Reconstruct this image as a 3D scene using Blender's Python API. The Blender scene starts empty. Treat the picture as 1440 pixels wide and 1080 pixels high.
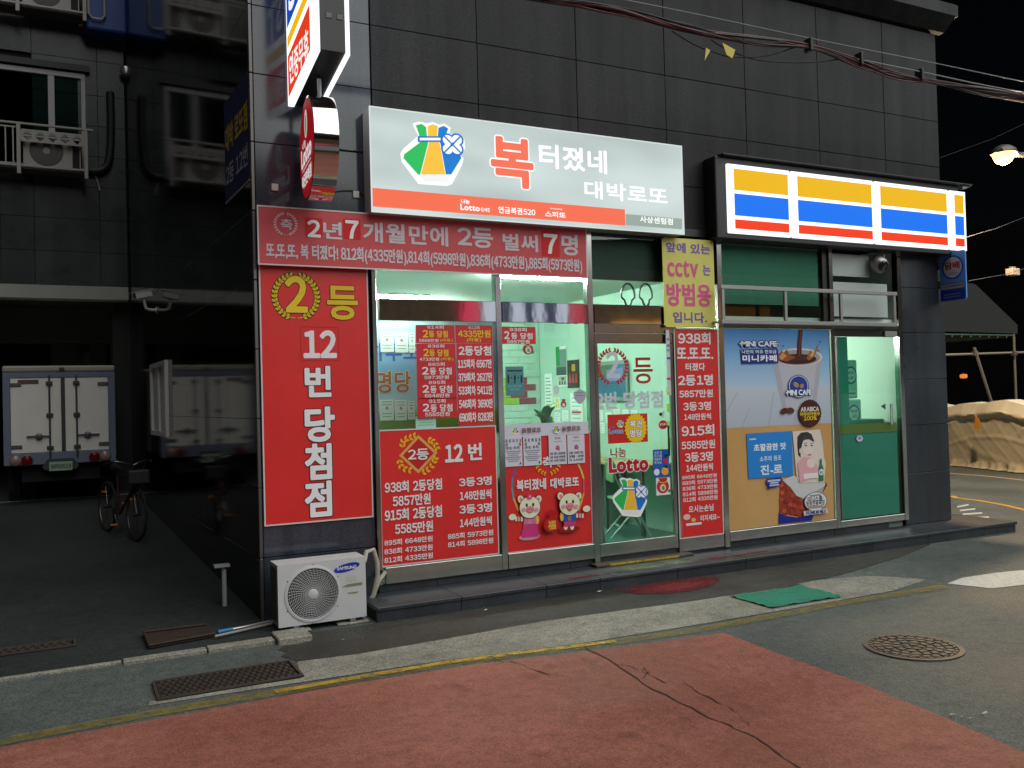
import bpy, bmesh, math, random
from mathutils import Vector, Matrix
random.seed(7)
SC = bpy.context.scene
COL = SC.collection

# ------------------------------------------------------------------ camera
# measured from the photograph's vanishing points: focal length 1248 px of 1440
FPX = 1248.0
RM = [[0.892762915718861, 0.026927835968318596, -0.44972132256234093],
      [-0.016888348013091803, 0.9995108595580761, 0.02632157531122936],
      [0.45021012873828864, -0.015903876116825984, 0.8927809959368054]]
CAMH = 1.9
cam = bpy.data.cameras.new('camera')
cam.sensor_width = 36.0
cam.lens = 36.0 * FPX / 1440.0
cam.clip_start = 0.05
cam.clip_end = 2000
camo = bpy.data.objects.new('camera', cam)
COL.objects.link(camo)
def _w(r): return Vector((r[0], r[2], -r[1]))
_r, _d, _f = _w(RM[0]), _w(RM[1]), _w(RM[2])
camo.matrix_world = Matrix(((_r.x, -_d.x, -_f.x, 0), (_r.y, -_d.y, -_f.y, 0), (_r.z, -_d.z, -_f.z, CAMH), (0, 0, 0, 1)))
SC.camera = camo

# ------------------------------------------------------------------ light
SUN_TO = Vector((0.38, -0.55, 0.74)).normalized()
SUN_EL = math.asin(SUN_TO.z)
SUN_ROT = math.atan2(SUN_TO.x, SUN_TO.y)
world = bpy.data.worlds.new('World')
SC.world = world
world.use_nodes = True
wn = world.node_tree
sky = wn.nodes.new('ShaderNodeTexSky')
sky.sky_type = 'NISHITA'
sky.sun_disc = False
sky.sun_elevation = SUN_EL
sky.sun_rotation = SUN_ROT
wn.links.new(sky.outputs[0], wn.nodes['Background'].inputs[0])
wn.nodes['Background'].inputs[1].default_value = 0.0004
sun = bpy.data.lights.new('sun', 'SUN')
sun.energy = 3.1
sun.angle = math.radians(76)
sun.color = (0.97, 1.0, 0.97)
suno = bpy.data.objects.new('sun', sun)
COL.objects.link(suno)
suno.rotation_euler = SUN_TO.to_track_quat('Z', 'Y').to_euler()
SC.view_settings.view_transform = 'Standard'
SC.view_settings.look = 'None'
SC.view_settings.exposure = 0.0
SC.view_settings.gamma = 1.0
SC.view_settings.use_curve_mapping = False
SC.cycles.use_denoising = True
SC.cycles.max_bounces = 8
SC.cycles.transparent_max_bounces = 16
SC.cycles.caustics_reflective = False
SC.cycles.caustics_refractive = False
SC.cycles.sample_clamp_indirect = 4.0

# ------------------------------------------------------------------ photo pixel -> place
def ray(u, v):
    d = ((u - 720) / FPX, (v - 540) / FPX, 1.0)
    w = [sum(RM[i][j] * d[i] for i in range(3)) for j in range(3)]
    return Vector((w[0], w[2], -w[1]))
CAM = Vector((0, 0, CAMH))
def PY(u, v, Y):
    r = ray(u, v); return CAM + r * (Y / r.y)
def PZ(u, v, Z=0.0):
    r = ray(u, v); return CAM + r * ((Z - CAMH) / r.z)
def PX(u, v, X):
    r = ray(u, v); return CAM + r * (X / r.x)

# ------------------------------------------------------------------ materials
def lin(c):
    return tuple(((x / 255) / 12.92 if x / 255 <= 0.04045 else ((x / 255 + 0.055) / 1.055) ** 2.4) for x in c)
_M = {}
def mat(name, rgb=(128, 128, 128), rough=0.5, metal=0.0, spec=0.5, emit=0.0, ior=None, noise=0.0, scale=8.0, bump=0.0, bscale=60.0, coat=0.0, tint2=None, alb=None, nstretch=None):
    """noise: strength of mottling between rgb and tint2 (or a darker tone)"""
    if name in _M: return _M[name]
    m = bpy.data.materials.new(name); m.use_nodes = True
    nt = m.node_tree; b = nt.nodes['Principled BSDF']
    c = alb if alb else lin(rgb)
    b.inputs['Base Color'].default_value = (*c, 1)
    b.inputs['Roughness'].default_value = rough
    b.inputs['Metallic'].default_value = metal
    b.inputs['Specular IOR Level'].default_value = spec
    if ior: b.inputs['IOR'].default_value = ior
    if coat: b.inputs['Coat Weight'].default_value = coat
    if emit:
        b.inputs['Emission Color'].default_value = (*c, 1)
        b.inputs['Emission Strength'].default_value = emit
        b.inputs['Base Color'].default_value = (*[x * 0.12 for x in c], 1); b.inputs['Specular IOR Level'].default_value = min(spec, 0.2)
    geo = None
    if noise or bump:
        geo = nt.nodes.new('ShaderNodeNewGeometry')
        vec = geo.outputs['Position']
        if nstretch:
            mp = nt.nodes.new('ShaderNodeMapping'); mp.inputs['Scale'].default_value = nstretch
            nt.links.new(vec, mp.inputs[0]); vec = mp.outputs[0]
    if noise:
        n = nt.nodes.new('ShaderNodeTexNoise'); n.inputs['Scale'].default_value = scale; n.inputs['Detail'].default_value = 6; n.inputs['Roughness'].default_value = 0.65
        nt.links.new(vec, n.inputs['Vector'])
        rp = nt.nodes.new('ShaderNodeValToRGB'); rp.color_ramp.elements[0].position = 0.35; rp.color_ramp.elements[1].position = 0.65
        c2 = lin(tint2) if tint2 else tuple(x * (1 - noise) for x in c)
        if tint2: c2 = tuple(a * (1 - noise) + d * noise for a, d in zip(c, c2))
        rp.color_ramp.elements[0].color = (*c2, 1); rp.color_ramp.elements[1].color = (*c, 1)
        nt.links.new(n.outputs[0], rp.inputs[0]); nt.links.new(rp.outputs[0], b.inputs['Base Color'])
    if bump:
        n2 = nt.nodes.new('ShaderNodeTexNoise'); n2.inputs['Scale'].default_value = bscale; n2.inputs['Detail'].default_value = 4
        nt.links.new(vec, n2.inputs['Vector'])
        bp = nt.nodes.new('ShaderNodeBump'); bp.inputs['Strength'].default_value = bump; bp.inputs['Distance'].default_value = 0.01
        nt.links.new(n2.outputs[0], bp.inputs['Height']); nt.links.new(bp.outputs[0], b.inputs['Normal'])
    _M[name] = m
    return m

def glass(name, tint=(0.86, 0.97, 0.92), refl=1.0, rough=0.0):
    if name in _M: return _M[name]
    m = bpy.data.materials.new(name); m.use_nodes = True; nt = m.node_tree
    nt.nodes.remove(nt.nodes['Principled BSDF'])
    tr = nt.nodes.new('ShaderNodeBsdfTransparent'); tr.inputs[0].default_value = (*tint, 1)
    gl = nt.nodes.new('ShaderNodeBsdfGlossy'); gl.inputs['Roughness'].default_value = rough
    lw = nt.nodes.new('ShaderNodeLayerWeight'); lw.inputs[0].default_value = 0.5
    pw = nt.nodes.new('ShaderNodeMath'); pw.operation = 'POWER'; pw.inputs[1].default_value = 5.0; nt.links.new(lw.outputs['Facing'], pw.inputs[0])
    fr = nt.nodes.new('ShaderNodeMath'); fr.operation = 'MULTIPLY_ADD'; fr.inputs[1].default_value = 0.93; fr.inputs[2].default_value = 0.04; nt.links.new(pw.outputs[0], fr.inputs[0])
    mu = nt.nodes.new('ShaderNodeMath'); mu.operation = 'MULTIPLY'; mu.inputs[1].default_value = refl
    mx = nt.nodes.new('ShaderNodeMixShader')
    nt.links.new(fr.outputs[0], mu.inputs[0]); nt.links.new(mu.outputs[0], mx.inputs[0]); nt.links.new(tr.outputs[0], mx.inputs[1]); nt.links.new(gl.outputs[0], mx.inputs[2])
    nt.links.new(mx.outputs[0], nt.nodes['Material Output'].inputs[0])
    _M[name] = m
    return m

def pavement_mat(name, rgb, rgb2, rough=0.8, speck=0.35, big=0.6, bump=0.5, wet=0.0):
    """asphalt or concrete: large patches, mid mottling, fine aggregate speckle"""
    if name in _M: return _M[name]
    m = bpy.data.materials.new(name); m.use_nodes = True; nt = m.node_tree; b = nt.nodes['Principled BSDF']
    N, L = nt.nodes.new, nt.links.new
    geo = N('ShaderNodeNewGeometry'); pos = geo.outputs['Position']
    n1 = N('ShaderNodeTexNoise'); n1.inputs['Scale'].default_value = big; n1.inputs['Detail'].default_value = 5; L(pos, n1.inputs['Vector'])
    n2 = N('ShaderNodeTexNoise'); n2.inputs['Scale'].default_value = 9; n2.inputs['Detail'].default_value = 8; n2.inputs['Roughness'].default_value = 0.75; L(pos, n2.inputs['Vector'])
    v = N('ShaderNodeTexVoronoi'); v.inputs['Scale'].default_value = 95; L(pos, v.inputs['Vector'])
    sep = N('ShaderNodeSeparateColor'); L(v.outputs['Color'], sep.inputs[0])
    r1 = N('ShaderNodeValToRGB'); r1.color_ramp.elements[0].position = 0.36; r1.color_ramp.elements[1].position = 0.66
    r1.color_ramp.elements[0].color = (*lin(rgb), 1); r1.color_ramp.elements[1].color = (*lin(rgb2), 1); L(n1.outputs[0], r1.inputs[0])
    r2 = N('ShaderNodeMapRange'); r2.inputs[1].default_value = 0.3; r2.inputs[2].default_value = 0.7; r2.inputs[3].default_value = 0.72; r2.inputs[4].default_value = 1.18; L(n2.outputs[0], r2.inputs[0])
    r3 = N('ShaderNodeMapRange'); r3.inputs[3].default_value = 1 - speck; r3.inputs[4].default_value = 1 + speck; L(sep.outputs[0], r3.inputs[0])
    mu = N('ShaderNodeMath'); mu.operation = 'MULTIPLY'; L(r2.outputs[0], mu.inputs[0]); L(r3.outputs[0], mu.inputs[1])
    mx = N('ShaderNodeMix'); mx.data_type = 'RGBA'; mx.blend_type = 'MULTIPLY'; mx.inputs[0].default_value = 1.0
    n3 = N('ShaderNodeTexNoise'); n3.inputs['Scale'].default_value = 2.3; n3.inputs['Detail'].default_value = 7; n3.inputs['Roughness'].default_value = 0.6; L(pos, n3.inputs['Vector'])
    st = N('ShaderNodeMapRange'); st.inputs[1].default_value = 0.60; st.inputs[2].default_value = 0.70; st.inputs[3].default_value = 1.0; st.inputs[4].default_value = 0.74; L(n3.outputs[0], st.inputs[0])
    n4 = N('ShaderNodeTexNoise'); n4.inputs['Scale'].default_value = 11; n4.inputs['Detail'].default_value = 4; L(pos, n4.inputs['Vector'])
    s2 = N('ShaderNodeMapRange'); s2.inputs[1].default_value = 0.70; s2.inputs[2].default_value = 0.76; s2.inputs[3].default_value = 1.0; s2.inputs[4].default_value = 0.6; L(n4.outputs[0], s2.inputs[0])
    m3 = N('ShaderNodeMath'); m3.operation = 'MULTIPLY'; L(st.outputs[0], m3.inputs[0]); L(s2.outputs[0], m3.inputs[1])
    m4 = N('ShaderNodeMath'); m4.operation = 'MULTIPLY'; L(mu.outputs[0], m4.inputs[0]); L(m3.outputs[0], m4.inputs[1])
    L(r1.outputs[0], mx.inputs[6]); L(m4.outputs[0], mx.inputs[7]); L(mx.outputs[2], b.inputs['Base Color'])
    b.inputs['Specular IOR Level'].default_value = 0.22
    if wet:
        rr = N('ShaderNodeMapRange'); rr.inputs[1].default_value = 0.35; rr.inputs[2].default_value = 0.65; rr.inputs[3].default_value = rough - wet; rr.inputs[4].default_value = rough; L(n1.outputs[0], rr.inputs[0]); L(rr.outputs[0], b.inputs['Roughness'])
    else: b.inputs['Roughness'].default_value = rough
    bp = N('ShaderNodeBump'); bp.inputs['Strength'].default_value = bump; bp.inputs['Distance'].default_value = 0.006
    ad = N('ShaderNodeMath'); ad.operation = 'ADD'; L(v.outputs['Distance'], ad.inputs[0]); L(n2.outputs[0], ad.inputs[1])
    L(ad.outputs[0], bp.inputs['Height']); L(bp.outputs[0], b.inputs['Normal'])
    _M[name] = m
    return m

def worn_paint(name, rgb, cover=0.5, rough=0.6, scale=14, soft=0.06, amax=1.0):
    """paint with worn-through gaps (transparent where it has gone)"""
    if name in _M: return _M[name]
    m = mat(name, rgb, rough, noise=0.35, scale=20); nt = m.node_tree; b = nt.nodes['Principled BSDF']
    geo = nt.nodes.new('ShaderNodeNewGeometry')
    n = nt.nodes.new('ShaderNodeTexNoise'); n.inputs['Scale'].default_value = scale; n.inputs['Detail'].default_value = 9; n.inputs['Roughness'].default_value = 0.8
    nt.links.new(geo.outputs['Position'], n.inputs['Vector'])
    r = nt.nodes.new('ShaderNodeMapRange'); e = 1 - cover
    lo = 0.3 + 0.4 * e
    r.inputs[1].default_value = lo - soft; r.inputs[2].default_value = lo + soft; r.inputs[4].default_value = amax
    nt.links.new(n.outputs[0], r.inputs[0]); nt.links.new(r.outputs[0], b.inputs['Alpha'])
    return m

# ------------------------------------------------------------------ mesh helpers
class MB:
    def __init__(s): s.v, s.f, s.mi, s.mats, s.sm = [], [], [], [], False
    def slot(s, m):
        if m is None: return 0
        if m not in s.mats: s.mats.append(m)
        return s.mats.index(m)
    def add(s, vs, fs, m=None):
        k = len(s.v); i = s.slot(m)
        s.v += [tuple(p) for p in vs]; s.f += [tuple(a + k for a in f) for f in fs]; s.mi += [i] * len(fs)
        return s
    def box(s, x0, x1, y0, y1, z0, z1, m=None, b=0.0, R=None):
        if b <= 0:
            vs = [(x0, y0, z0), (x1, y0, z0), (x1, y1, z0), (x0, y1, z0), (x0, y0, z1), (x1, y0, z1), (x1, y1, z1), (x0, y1, z1)]
            fs = [(0, 3, 2, 1), (4, 5, 6, 7), (0, 1, 5, 4), (1, 2, 6, 5), (2, 3, 7, 6), (3, 0, 4, 7)]
        else:
            bm = bmesh.new(); bmesh.ops.create_cube(bm, size=1)
            for p in bm.verts: p.co = Vector(((x0 + x1) / 2 + p.co.x * (x1 - x0), (y0 + y1) / 2 + p.co.y * (y1 - y0), (z0 + z1) / 2 + p.co.z * (z1 - z0)))
            bmesh.ops.bevel(bm, geom=bm.edges[:], offset=b, segments=1 if b < 0.012 else 2, affect='EDGES', profile=0.5)
            bm.verts.index_update(); vs = [tuple(p.co) for p in bm.verts]; fs = [[q.index for q in f.verts] for f in bm.faces]; bm.free()
        if R is not None: vs = [tuple(R @ Vector(p)) for p in vs]
        return s.add(vs, fs, m)
    def tube(s, pts, r, m=None, n=8, cap=True, closed=False):
        pts = [Vector(p) for p in pts]; rs = r if isinstance(r, (list, tuple)) else [r] * len(pts)
        vs, fs = [], []; K = len(pts); up = None
        for i, p in enumerate(pts):
            if closed: t = (pts[(i + 1) % K] - pts[i - 1]).normalized()
            else: t = (pts[min(i + 1, K - 1)] - pts[max(i - 1, 0)]).normalized()
            if up is None: up = Vector((0, 0, 1)) if abs(t.z) < 0.9 else Vector((1, 0, 0))
            a = t.cross(up); a = a.normalized() if a.length > 1e-6 else Vector((1, 0, 0)); c = a.cross(t).normalized(); up = c
            for k in range(n):
                an = 2 * math.pi * k / n
                vs.append(p + (a * math.cos(an) + c * math.sin(an)) * rs[i])
        for i in range(K if closed else K - 1):
            j = (i + 1) % K
            for k in range(n): fs.append((i * n + k, i * n + (k + 1) % n, j * n + (k + 1) % n, j * n + k))
        if cap and not closed: fs += [tuple(range(n - 1, -1, -1)), tuple((K - 1) * n + k for k in range(n))]
        s.sm = True
        return s.add(vs, fs, m)
    def cyl(s, p0, p1, r, m=None, n=16, r1=None): return s.tube([p0, p1], [r, r if r1 is None else r1], m, n)
    def lathe(s, prof, org, axis=(0, 0, 1), m=None, n=24, cap=True):
        """prof: (radius, height) along axis from org"""
        ax = Vector(axis).normalized(); a = ax.orthogonal().normalized(); c = ax.cross(a); o = Vector(org)
        vs, fs = [], []
        for r, h in prof:
            for k in range(n):
                an = 2 * math.pi * k / n
                vs.append(o + ax * h + (a * math.cos(an) + c * math.sin(an)) * r)
        for i in range(len(prof) - 1):
            for k in range(n): fs.append((i * n + k, i * n + (k + 1) % n, (i + 1) * n + (k + 1) % n, (i + 1) * n + k))
        if cap: fs += [tuple(range(n - 1, -1, -1)), tuple((len(prof) - 1) * n + k for k in range(n))]
        s.sm = True
        return s.add(vs, fs, m)
    def prism(s, poly, d, m=None):
        """poly: 3D points of one face, d: extrusion vector"""
        n = len(poly); d = Vector(d); a = [Vector(p) for p in poly]; vs = a + [p + d for p in a]
        fs = [tuple(range(n)), tuple(range(2 * n - 1, n - 1, -1))] + [(i, i + n, (i + 1) % n + n, (i + 1) % n) for i in range(n)]
        return s.add(vs, fs, m)
    def mesh(s, name, m=None):
        me = bpy.data.meshes.new(name); me.from_pydata(s.v, [], s.f)
        for q in (s.mats or ([m] if m else [])): me.materials.append(q)
        if s.mats: me.polygons.foreach_set('material_index', s.mi)
        bm = bmesh.new(); bm.from_mesh(me); bmesh.ops.recalc_face_normals(bm, faces=bm.faces); bm.to_mesh(me); bm.free()
        if s.sm:
            me.polygons.foreach_set('use_smooth', [True] * len(me.polygons)); me.set_sharp_from_angle(angle=math.radians(40))
        me.update()
        return me
    def obj(s, name, parent=None, m=None): return link(name, s.mesh(name, m), parent)
def link(name, me, parent=None, mw=None):
    o = bpy.data.objects.new(name, me); COL.objects.link(o)
    if parent is not None:
        o.parent = parent; o.matrix_parent_inverse = root_inv(parent)
    if mw is not None: o.matrix_basis = mw
    return o
def root_inv(p):
    m = p.matrix_basis.copy(); q = p
    while q.parent is not None:
        m = q.parent.matrix_basis @ q.matrix_parent_inverse @ m; q = q.parent
    return m.inverted()
def tag(o, label, cat=None, group=None):
    o['label'] = label
    if cat: o['category'] = cat
    if group: o['group'] = group
    return o
def thing(name, label, cat, loc=(0, 0, 0), group=None):
    o = bpy.data.objects.new(name, None); COL.objects.link(o); o.location = loc; o.empty_display_size = 0.2
    return tag(o, label, cat, group)
def struct(name, mb, m=None):
    o = mb.obj(name, None, m); o['kind'] = 'structure'; return o
def BOX(name, parent, m, *a, b=0.0): return MB().box(*a, b=b).obj(name, parent, m)

# ------------------------------------------------------------------ flat print (lettering and artwork on signs)
_tc = {}
def _raw(ch):
    if ch not in _tc:
        c = bpy.data.curves.new('t', 'FONT'); c.body = ch; c.size = 1; c.resolution_u = 3; c.offset = 0.008
        o = bpy.data.objects.new('t', c); me = bpy.data.meshes.new_from_object(o)
        _tc[ch] = ([(p.co.x, p.co.y) for p in me.vertices], [tuple(q.vertices) for q in me.polygons])
        bpy.data.objects.remove(o); bpy.data.curves.remove(c); bpy.data.meshes.remove(me)
    return _tc[ch]
_tg = {}
def glyphs(txt, sp=1.0):
    """letters set one by one: figures take the wide upright forms, set close"""
    k = (txt, sp)
    if k in _tg: return _tg[k]
    V, F, x = [], [], 0.0
    for ch in txt:
        if ch == ' ': x += 0.30 * sp; continue
        if ch in '0123456789': g = chr(ord(ch) - 48 + 0xFF10)
        else: g = ch
        vs, fs = _raw(g)
        if not vs: continue
        x0 = min(p[0] for p in vs); x1 = max(p[0] for p in vs)
        if ord(ch) > 0x2fff: pad, w, l = 0.0, 0.92, 0.46 - 0.5 + 0.0
        else: pad, w, l = 0.035, x1 - x0, 0
        n = len(V)
        if ord(ch) > 0x2fff:
            V += [(p[0] + x - 0.03, p[1]) for p in vs]; x += 0.94 * sp
        else:
            V += [(p[0] - x0 + x + pad, p[1]) for p in vs]; x += (x1 - x0 + 2 * pad) + (sp - 1) * 0.5
        F += [tuple(a + n for a in f) for f in fs]
    xs = [p[0] for p in V]; ys = [p[1] for p in V]
    _tg[k] = (V, F, min(xs), max(xs), min(ys), max(ys))
    return _tg[k]
class Print:
    """collects flat shapes on a plane; px maps photo pixels to plane coordinates"""
    def __init__(s, org, e1, e2, n, emit=0.0, tag='', rough=0.45, crop=(0, 0, 1.0)):
        s.o, s.e1, s.e2, s.n = Vector(org), Vector(e1).normalized(), Vector(e2).normalized(), Vector(n).normalized()
        s.emit, s.tag, s.rough, s.c = emit, tag, rough, crop; s.mb = MB(); s.k = 1
    def px(s, x, y):
        u, v = s.c[0] + x / s.c[2], s.c[1] + y / s.c[2]
        r = ray(u, v); t = (s.o - CAM).dot(s.n) / r.dot(s.n); p = CAM + r * t - s.o
        return p.dot(s.e1), p.dot(s.e2)
    def m(s, rgb):
        if not isinstance(rgb, tuple): return rgb
        return mat('print_%s%s_%d_%d_%d' % (s.tag, ('%g' % s.emit).replace('.', 'p'), *rgb), rgb, s.rough, emit=s.emit, spec=0.35)
    def at(s, a, b, k): return s.o + s.e1 * a + s.e2 * b + s.n * (0.0007 * k)
    def raw(s, pts, rgb, hold=False):
        s.mb.add([s.at(a, b, s.k) for a, b in pts], [tuple(range(len(pts)))], s.m(rgb))
        if not hold: s.k += 1
    def rect(s, x0, y0, x1, y1, rgb):
        a0, b1 = s.px(x0, y0); a1, b0 = s.px(x1, y1); s.raw([(a0, b0), (a1, b0), (a1, b1), (a0, b1)], rgb)
    def frame(s, x0, y0, x1, y1, rgb, t=0.008):
        a0, b1 = s.px(x0, y0); a1, b0 = s.px(x1, y1)
        for q in ([(a0, b0), (a1, b0), (a1, b0 + t), (a0, b0 + t)], [(a0, b1 - t), (a1, b1 - t), (a1, b1), (a0, b1)], [(a0, b0 + t), (a0 + t, b0 + t), (a0 + t, b1 - t), (a0, b1 - t)], [(a1 - t, b0 + t), (a1, b0 + t), (a1, b1 - t), (a1 - t, b1 - t)]): s.raw(q, rgb, True)
        s.k += 1
    def poly(s, pts, rgb): s.raw([s.px(*p) for p in pts], rgb)
    def ell(s, x, y, rx, ry, rgb, n=28, a0=0, a1=360, rot=0):
        ca, cb = s.px(x, y); ra = abs(s.px(x + rx, y)[0] - s.px(x - rx, y)[0]) / 2; rb = abs(s.px(x, y + ry)[1] - s.px(x, y - ry)[1]) / 2
        pts = []; cr, sr = math.cos(math.radians(rot)), math.sin(math.radians(rot))
        for k in range(n + (0 if a1 - a0 == 360 else 1)):
            t = math.radians(a0 + (a1 - a0) * k / n); p, q = ra * math.cos(t), rb * math.sin(t)
            pts.append((ca + p * cr - q * sr, cb + p * sr + q * cr))
        s.raw(pts, rgb)
    def line(s, pts, w, rgb):
        q = [Vector(s.px(*p)) for p in pts]
        for a, b in zip(q[:-1], q[1:]):
            d = (b - a); n = Vector((-d.y, d.x)).normalized() * w / 2; s.raw([a - n, b - n, b + n, a + n], rgb, True)
        s.k += 1
    def text(s, t, x0, y0, x1, y1, rgb, bold=0.03, out=None, ow=0.05, sp=1.0):
        a0, b1 = s.px(x0, y0); a1, b0 = s.px(x1, y1); s.text_ab(t, a0, b0, a1, b1, rgb, bold, out, ow, sp)
    def text_ab(s, t, a0, b0, a1, b1, rgb, bold=0.03, out=None, ow=0.05, sp=1.0):
        vs, fs, x0, x1, y0, y1 = glyphs(t, sp); h = b1 - b0
        def lay(rad, m, n, ext):
            sh = [(0, 0)] + [(rad * math.cos(6.2832 * i / n + 0.4), rad * math.sin(6.2832 * i / n + 0.4)) for i in range(n)] if rad > 0 else [(0, 0)]
            i0, j0, i1, j1 = a0 + ext, b0 + ext, a1 - ext, b1 - ext
            sx, sy = (i1 - i0) / (x1 - x0), (j1 - j0) / (y1 - y0)
            for w, (dx, dy) in enumerate(sh):
                s.mb.add([s.at(i0 + (p[0] - x0) * sx + dx, j0 + (p[1] - y0) * sy + dy, s.k + 0.16 * w) for p in vs], fs, s.m(m))
            s.k += 2
        r = bold * h * 0.62; ow *= 0.75; k0 = s.k
        if out: lay(r + ow * h, out, 12, r)
        lay(r, rgb, 8 if h > 0.12 else 4, r); s.k = k0
    def bag(s, x0, y0, x1, y1, clover=True):
        def q(p): return (x0 + p[0] * (x1 - x0), y0 + p[1] * (y1 - y0))
        W = (245, 248, 250)
        s.poly([q(p) for p in ((.19, .03), (.30, 0), (.40, .03), (.5, .01), (.6, .05), (.68, .03), (.78, .10), (.76, .19), (.88, .20), (.99, .29), (1, .42), (.93, .52), (.98, .58), (.95, .68), (.80, .97), (.72, 1), (.28, .97), (.02, .62), (0, .5), (.05, .42), (.28, .22), (.22, .12))], W)
        s.poly([q(p) for p in ((.24, .06), (.33, .04), (.40, .09), (.41, .22), (.43, .34), (.30, .85), (.05, .57), (.06, .51), (.30, .33), (.29, .2))], (40, 185, 90)); s.k -= 1
        s.poly([q(p) for p in ((.42, .07), (.5, .05), (.58, .07), (.57, .22), (.61, .35), (.70, .85), (.31, .86), (.44, .34), (.43, .22))], (245, 190, 60)); s.k -= 1
        s.poly([q(p) for p in ((.59, .10), (.67, .07), (.74, .11), (.70, .22), (.64, .33), (.92, .50), (.94, .57), (.78, .83), (.71, .86), (.62, .35), (.58, .22))], (15, 120, 205))
        s.poly([q(p) for p in ((.31, .86), (.28, .82), (.79, .82), (.72, .93), (.36, .93))], (238, 240, 235))
        s.poly([q(p) for p in ((.27, .23), (.65, .23), (.65, .32), (.27, .32))], (15, 110, 200)); s.poly([q(p) for p in ((.30, .255), (.62, .255), (.62, .295), (.30, .295))], W)
        rx, ry = x1 - x0, y1 - y0
        for r, c in ((.105, (15, 110, 200)), (.078, W)):
            for dx, dy in ((-.07, -.07), (.07, -.07), (-.07, .07), (.07, .07)):
                cx, cy = q((.80 + dx, .36 + dy)); s.ell(cx, cy, r * rx, r * ry, c, 14); s.k -= .7
            s.k += 1
        wl = abs(s.px(x1, y0)[0] - s.px(x0, y0)[0]) * .022
        for sx in (-1, 1): s.line([q((.80 - .13, .36 - .13 * sx)), q((.80 + .13, .36 + .13 * sx))], wl, (15, 110, 200)); s.k -= .5
    def laurel(s, x, y, rx, ry, rgb, n=13, leaf=0.2, a0=-70, a1=72, out=None):
        """two branches of leaves up either side of an ellipse"""
        ca, cb = s.px(x, y); ra = abs(s.px(x + rx, y)[0] - ca); rb = abs(s.px(x, y + ry)[1] - cb)
        for L, col in (((1.35, out),) if out else ()) + ((1.0, rgb),):
            for side in (-1, 1):
                for k in range(n):
                    t = math.radians(a0 + (a1 - a0) * k / (n - 1))
                    px_, py_ = math.cos(t) * ra, math.sin(t) * rb
                    for io in (-1, 1):
                        ang = t + math.pi / 2 - io * 0.65
                        l = leaf * ra * L; w = l * (0.3 if L == 1 else 0.42)
                        d = Vector((math.cos(ang), math.sin(ang))); nn = Vector((-d.y, d.x))
                        b = Vector((px_, py_)) - (d * l * 0.15 if L > 1 else Vector((0, 0)))
                        pts = [b, b + d * l * .45 + nn * w, b + d * l, b + d * l * .45 - nn * w]
                        s.raw([(ca + side * p.x, cb + p.y) for p in pts], col, True)
                q = [(ca + side * math.cos(math.radians(a0 - 15 + (a1 - a0 + 15) * k / 16)) * ra, cb + math.sin(math.radians(a0 - 15 + (a1 - a0 + 15) * k / 16)) * rb) for k in range(17)]
                for a, b in zip(q[:-1], q[1:]):
                    d = Vector(b) - Vector(a); nn = Vector((-d.y, d.x)).normalized() * leaf * ra * 0.07 * L
                    s.raw([Vector(a) - nn, Vector(b) - nn, Vector(b) + nn, Vector(a) + nn], col, True)
            s.k += 1
    def build(s, name, parent): return s.mb.obj(name, parent)
def FP(Y, crop=(0, 0, 1.0), emit=0.0, tg='', rough=0.45):
    """print on a plane parallel to the shop front at depth Y"""
    return Print((0, Y, 0), (1, 0, 0), (0, 0, 1), (0, -1, 0), emit, tg, rough, crop)
# =================================================================== the ground
YF = 7.95
def XW(y): return 1.50 - 0.0445 * (y - YF)          # the dark side wall runs slightly askew
def RAMP(y): return 0.02 + max(0.0, y - 8.0) * 0.039   # the parking yard rises gently
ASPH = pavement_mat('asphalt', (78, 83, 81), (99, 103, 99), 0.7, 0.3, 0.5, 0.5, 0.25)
REDA = pavement_mat('red_asphalt', (138, 84, 71), (160, 103, 88), 0.74, 0.18, 0.7, 0.3, 0.15)
CONC = pavement_mat('gutter_concrete', (128, 124, 114), (152, 148, 137), 0.85, 0.32, 1.4, 0.6)
DASP = pavement_mat('dark_asphalt', (55, 54, 51), (72, 71, 67), 0.7, 0.3, 0.9, 0.5, 0.25)
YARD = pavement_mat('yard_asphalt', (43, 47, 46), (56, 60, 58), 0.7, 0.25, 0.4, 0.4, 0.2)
def sheet(name, pts, z, m, sub=None):
    return struct(name, MB().add([(p[0], p[1], z) for p in pts], [tuple(range(len(pts)))]), m)
def strip_pts(c, w):
    c = [Vector((p[0], p[1])) for p in c]; L, Rr = [], []
    for i, p in enumerate(c):
        d = (c[min(i + 1, len(c) - 1)] - c[max(i - 1, 0)]).normalized(); n = Vector((-d.y, d.x)) * w / 2
        L.append(p + n); Rr.append(p - n)
    return L, Rr
def ribbon(c, w, z, jag=0.0):
    L, Rr = strip_pts(c, w); k = len(L); mb = MB()
    def j(): return random.uniform(-jag, jag)
    mb.add([(p.x + j(), p.y + j(), z) for p in L] + [(p.x + j(), p.y + j(), z) for p in Rr], [(i, i + 1, k + i + 1, k + i) for i in range(k - 1)])
    return mb
g = sheet('ground', [(-300, -300), (300, -300), (300, 300), (-300, 300)], 0.0, ASPH)
sheet('red_road', [(-14, 5.86), (-.36, 5.84), (1.72, 5.88), (2.6, 5.84), (3.4, 5.70), (4.0, 5.62), (4.62, 5.55), (4.57, 4.87), (4.55, 4.16), (4.47, 3.47), (4.38, 2.94), (4.2, 0), (4.0, -3.2), (-14, -3.2)], 0.004, REDA)
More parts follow.
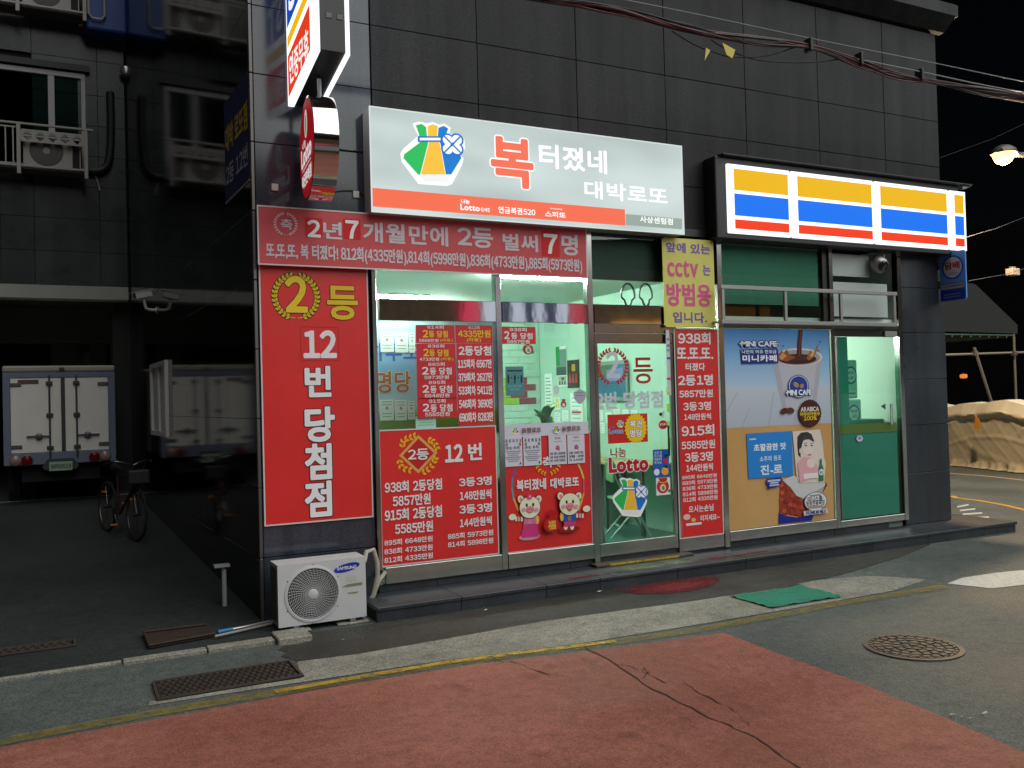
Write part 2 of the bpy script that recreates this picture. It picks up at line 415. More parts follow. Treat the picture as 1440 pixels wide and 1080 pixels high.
gutter = sheet('gutter', [(0.44, 6.15), (1.40, 6.10), (2.41, 6.05), (3.0, 5.97), (3.52, 5.90), (4.73, 5.86), (6.18, 5.85), (6.9, 5.86), (7.55, 6.02), (7.45, 6.2), (7.25, 6.45), (6.75, 6.58), (6.4, 6.57), (6.37, 6.48), (5.5, 6.54), (5.13, 6.54), (3.63, 6.65), (2.63, 6.58), (1.92, 6.55), (1.50, 6.60), (1.42, 6.19), (0.46, 6.23)], 0.004, CONC)
sheet('footway', [(1.72, 7.10), (1.62, 7.06), (1.50, 7.08), (1.44, 6.98), (1.49, 6.90), (1.42, 6.80), (1.47, 6.70), (1.50, 6.61), (1.92, 6.556), (2.63, 6.586), (3.63, 6.656), (5.13, 6.546), (5.5, 6.546), (6.36, 6.488), (6.395, 6.575), (6.75, 6.585), (7.3, 6.7), (8.4, 7.0), (9.3, 7.34), (9.3, 7.37), (1.72, 7.37)], 0.004, DASP)
yl = ribbon([(-14, 5.93), (-.37, 5.93), (.48, 5.97), (1.36, 5.965), (2.4, 5.965), (3.0, 5.89), (3.46, 5.81), (4.0, 5.76), (4.6, 5.72), (5.4, 5.74), (6.14, 5.76), (7.42, 5.71)], 0.13, 0.008)
struct('kerb_line', yl, worn_paint('kerb_yellow', (160, 138, 48), 0.5, 0.6, 7, 0.16, 0.75))
YB = ribbon([(1.2, 5.97), (2.38, 5.98), (3.0, 5.90), (3.46, 5.83), (3.75, 5.79)], 0.075, 0.012, 0.008)
struct('fresh_kerb_line', YB, worn_paint('kerb_yellow_fresh', (196, 160, 48), 0.68, 0.5, 11, 0.1, 0.85))
sheet('crosswalk_bar', [PZ(1332, 821).xy, PZ(1353, 813).xy, PZ(1400, 806).xy, PZ(1440, 802).xy, (9.6, 5.85), (9.3, 5.3), (8.07, 5.37), (7.70, 5.43)], 0.004, worn_paint('road_white', (205, 205, 198), 0.9, 0.6, 10))
for i in range(4):
    a, c = PZ(1346 + i * 4, 712 + i * 5.2).xy, PZ(1362 + i * 9.5, 709 + i * 5.8).xy; w_ = (PZ(1346 + i * 4, 714.2 + i * 5.2).xy - a)
    sheet('zebra_bar', [a, c, c + w_, a + w_], 0.004, worn_paint('road_white', (205, 205, 198), 0.9))
struct('road_edge_line', ribbon([PZ(1338, 697.5).xy, PZ(1345, 700.5).xy, PZ(1375, 704).xy, PZ(1410, 710).xy, PZ(1440, 717).xy, PZ(1500, 737).xy], 0.11, 0.004), mat('road_yellow', (200, 150, 40), 0.6, noise=0.3, scale=10))
struct('road_side_line', ribbon([PZ(1335, 666).xy, PZ(1380, 669).xy, PZ(1440, 675.5).xy, PZ(1520, 690).xy], 0.09, 0.004), mat('road_pale', (190, 160, 120), 0.6))
# the rising yard on the left
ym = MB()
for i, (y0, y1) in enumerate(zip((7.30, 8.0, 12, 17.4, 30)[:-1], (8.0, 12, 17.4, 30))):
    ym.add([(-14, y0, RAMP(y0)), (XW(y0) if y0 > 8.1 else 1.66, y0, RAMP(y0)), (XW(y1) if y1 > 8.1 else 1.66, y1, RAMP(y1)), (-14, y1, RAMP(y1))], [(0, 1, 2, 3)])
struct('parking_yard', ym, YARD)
kb = thing('concrete_edging', 'worn pale concrete edging along the front of the parking yard', 'kerb', (0.5, 7.25, 0))
xs = [-5.0, -3.6, -2.2, -.8, 0.35, 0.95, 1.46]
for a, b in zip(xs[:-1], xs[1:]):
    h = 0.0205 + max(0, (a + .3)) * 0.012
    MB().box(a + 0.004, b - 0.004, 7.255 - max(0, a + .8) * .04, 7.305, -0.01, h, b=0.006).obj('edging_block', kb, CONC)
MB().box(1.47, 1.74, 7.12, 7.40, -0.01, 0.05, b=0.008).obj('edging_block', kb, CONC)
# cracks in the red surface
def crack(name, px, w, parent=None):
    pts = []
    for a, b in zip(px[:-1], px[1:]):
        n = 6
        for i in range(n):
            t = i / n; p = PZ(a[0] + (b[0] - a[0]) * t, a[1] + (b[1] - a[1]) * t, 0.008); pts.append((p.x + random.uniform(-.012, .012), p.y + random.uniform(-.012, .012)))
    pts.append(PZ(*px[-1], 0.008).xy); o = struct(name, ribbon(pts, w, 0.008, 0.005), mat('crack_dark', (72, 48, 41), 0.9)); return o
crack('road_crack', [(812, 906), (865, 932), (910, 963), (985, 1002), (1062, 1036), (1125, 1080)], 0.010)
crack('road_crack', [(868, 934), (890, 937), (915, 949), (938, 960)], 0.007)
crack('road_crack', [(904, 955), (912, 945), (905, 938)], 0.008)
crack('road_crack', [(958, 957), (985, 975), (1035, 1000), (1052, 1020)], 0.006)
crack('road_crack', [(700, 921), (725, 932), (778, 950)], 0.006)
crack('road_crack', [(690, 922), (708, 932)], 0.008)

# =================================================================== the shop building
SH = thing('shop_building', 'dark stone corner building with the lottery shop and convenience store on its ground floor', 'building', (6, 7.95, 0))
def speck_mat(name, rgb, rgb2, rough, spec=0.5, sc=160):
    if name in _M: return _M[name]
    m = mat(name, rgb, rough, spec=spec); nt = m.node_tree; b = nt.nodes['Principled BSDF']; N, L = nt.nodes.new, nt.links.new
    geo = N('ShaderNodeNewGeometry'); v = N('ShaderNodeTexVoronoi'); v.inputs['Scale'].default_value = sc; L(geo.outputs[0], v.inputs[0])
    sp = N('ShaderNodeSeparateColor'); L(v.outputs['Color'], sp.inputs[0])
    oi = N('ShaderNodeObjectInfo'); n = N('ShaderNodeTexNoise'); n.inputs['Scale'].default_value = 1.3; n.inputs['Detail'].default_value = 7; L(geo.outputs[0], n.inputs[0])
    a = N('ShaderNodeMath'); a.operation = 'MULTIPLY_ADD'; a.inputs[1].default_value = 0.55; L(sp.outputs[0], a.inputs[0]); L(n.outputs[0], a.inputs[2])
    r = N('ShaderNodeValToRGB'); r.color_ramp.elements[0].position = 0.45; r.color_ramp.elements[1].position = 1.05; r.color_ramp.elements[0].color = (*lin(rgb), 1); r.color_ramp.elements[1].color = (*lin(rgb2), 1); L(a.outputs[0], r.inputs[0])
    h = N('ShaderNodeMapRange'); h.inputs[3].default_value = 0.82; h.inputs[4].default_value = 1.12; L(oi.outputs['Random'], h.inputs[0])
    mpp = N('ShaderNodeMapping'); mpp.inputs['Scale'].default_value = (5, 5, .35); L(geo.outputs[0], mpp.inputs[0]); ns = N('ShaderNodeTexNoise'); ns.inputs['Scale'].default_value = 1.2; ns.inputs['Detail'].default_value = 6; L(mpp.outputs[0], ns.inputs[0])
    hs_ = N('ShaderNodeMapRange'); hs_.inputs[1].default_value = .35; hs_.inputs[2].default_value = .65; hs_.inputs[3].default_value = 0.72; hs_.inputs[4].default_value = 1.12; L(ns.outputs[0], hs_.inputs[0]); hm = N('ShaderNodeMath'); hm.operation = 'MULTIPLY'; L(h.outputs[0], hm.inputs[0]); L(hs_.outputs[0], hm.inputs[1])
    mx = N('ShaderNodeMix'); mx.data_type = 'RGBA'; mx.blend_type = 'MULTIPLY'; mx.inputs[0].default_value = 1; L(r.outputs[0], mx.inputs[6]); L(hm.outputs[0], mx.inputs[7]); L(mx.outputs[2], b.inputs['Base Color'])
    rr = N('ShaderNodeMapRange'); rr.inputs[1].default_value = .3; rr.inputs[2].default_value = .7; rr.inputs[3].default_value = rough * 0.85; rr.inputs[4].default_value = min(1, rough * 1.2); L(n.outputs[0], rr.inputs[0]); L(rr.outputs[0], b.inputs['Roughness'])
    return m
GRAN = speck_mat('honed_granite', (30, 30, 32), (54, 54, 57), 0.5, 0.16)
POL = speck_mat('polished_granite', (42, 46, 55), (62, 67, 77), 0.10, 0.5)
BLK = speck_mat('polished_black_stone', (8, 8, 8), (15, 15, 15), 0.07, 0.22)
STEP = speck_mat('step_stone', (36, 40, 46), (60, 64, 70), 0.38, 0.5, 120)
CORE = mat('joint_dark', (15, 15, 16), 0.9)
STEEL = mat('stainless', (186, 184, 180), 0.16, 1.0, noise=0.15, scale=5)
CHROME = mat('mirror_steel', (205, 203, 200), 0.05, 1.0, bump=0.22, bscale=2.0, nstretch=(0.8, 1, 0.4))
ALU = mat('grey_aluminium', (150, 148, 146), 0.42, 0.7)
DARKFR = mat('dark_frame', (28, 27, 26), 0.35)
INW = mat('mint_wall', (178, 214, 196), 0.7)
core = MB()
core.box(1.535, 10.48, 7.99, 17.4, 3.74, 11.5)
core.add([(XW(7.99) + .035, 7.99, 0), (2.56, 7.99, 0), (2.56, 12.3, 0), (XW(17.4) + .035, 17.4, 0), (XW(7.99) + .035, 7.99, 3.74), (2.56, 7.99, 3.74), (2.56, 12.3, 3.74), (XW(17.4) + .035, 17.4, 3.74)], [(0, 1, 2, 3), (4, 5, 6, 7), (0, 1, 5, 4), (1, 2, 6, 5), (2, 3, 7, 6), (3, 0, 4, 7)])
core.box(9.62, 10.48, 7.99, 17.4, 0, 3.74)
core.box(2.56, 9.62, 12.3, 12.5, 0, 3.74)
core.box(2.56, 9.62, 7.99, 12.3, 0, 0.12)
core.add([(XW(17.4) + .035, 17.4, 3.74), (1.535, 17.4, 3.74), (1.535, 7.99, 3.74), (XW(17.4) + .035, 17.4, 11.5), (1.535, 17.4, 11.5), (1.535, 7.99, 11.5)], [(0, 1, 2), (3, 5, 4), (0, 3, 4, 1), (1, 4, 5, 2), (2, 5, 3, 0)])
core.obj('wall', SH, CORE)
_pc = {}
def panel(x0, x1, z0, z1, m, name, yf=YF, th=0.03):
    k = (round(x1 - x0, 3), round(z1 - z0, 3), m.name)
    if k not in _pc:
        g_ = 0.003
        _pc[k] = MB().box(g_, x1 - x0 - g_, 0, th, g_, z1 - z0 - g_, b=0.003).mesh(name, m)
    return link(name, _pc[k], SH, Matrix.Translation((x0, yf + random.uniform(-.0012, .0012), z0)))
XJ = [2.62, 3.72, 4.868, 6.013, 7.165, 8.326, 9.475, 10.5]
for z0, z1 in ((3.745, 4.22), (4.22, 4.83), (4.83, 5.44), (5.44, 6.62), (6.96, 7.6), (7.6, 8.2)):
    for a, b in zip(XJ[:-1], XJ[1:]): panel(a, b, z0, z1, GRAN, 'granite_panel')
zr = [0.0, .56] + [round(.56 + .61 * i, 3) for i in range(1, 15)]
for a, b in zip(zr[:-1], zr[1:]):
    panel(1.53, 2.555 if b < 3.7 else 2.61, a, b, POL, 'polished_panel')
    MB().box(1.495, 1.526, YF - .012, YF + .035, a + .003, b - .003, b=0.004).obj('corner_trim', SH, mat('corner_steel', (110, 108, 106), 0.4, 0.9))
zp = [0.13] + [PY(1300, v, YF).z for v in (664, 597, 533, 468)] + [3.2, 3.74]
for a, b in zip(zp[:-1], zp[1:]): panel(9.63, 10.5, a, b, POL if False else speck_mat('pillar_stone', (38, 42, 48), (58, 62, 68), 0.3), 'pillar_panel')
# right return of the corner
for i in range(6):
    for a, b in ((0.0, 1.27), (1.27, 2.42), (2.42, 3.74), (3.74, 4.83), (4.83, 5.44), (5.44, 6.62)):
        MB().box(10.47, 10.5, 7.985 + i * 1.2, 7.985 + i * 1.2 + 1.19, a + .004, b - .004).obj('return_panel', SH, GRAN)
cn = MB(); cn.prism([(1.40, 7.99, 6.64), (1.40, 7.90, 6.64), (1.40, 7.72, 6.80), (1.40, 7.72, 6.95), (1.40, 7.99, 6.95)], (9.22, 0, 0)); cn.obj('cornice', SH, GRAN)
MB().box(10.5, 10.68, 7.73, 15, 6.80, 6.95).obj('cornice', SH, GRAN)
# side wall of polished black stone along the yard: one mesh per panel size
ang = math.atan2(XW(17.4) - XW(YF), 17.4 - YF)
sl = 9.45 / 8
bmesh_p = MB().box(0, 0.03, .0015, sl - .0015, .0015, .61 - .0015, b=0.0012).mesh('side_panel', BLK)
bmesh_q = MB().box(0, 0.03, .0015, sl - .0015, .0015, .56 - .0015, b=0.0012).mesh('side_panel', BLK)
for i in range(8):
    for j in range(18):
        y = YF + .02 + i * sl; z = 0 if j == 0 else .56 + .61 * (j - 1)
        mw = Matrix.Translation((XW(y) + random.uniform(-.0005, .0005), y, z)) @ Matrix.Rotation(-ang, 4, 'Z')
        link('side_panel', bmesh_q if j == 0 else bmesh_p, SH, mw)
# platform of stone slabs in front
xs = [2.36, 3.15, 4.02, 4.62, 5.55, 6.45, 7.4, 8.35, 9.3, 10.34]
for a, b in zip(xs[:-1], xs[1:]):
    MB().box(a + .002, b - .002, 7.36, YF - .003, 0.098, 0.13 + random.uniform(-.001, .001), b=0.004).obj('step_tread', SH, STEP)
    MB().box(a + .002, b - .002, 7.375, 7.40, 0, 0.097, b=0.002).obj('step_riser', SH, STEP)
for a, b in zip(xs[:-2], xs[1:-1]): MB().box(a + .002 if a > 2.5 else 2.57, b - .002, YF - .012, YF + .03, 0.131, 0.205, b=0.002).obj('plinth_stone', SH, STEP)
MB().box(2.37, 10.46, 7.40, 7.99, 0, 0.096).obj('step_core', SH, CORE)
MB().box(10.34, 10.98, 7.36, 8.30, 0.09, 0.13, b=0.004).obj('step_tread', SH, STEP)
MB().box(10.345, 10.97, 7.38, 8.29, 0.0, 0.089, b=0.003).obj('step_riser', SH, STEP)
# ---- shop front frames
for a, b in ((2.556, 2.598), (3.828, 3.892), (4.898, 4.966), (5.99, 6.035), (6.628, 6.70), (8.365, 8.43), (9.56, 9.63)):
    MB().box(a, b, 7.904, 7.99, 0.206 if a not in (4.898, 5.99, 6.628) else .15, 3.74, b=0.004).obj('mullion', SH, STEEL)
for a, b in ((2.624, 3.826), (3.894, 4.896)):
    MB().box(a, b, 7.90, 7.97, 0.208, 0.36, b=0.004).obj('kick_plate', SH, STEEL)
for a, b in ((2.624, 3.826), (3.894, 4.896), (4.968, 5.988)):
    MB().box(a, b, 7.895, 7.975, 2.658, 2.862, b=0.004).obj('header_plate', SH, CHROME)
MB().box(6.037, 6.626, 7.915, 7.97, 0.16, 0.335, b=0.004).obj('kick_plate', SH, STEEL)
MB().box(6.702, 8.363, 7.905, 7.97, 0.208, 0.322, b=0.004).obj('kick_plate', SH, STEEL)
MB().box(8.432, 9.558, 7.905, 7.97, 0.208, 0.29, b=0.004).obj('kick_plate', SH, STEEL)
MB().box(4.968, 5.988, 7.90, 7.97, 2.56, 2.656, b=0.003).obj('door_header', SH, STEEL)
MB().box(6.702, 9.558, 7.91, 7.975, 2.635, 2.70, b=0.003).obj('window_rail', SH, DARKFR)
MB().box(2.56, 9.62, 7.92, 7.985, 3.652, 3.742, b=0.003).obj('lintel', SH, DARKFR)
MB().box(8.28, 8.44, 7.93, 7.984, 2.71, 3.65).obj('window_post', SH, DARKFR)
GL = glass('shop_glass'); GLD = glass('dark_glass', (0.9, 0.95, 0.92), 1.2)
for a, b in ((2.624, 3.826), (3.894, 4.896)):
    BOX('window_pane', SH, GL, a, b, 7.935, 7.943, 0.362, 2.656); BOX('transom_pane', SH, GL, a, b, 7.935, 7.943, 2.864, 3.65)
BOX('transom_pane', SH, GL, 4.968, 5.988, 7.935, 7.943, 2.864, 3.65)
BOX('window_pane', SH, GLD, 6.702, 8.278, 7.945, 7.953, 2.702, 3.65)
# lottery shop door
dr = MB()
for q in ((4.972, 5.012, 0.35, 2.45), (5.944, 5.986, 0.35, 2.45), (4.972, 5.986, 2.452, 2.556), (4.972, 5.986, 0.215, 0.348)): dr.box(q[0], q[1], 7.915, 7.955, q[2], q[3], b=0.003)
door = dr.obj('door', SH, STEEL); door['label'] = 'glass door of the lottery shop in a steel frame'
BOX('door_pane', door, GL, 5.013, 5.943, 7.931, 7.939, 0.349, 2.451)
MB().tube([(5.86, 7.93, 1.23), (5.86, 7.87, 1.23), (5.86, 7.87, 1.55), (5.86, 7.93, 1.55)], 0.012).obj('door_handle', door, mat('black_plastic', (18, 18, 18), 0.4))
MB().box(4.85, 6.10, 7.80, 7.945, 0.131, 0.158, b=0.005).obj('threshold', SH, mat('worn_threshold', (84, 76, 66), 0.7, noise=0.5, scale=12))
MB().add([(5.02, 7.796, .135), (5.9, 7.796, .135), (5.9, 7.796, .157), (5.02, 7.796, .157)], [(0, 1, 2, 3)]).obj('threshold_paint', SH, worn_paint('threshold_yellow', (205, 175, 40), 0.62, 0.5, 22))
MB().add([(5.05, 7.70, .1325), (6.0, 7.70, .1325), (5.95, 7.50, .1325), (4.9, 7.48, .1325)], [(0, 1, 2, 3)]).obj('tread_paint', SH, worn_paint('tread_green', (110, 118, 96), 0.6, 0.7, 6))
for a, b, q in ((4.35, 4.95, 7.47), (6.0, 6.6, 7.50), (6.6, 6.95, 7.53)):
    MB().add([(a, q, .1325), (b, q, .1325), (b, q + .06, .1325), (a, q + .06, .1325)], [(0, 1, 2, 3)]).obj('tread_paint', SH, worn_paint('tread_red', (120, 35, 38), 0.5, 0.7, 9))
# convenience store door
p0, p1 = PY(1180, 474, 7.93), PY(1252, 722, 7.93)
cx0, cx1, cz1, cz0 = 8.46, 9.50, 2.545, 0.30
BOX('store_door_header', SH, DARKFR, 8.432, 9.558, 7.915, 7.97, 2.55, 2.634, b=0.003)
cd = MB().box(cx0, cx0 + .008, 7.91, 7.95, cz0, cz1).obj('store_door', SH, ALU); cd['label'] = 'glass door of the convenience store, lower half green'
BOX('door_pane', cd, GL, cx0 + .009, cx1, 7.925, 7.937, cz0, cz1)
FILM = mat('green_film', (40, 138, 122), 0.35, noise=0.08, scale=3)
BOX('green_film', cd, FILM, cx0 + .012, cx1 - .003, 7.939, 7.941, cz0 + .002, 1.335)
BOX('olive_band', cd, mat('olive_film', (110, 120, 20), 0.4), cx0 + .012, cx1 - .003, 7.939, 7.941, 1.345, 1.46)
BOX('side_film', cd, FILM, cx0 + .012, cx0 + .21, 7.939, 7.941, 1.465, cz1 - .002)
MB().box(9.36, 9.39, 7.895, 7.923, 1.43, 1.70, b=0.006).obj('door_handle', cd, CHROME)
BOX('fixed_pane', SH, GL, 9.505, 9.557, 7.93, 7.938, 0.292, 2.548)
BOX('door_closer', SH, ALU, 9.28, 9.5, 7.885, 7.912, 2.545, 2.62, b=0.004)
# upper windows of the store: green screen, pale screens, and the steel rail in front
a, b = PY(1012, 343, 7.96), PY(1158, 440, 7.96)
BOX('green_screen', SH, mat('green_screen', (58, 134, 112), 0.6, noise=0.1, scale=2), 6.73, 8.24, 7.965, 7.975, 2.92, 3.60)
MB().box(6.70, 8.26, 7.955, 7.963, 3.602, 3.615).obj('screen_edge', SH, ALU)
WP = mat('pale_screen', (176, 186, 184), 0.5)
q0, q1 = PY(1164, 354, 7.94), PY(1222, 384, 7.94)
BOX('pale_screen', SH, WP, q0.x, q1.x, 7.935, 7.95, 3.30, 3.575); 
q0, q1 = PY(1165, 387, 7.94), PY(1248, 442, 7.94)
BOX('pale_screen', SH, WP, q0.x, q1.x, 7.935, 7.95, 2.80, 3.225)
rl = thing('steel_guard_rail', 'slim grey steel rail frame fixed across the windows above the coffee poster', 'rail', (8.1, 7.72, 2.66))
A, B, C_, D = PY(1011.7, 401.2, 7.72), PY(1260.5, 410.4, 7.72), PY(1261.5, 458.2, 7.72), PY(1013.6, 456.7, 7.72)
zt, zb, xl, xr = (A.z + B.z) / 2, (C_.z + D.z) / 2, (A.x + D.x) / 2, (B.x + C_.x) / 2
MB().box(xl, xr, 7.70, 7.735, zt - .045, zt, b=0.004).obj('top_rail', rl, ALU); MB().box(xl, xr, 7.70, 7.735, zb, zb + .045, b=0.004).obj('bottom_rail', rl, ALU)
for u in (1016, 1104, 1182, 1257):
    x = PY(u, 430, 7.72).x; MB().box(x - .02, x + .02, 7.702, 7.733, zb + .046, zt - .046, b=0.003).obj('post', rl, ALU)
for x in (xl + .02, xr - .02): MB().box(x - .015, x + .015, 7.736, 7.93, zb + .01, zb + .035).obj('bracket', rl, ALU)
# ---- rooms
RM1 = MB(); 
BOX('shop_floor', SH, mat('teal_floor', (70, 120, 112), 0.35, noise=0.15, scale=3), 2.57, 6.64, 7.992, 12.28, 0.122, 0.20)
BOX('shop_back_wall', SH, INW, 2.57, 6.64, 12.2, 12.28, 0.201, 3.70)
BOX('shop_side_wall', SH, INW, 2.562, 2.60, 7.992, 12.19, 0.201, 3.70)
BOX('partition', SH, INW, 6.655, 6.735, 7.992, 12.28, 0.122, 3.738)
BOX('shop_ceiling', SH, mat('ceiling_white', (225, 236, 230), 0.7), 2.61, 6.64, 8.02, 12.19, 3.28, 3.34)
BOX('ceiling_fascia', SH, mat('fascia_dark', (40, 44, 44), 0.5), 4.97, 6.62, 8.0, 8.018, 3.14, 3.70)
BOX('store_floor', SH, mat('store_floor', (150, 170, 160), 0.3), 6.74, 9.61, 7.992, 12.28, 0.122, 0.20)
BOX('store_back_wall', SH, mat('store_wall', (215, 238, 222), 0.6), 6.74, 9.61, 11.2, 11.28, 0.201, 3.70)
BOX('store_side_wall', SH, mat('store_wall'), 9.585, 9.618, 7.992, 11.19, 0.201, 3.70)
BOX('store_ceiling', SH, mat('ceiling_white'), 6.74, 9.58, 8.0, 11.19, 2.72, 2.78)
# foam bricks on the back wall and on the right wall
FBW = mat('foam_brick_white', (184, 218, 201), 0.6, bump=0.6, bscale=18); FBR = mat('foam_brick_red', (128, 44, 62), 0.6, bump=0.6, bscale=18); FBG = mat('foam_brick_green', (140, 180, 40), 0.6, bump=0.6, bscale=18); FBB = mat('foam_brick_brown', (120, 80, 72), 0.6, bump=0.6, bscale=18)
bk = {}
def brick(m, x, y, z, w, h, along='x'):
    k = (m.name, along, w)
    if k not in bk: bk[k] = (MB().box(0, w, -.012, 0, 0, h, b=0.006) if along == 'x' else MB().box(-.012, 0, 0, w, 0, h, b=0.006)).mesh('foam_brick', m)
    link('foam_brick', bk[k], SH, Matrix.Translation((x, y, z)))
bw, bh = 0.30, 0.105
x_l = PY(704, 500, 12.19).x - .3
ZB0, ZB1, XB_ = PY(740, 572, 12.19).z - .03, PY(740, 534, 12.19).z - .05, PY(722, 550, 12.19).x
for r in range(24):
    z = 0.75 + r * bh; off = (r % 2) * bw / 2
    for c in range(7):
        x = x_l + c * bw - off
        if x + bw > 6.63: continue
        v = 1.9 + 0; m = FBW
        zz = z
        if ZB0 < zz < ZB1 and x > XB_ - .12: m = FBR
        elif ZB0 < zz < ZB1: m = FBG
        brick(m, x + .003, 12.198, z, bw - .006, bh - .005)
for r in range(23):
    z = 0.21 + r * bh
    for c in range(2):
        y = 8.35 + c * .3 - (r % 2) * .15
        if 1.25 < z < 1.95: m = (FBB, FBG)[(r + c) % 2]
        else: m = FBW
        brick(m, 6.653, y, z, .295, bh - .005, 'y')
# lamps inside
def tube_light(x0, x1, y, z, label, s=420):
    t = thing('ceiling_light', label, 'light', ((x0 + x1) / 2, y, z), 'fluorescent ceiling lights')
    MB().box(x0 - .03, x1 + .03, y - .07, y + .07, z - .012, z + .0, b=0.004).obj('housing', t, mat('lamp_housing', (225, 228, 226), 0.5))
    MB().cyl((x0, y, z - .035), (x1, y, z - .035), 0.02, n=10).obj('tube', t, mat('lit_tube%d' % s, alb=(1.0, 1.0, .96), emit=s))
zc = 3.278
tube_light(2.66, PY(598, 418, 8.3).x, 8.3, PY(560, 414, 8.3).z, 'fluorescent tube light behind the left transom window', 110)
tube_light(4.2, 5.4, 8.72, zc, 'fluorescent tube light nearer the lottery shop door')
tube_light(3.9, 5.1, 11.75, zc, 'fluorescent tube light near the back of the lottery shop')
tube_light(7.4, 8.4, 9.6, 2.718, 'fluorescent tube light nearest the coffee poster window', 330)
tube_light(8.7, 9.5, 10.4, 2.718, 'fluorescent tube light behind the convenience store door', 330)

# white window in the black side wall
def PW_(u, v):
    r = ray(u, v); return CAM + r * ((1.50 + .0445 * YF - .004) / (r.x + .0445 * r.y))
wa, wb = PW_(236, 506), PW_(216.5, 611); wy0, wy1, wz1, wz0 = wa.y, wb.y, wa.z, wb.z
wd_ = MB()
def wbar(ya, yb, za, zb, o=.05): wd_.add([(XW(ya) - o, ya, za), (XW(ya) - .002, ya, za), (XW(yb) - .002, yb, za), (XW(yb) - o, yb, za), (XW(ya) - o, ya, zb), (XW(ya) - .002, ya, zb), (XW(yb) - .002, yb, zb), (XW(yb) - o, yb, zb)], [(0, 1, 2, 3), (4, 5, 6, 7), (0, 1, 5, 4), (1, 2, 6, 5), (2, 3, 7, 6), (3, 0, 4, 7)])
wbar(wy0, wy1, wz0, wz0 + .07); wbar(wy0, wy1, wz1 - .07, wz1); wbar(wy0, wy0 + .12, wz0 + .07, wz1 - .07); wbar(wy1 - .12, wy1, wz0 + .07, wz1 - .07); ym_ = (wy0 + wy1) / 2; wbar(ym_ - .05, ym_ + .05, wz0 + .07, wz1 - .07, .04)
sw_ = wd_.obj('side_window', SH, mat('white_upvc', (206, 200, 198), .4)); wd_ = MB(); wbar(wy0 + .12, ym_ - .05, wz0 + .07, wz1 - .07, .012); wbar(ym_ + .05, wy1 - .12, wz0 + .07, wz1 - .07, .012); wd_.obj('pane', sw_, mat('frosted_pane', (150, 160, 158), .3))
struct('parking_line', MB().add([(-14, 17.15, RAMP(17.15) + .004), (XW(17.15) - .03, 17.15, RAMP(17.15) + .004), (XW(17.25) - .03, 17.25, RAMP(17.25) + .004), (-14, 17.25, RAMP(17.25) + .004)], [(0, 1, 2, 3)]), mat('parking_paint', (150, 150, 145), .7))
# =================================================================== signs on the front
RED, WHT, YEL, PUR, PNK, DKR, BLK_, SIL = (190, 32, 36), (226, 224, 226), (228, 196, 30), (118, 84, 168), (214, 92, 128), (168, 26, 34), (24, 20, 18), (196, 202, 214)
# ---- lottery light box sign
YS = 7.74
f0, f1 = PY(520.7, 150.7, YS), PY(961, 324, YS)
sx0, sx1, sz1, sz0 = f0.x, f1.x, f0.z, PY(521.7, 296, YS).z
LS = thing('lottery_sign', 'large lit grey light box sign with money bag logo and white Korean lettering', 'sign', ((sx0 + sx1) / 2, 7.94, sz0))
bodym = mat('sign_body', (178, 170, 170), 0.45)
MB().box(sx0 - .012, sx1 + .012, YS + .006, 7.945, sz0 - .012, sz1 + .012, b=0.008).obj('housing', LS, bodym)
fm = _M.get('sign_face') or mat('sign_face', alb=(.50, .585, .57), emit=1.0)
nt = fm.node_tree; bb = nt.nodes['Principled BSDF']
geo = nt.nodes.new('ShaderNodeNewGeometry'); nz = nt.nodes.new('ShaderNodeTexNoise'); nz.inputs['Scale'].default_value = 1.1; nz.inputs['Detail'].default_value = 1
mpn = nt.nodes.new('ShaderNodeMapping'); mpn.inputs['Scale'].default_value = (0.7, 1, 2.2); nt.links.new(geo.outputs[0], mpn.inputs[0]); nt.links.new(mpn.outputs[0], nz.inputs['Vector'])
mr = nt.nodes.new('ShaderNodeMapRange'); mr.inputs[1].default_value = .3; mr.inputs[2].default_value = .7; mr.inputs[3].default_value = .80; mr.inputs[4].default_value = 1.2
nt.links.new(nz.outputs[0], mr.inputs[0]); nt.links.new(mr.outputs[0], bb.inputs['Emission Strength'])
MB().box(sx0, sx1, YS, YS + .0055, sz0, sz1).obj('light_face', LS, fm)
tm = mat('face_edge', alb=(.62, .68, .67), emit=1.0)
for q in ((sx0 - .013, sx1 + .013, sz0 - .013, sz0 - .0005), (sx0 - .013, sx1 + .013, sz1 + .0005, sz1 + .013), (sx0 - .013, sx0 - .0005, sz0, sz1), (sx1 + .0005, sx1 + .013, sz0, sz1)):
    MB().box(q[0], q[1], YS - .004, YS + .005, q[2], q[3]).obj('edge_trim', LS, tm)
P = FP(YS, (500, 130, 3.0), 1.0, 'lit')
P.rect(70, 402, 1138, 562, (240, 108, 78)); P.k -= 1; P.rect(1139, 513, 1378, 578, (150, 165, 155))
P.bag(188, 122, 462, 395)
P.text('복', 565, 180, 752, 412, (240, 112, 84), .05, (252, 252, 252), .035)
W1 = (250, 252, 252)
P.text('터졌네', 770, 213, 1060, 347, W1, .04); P.text('대박로또', 962, 370, 1315, 478, W1, .035)
P.text('나눔', 443, 450, 480, 472, W1, .05); P.text('Lotto', 440, 470, 523, 503, W1, .07); P.text('6/45', 527, 486, 565, 506, W1, .04)
P.text('연금복권520', 600, 480, 757, 522, W1, .03); P.text('스피또', 797, 500, 885, 532, W1, .05); P.text('즉석식인쇄복권', 820, 487, 870, 498, W1, .02)
P.text('사상센텀점', 1197, 521, 1337, 560, W1, .04)
P.build('lettering', LS)
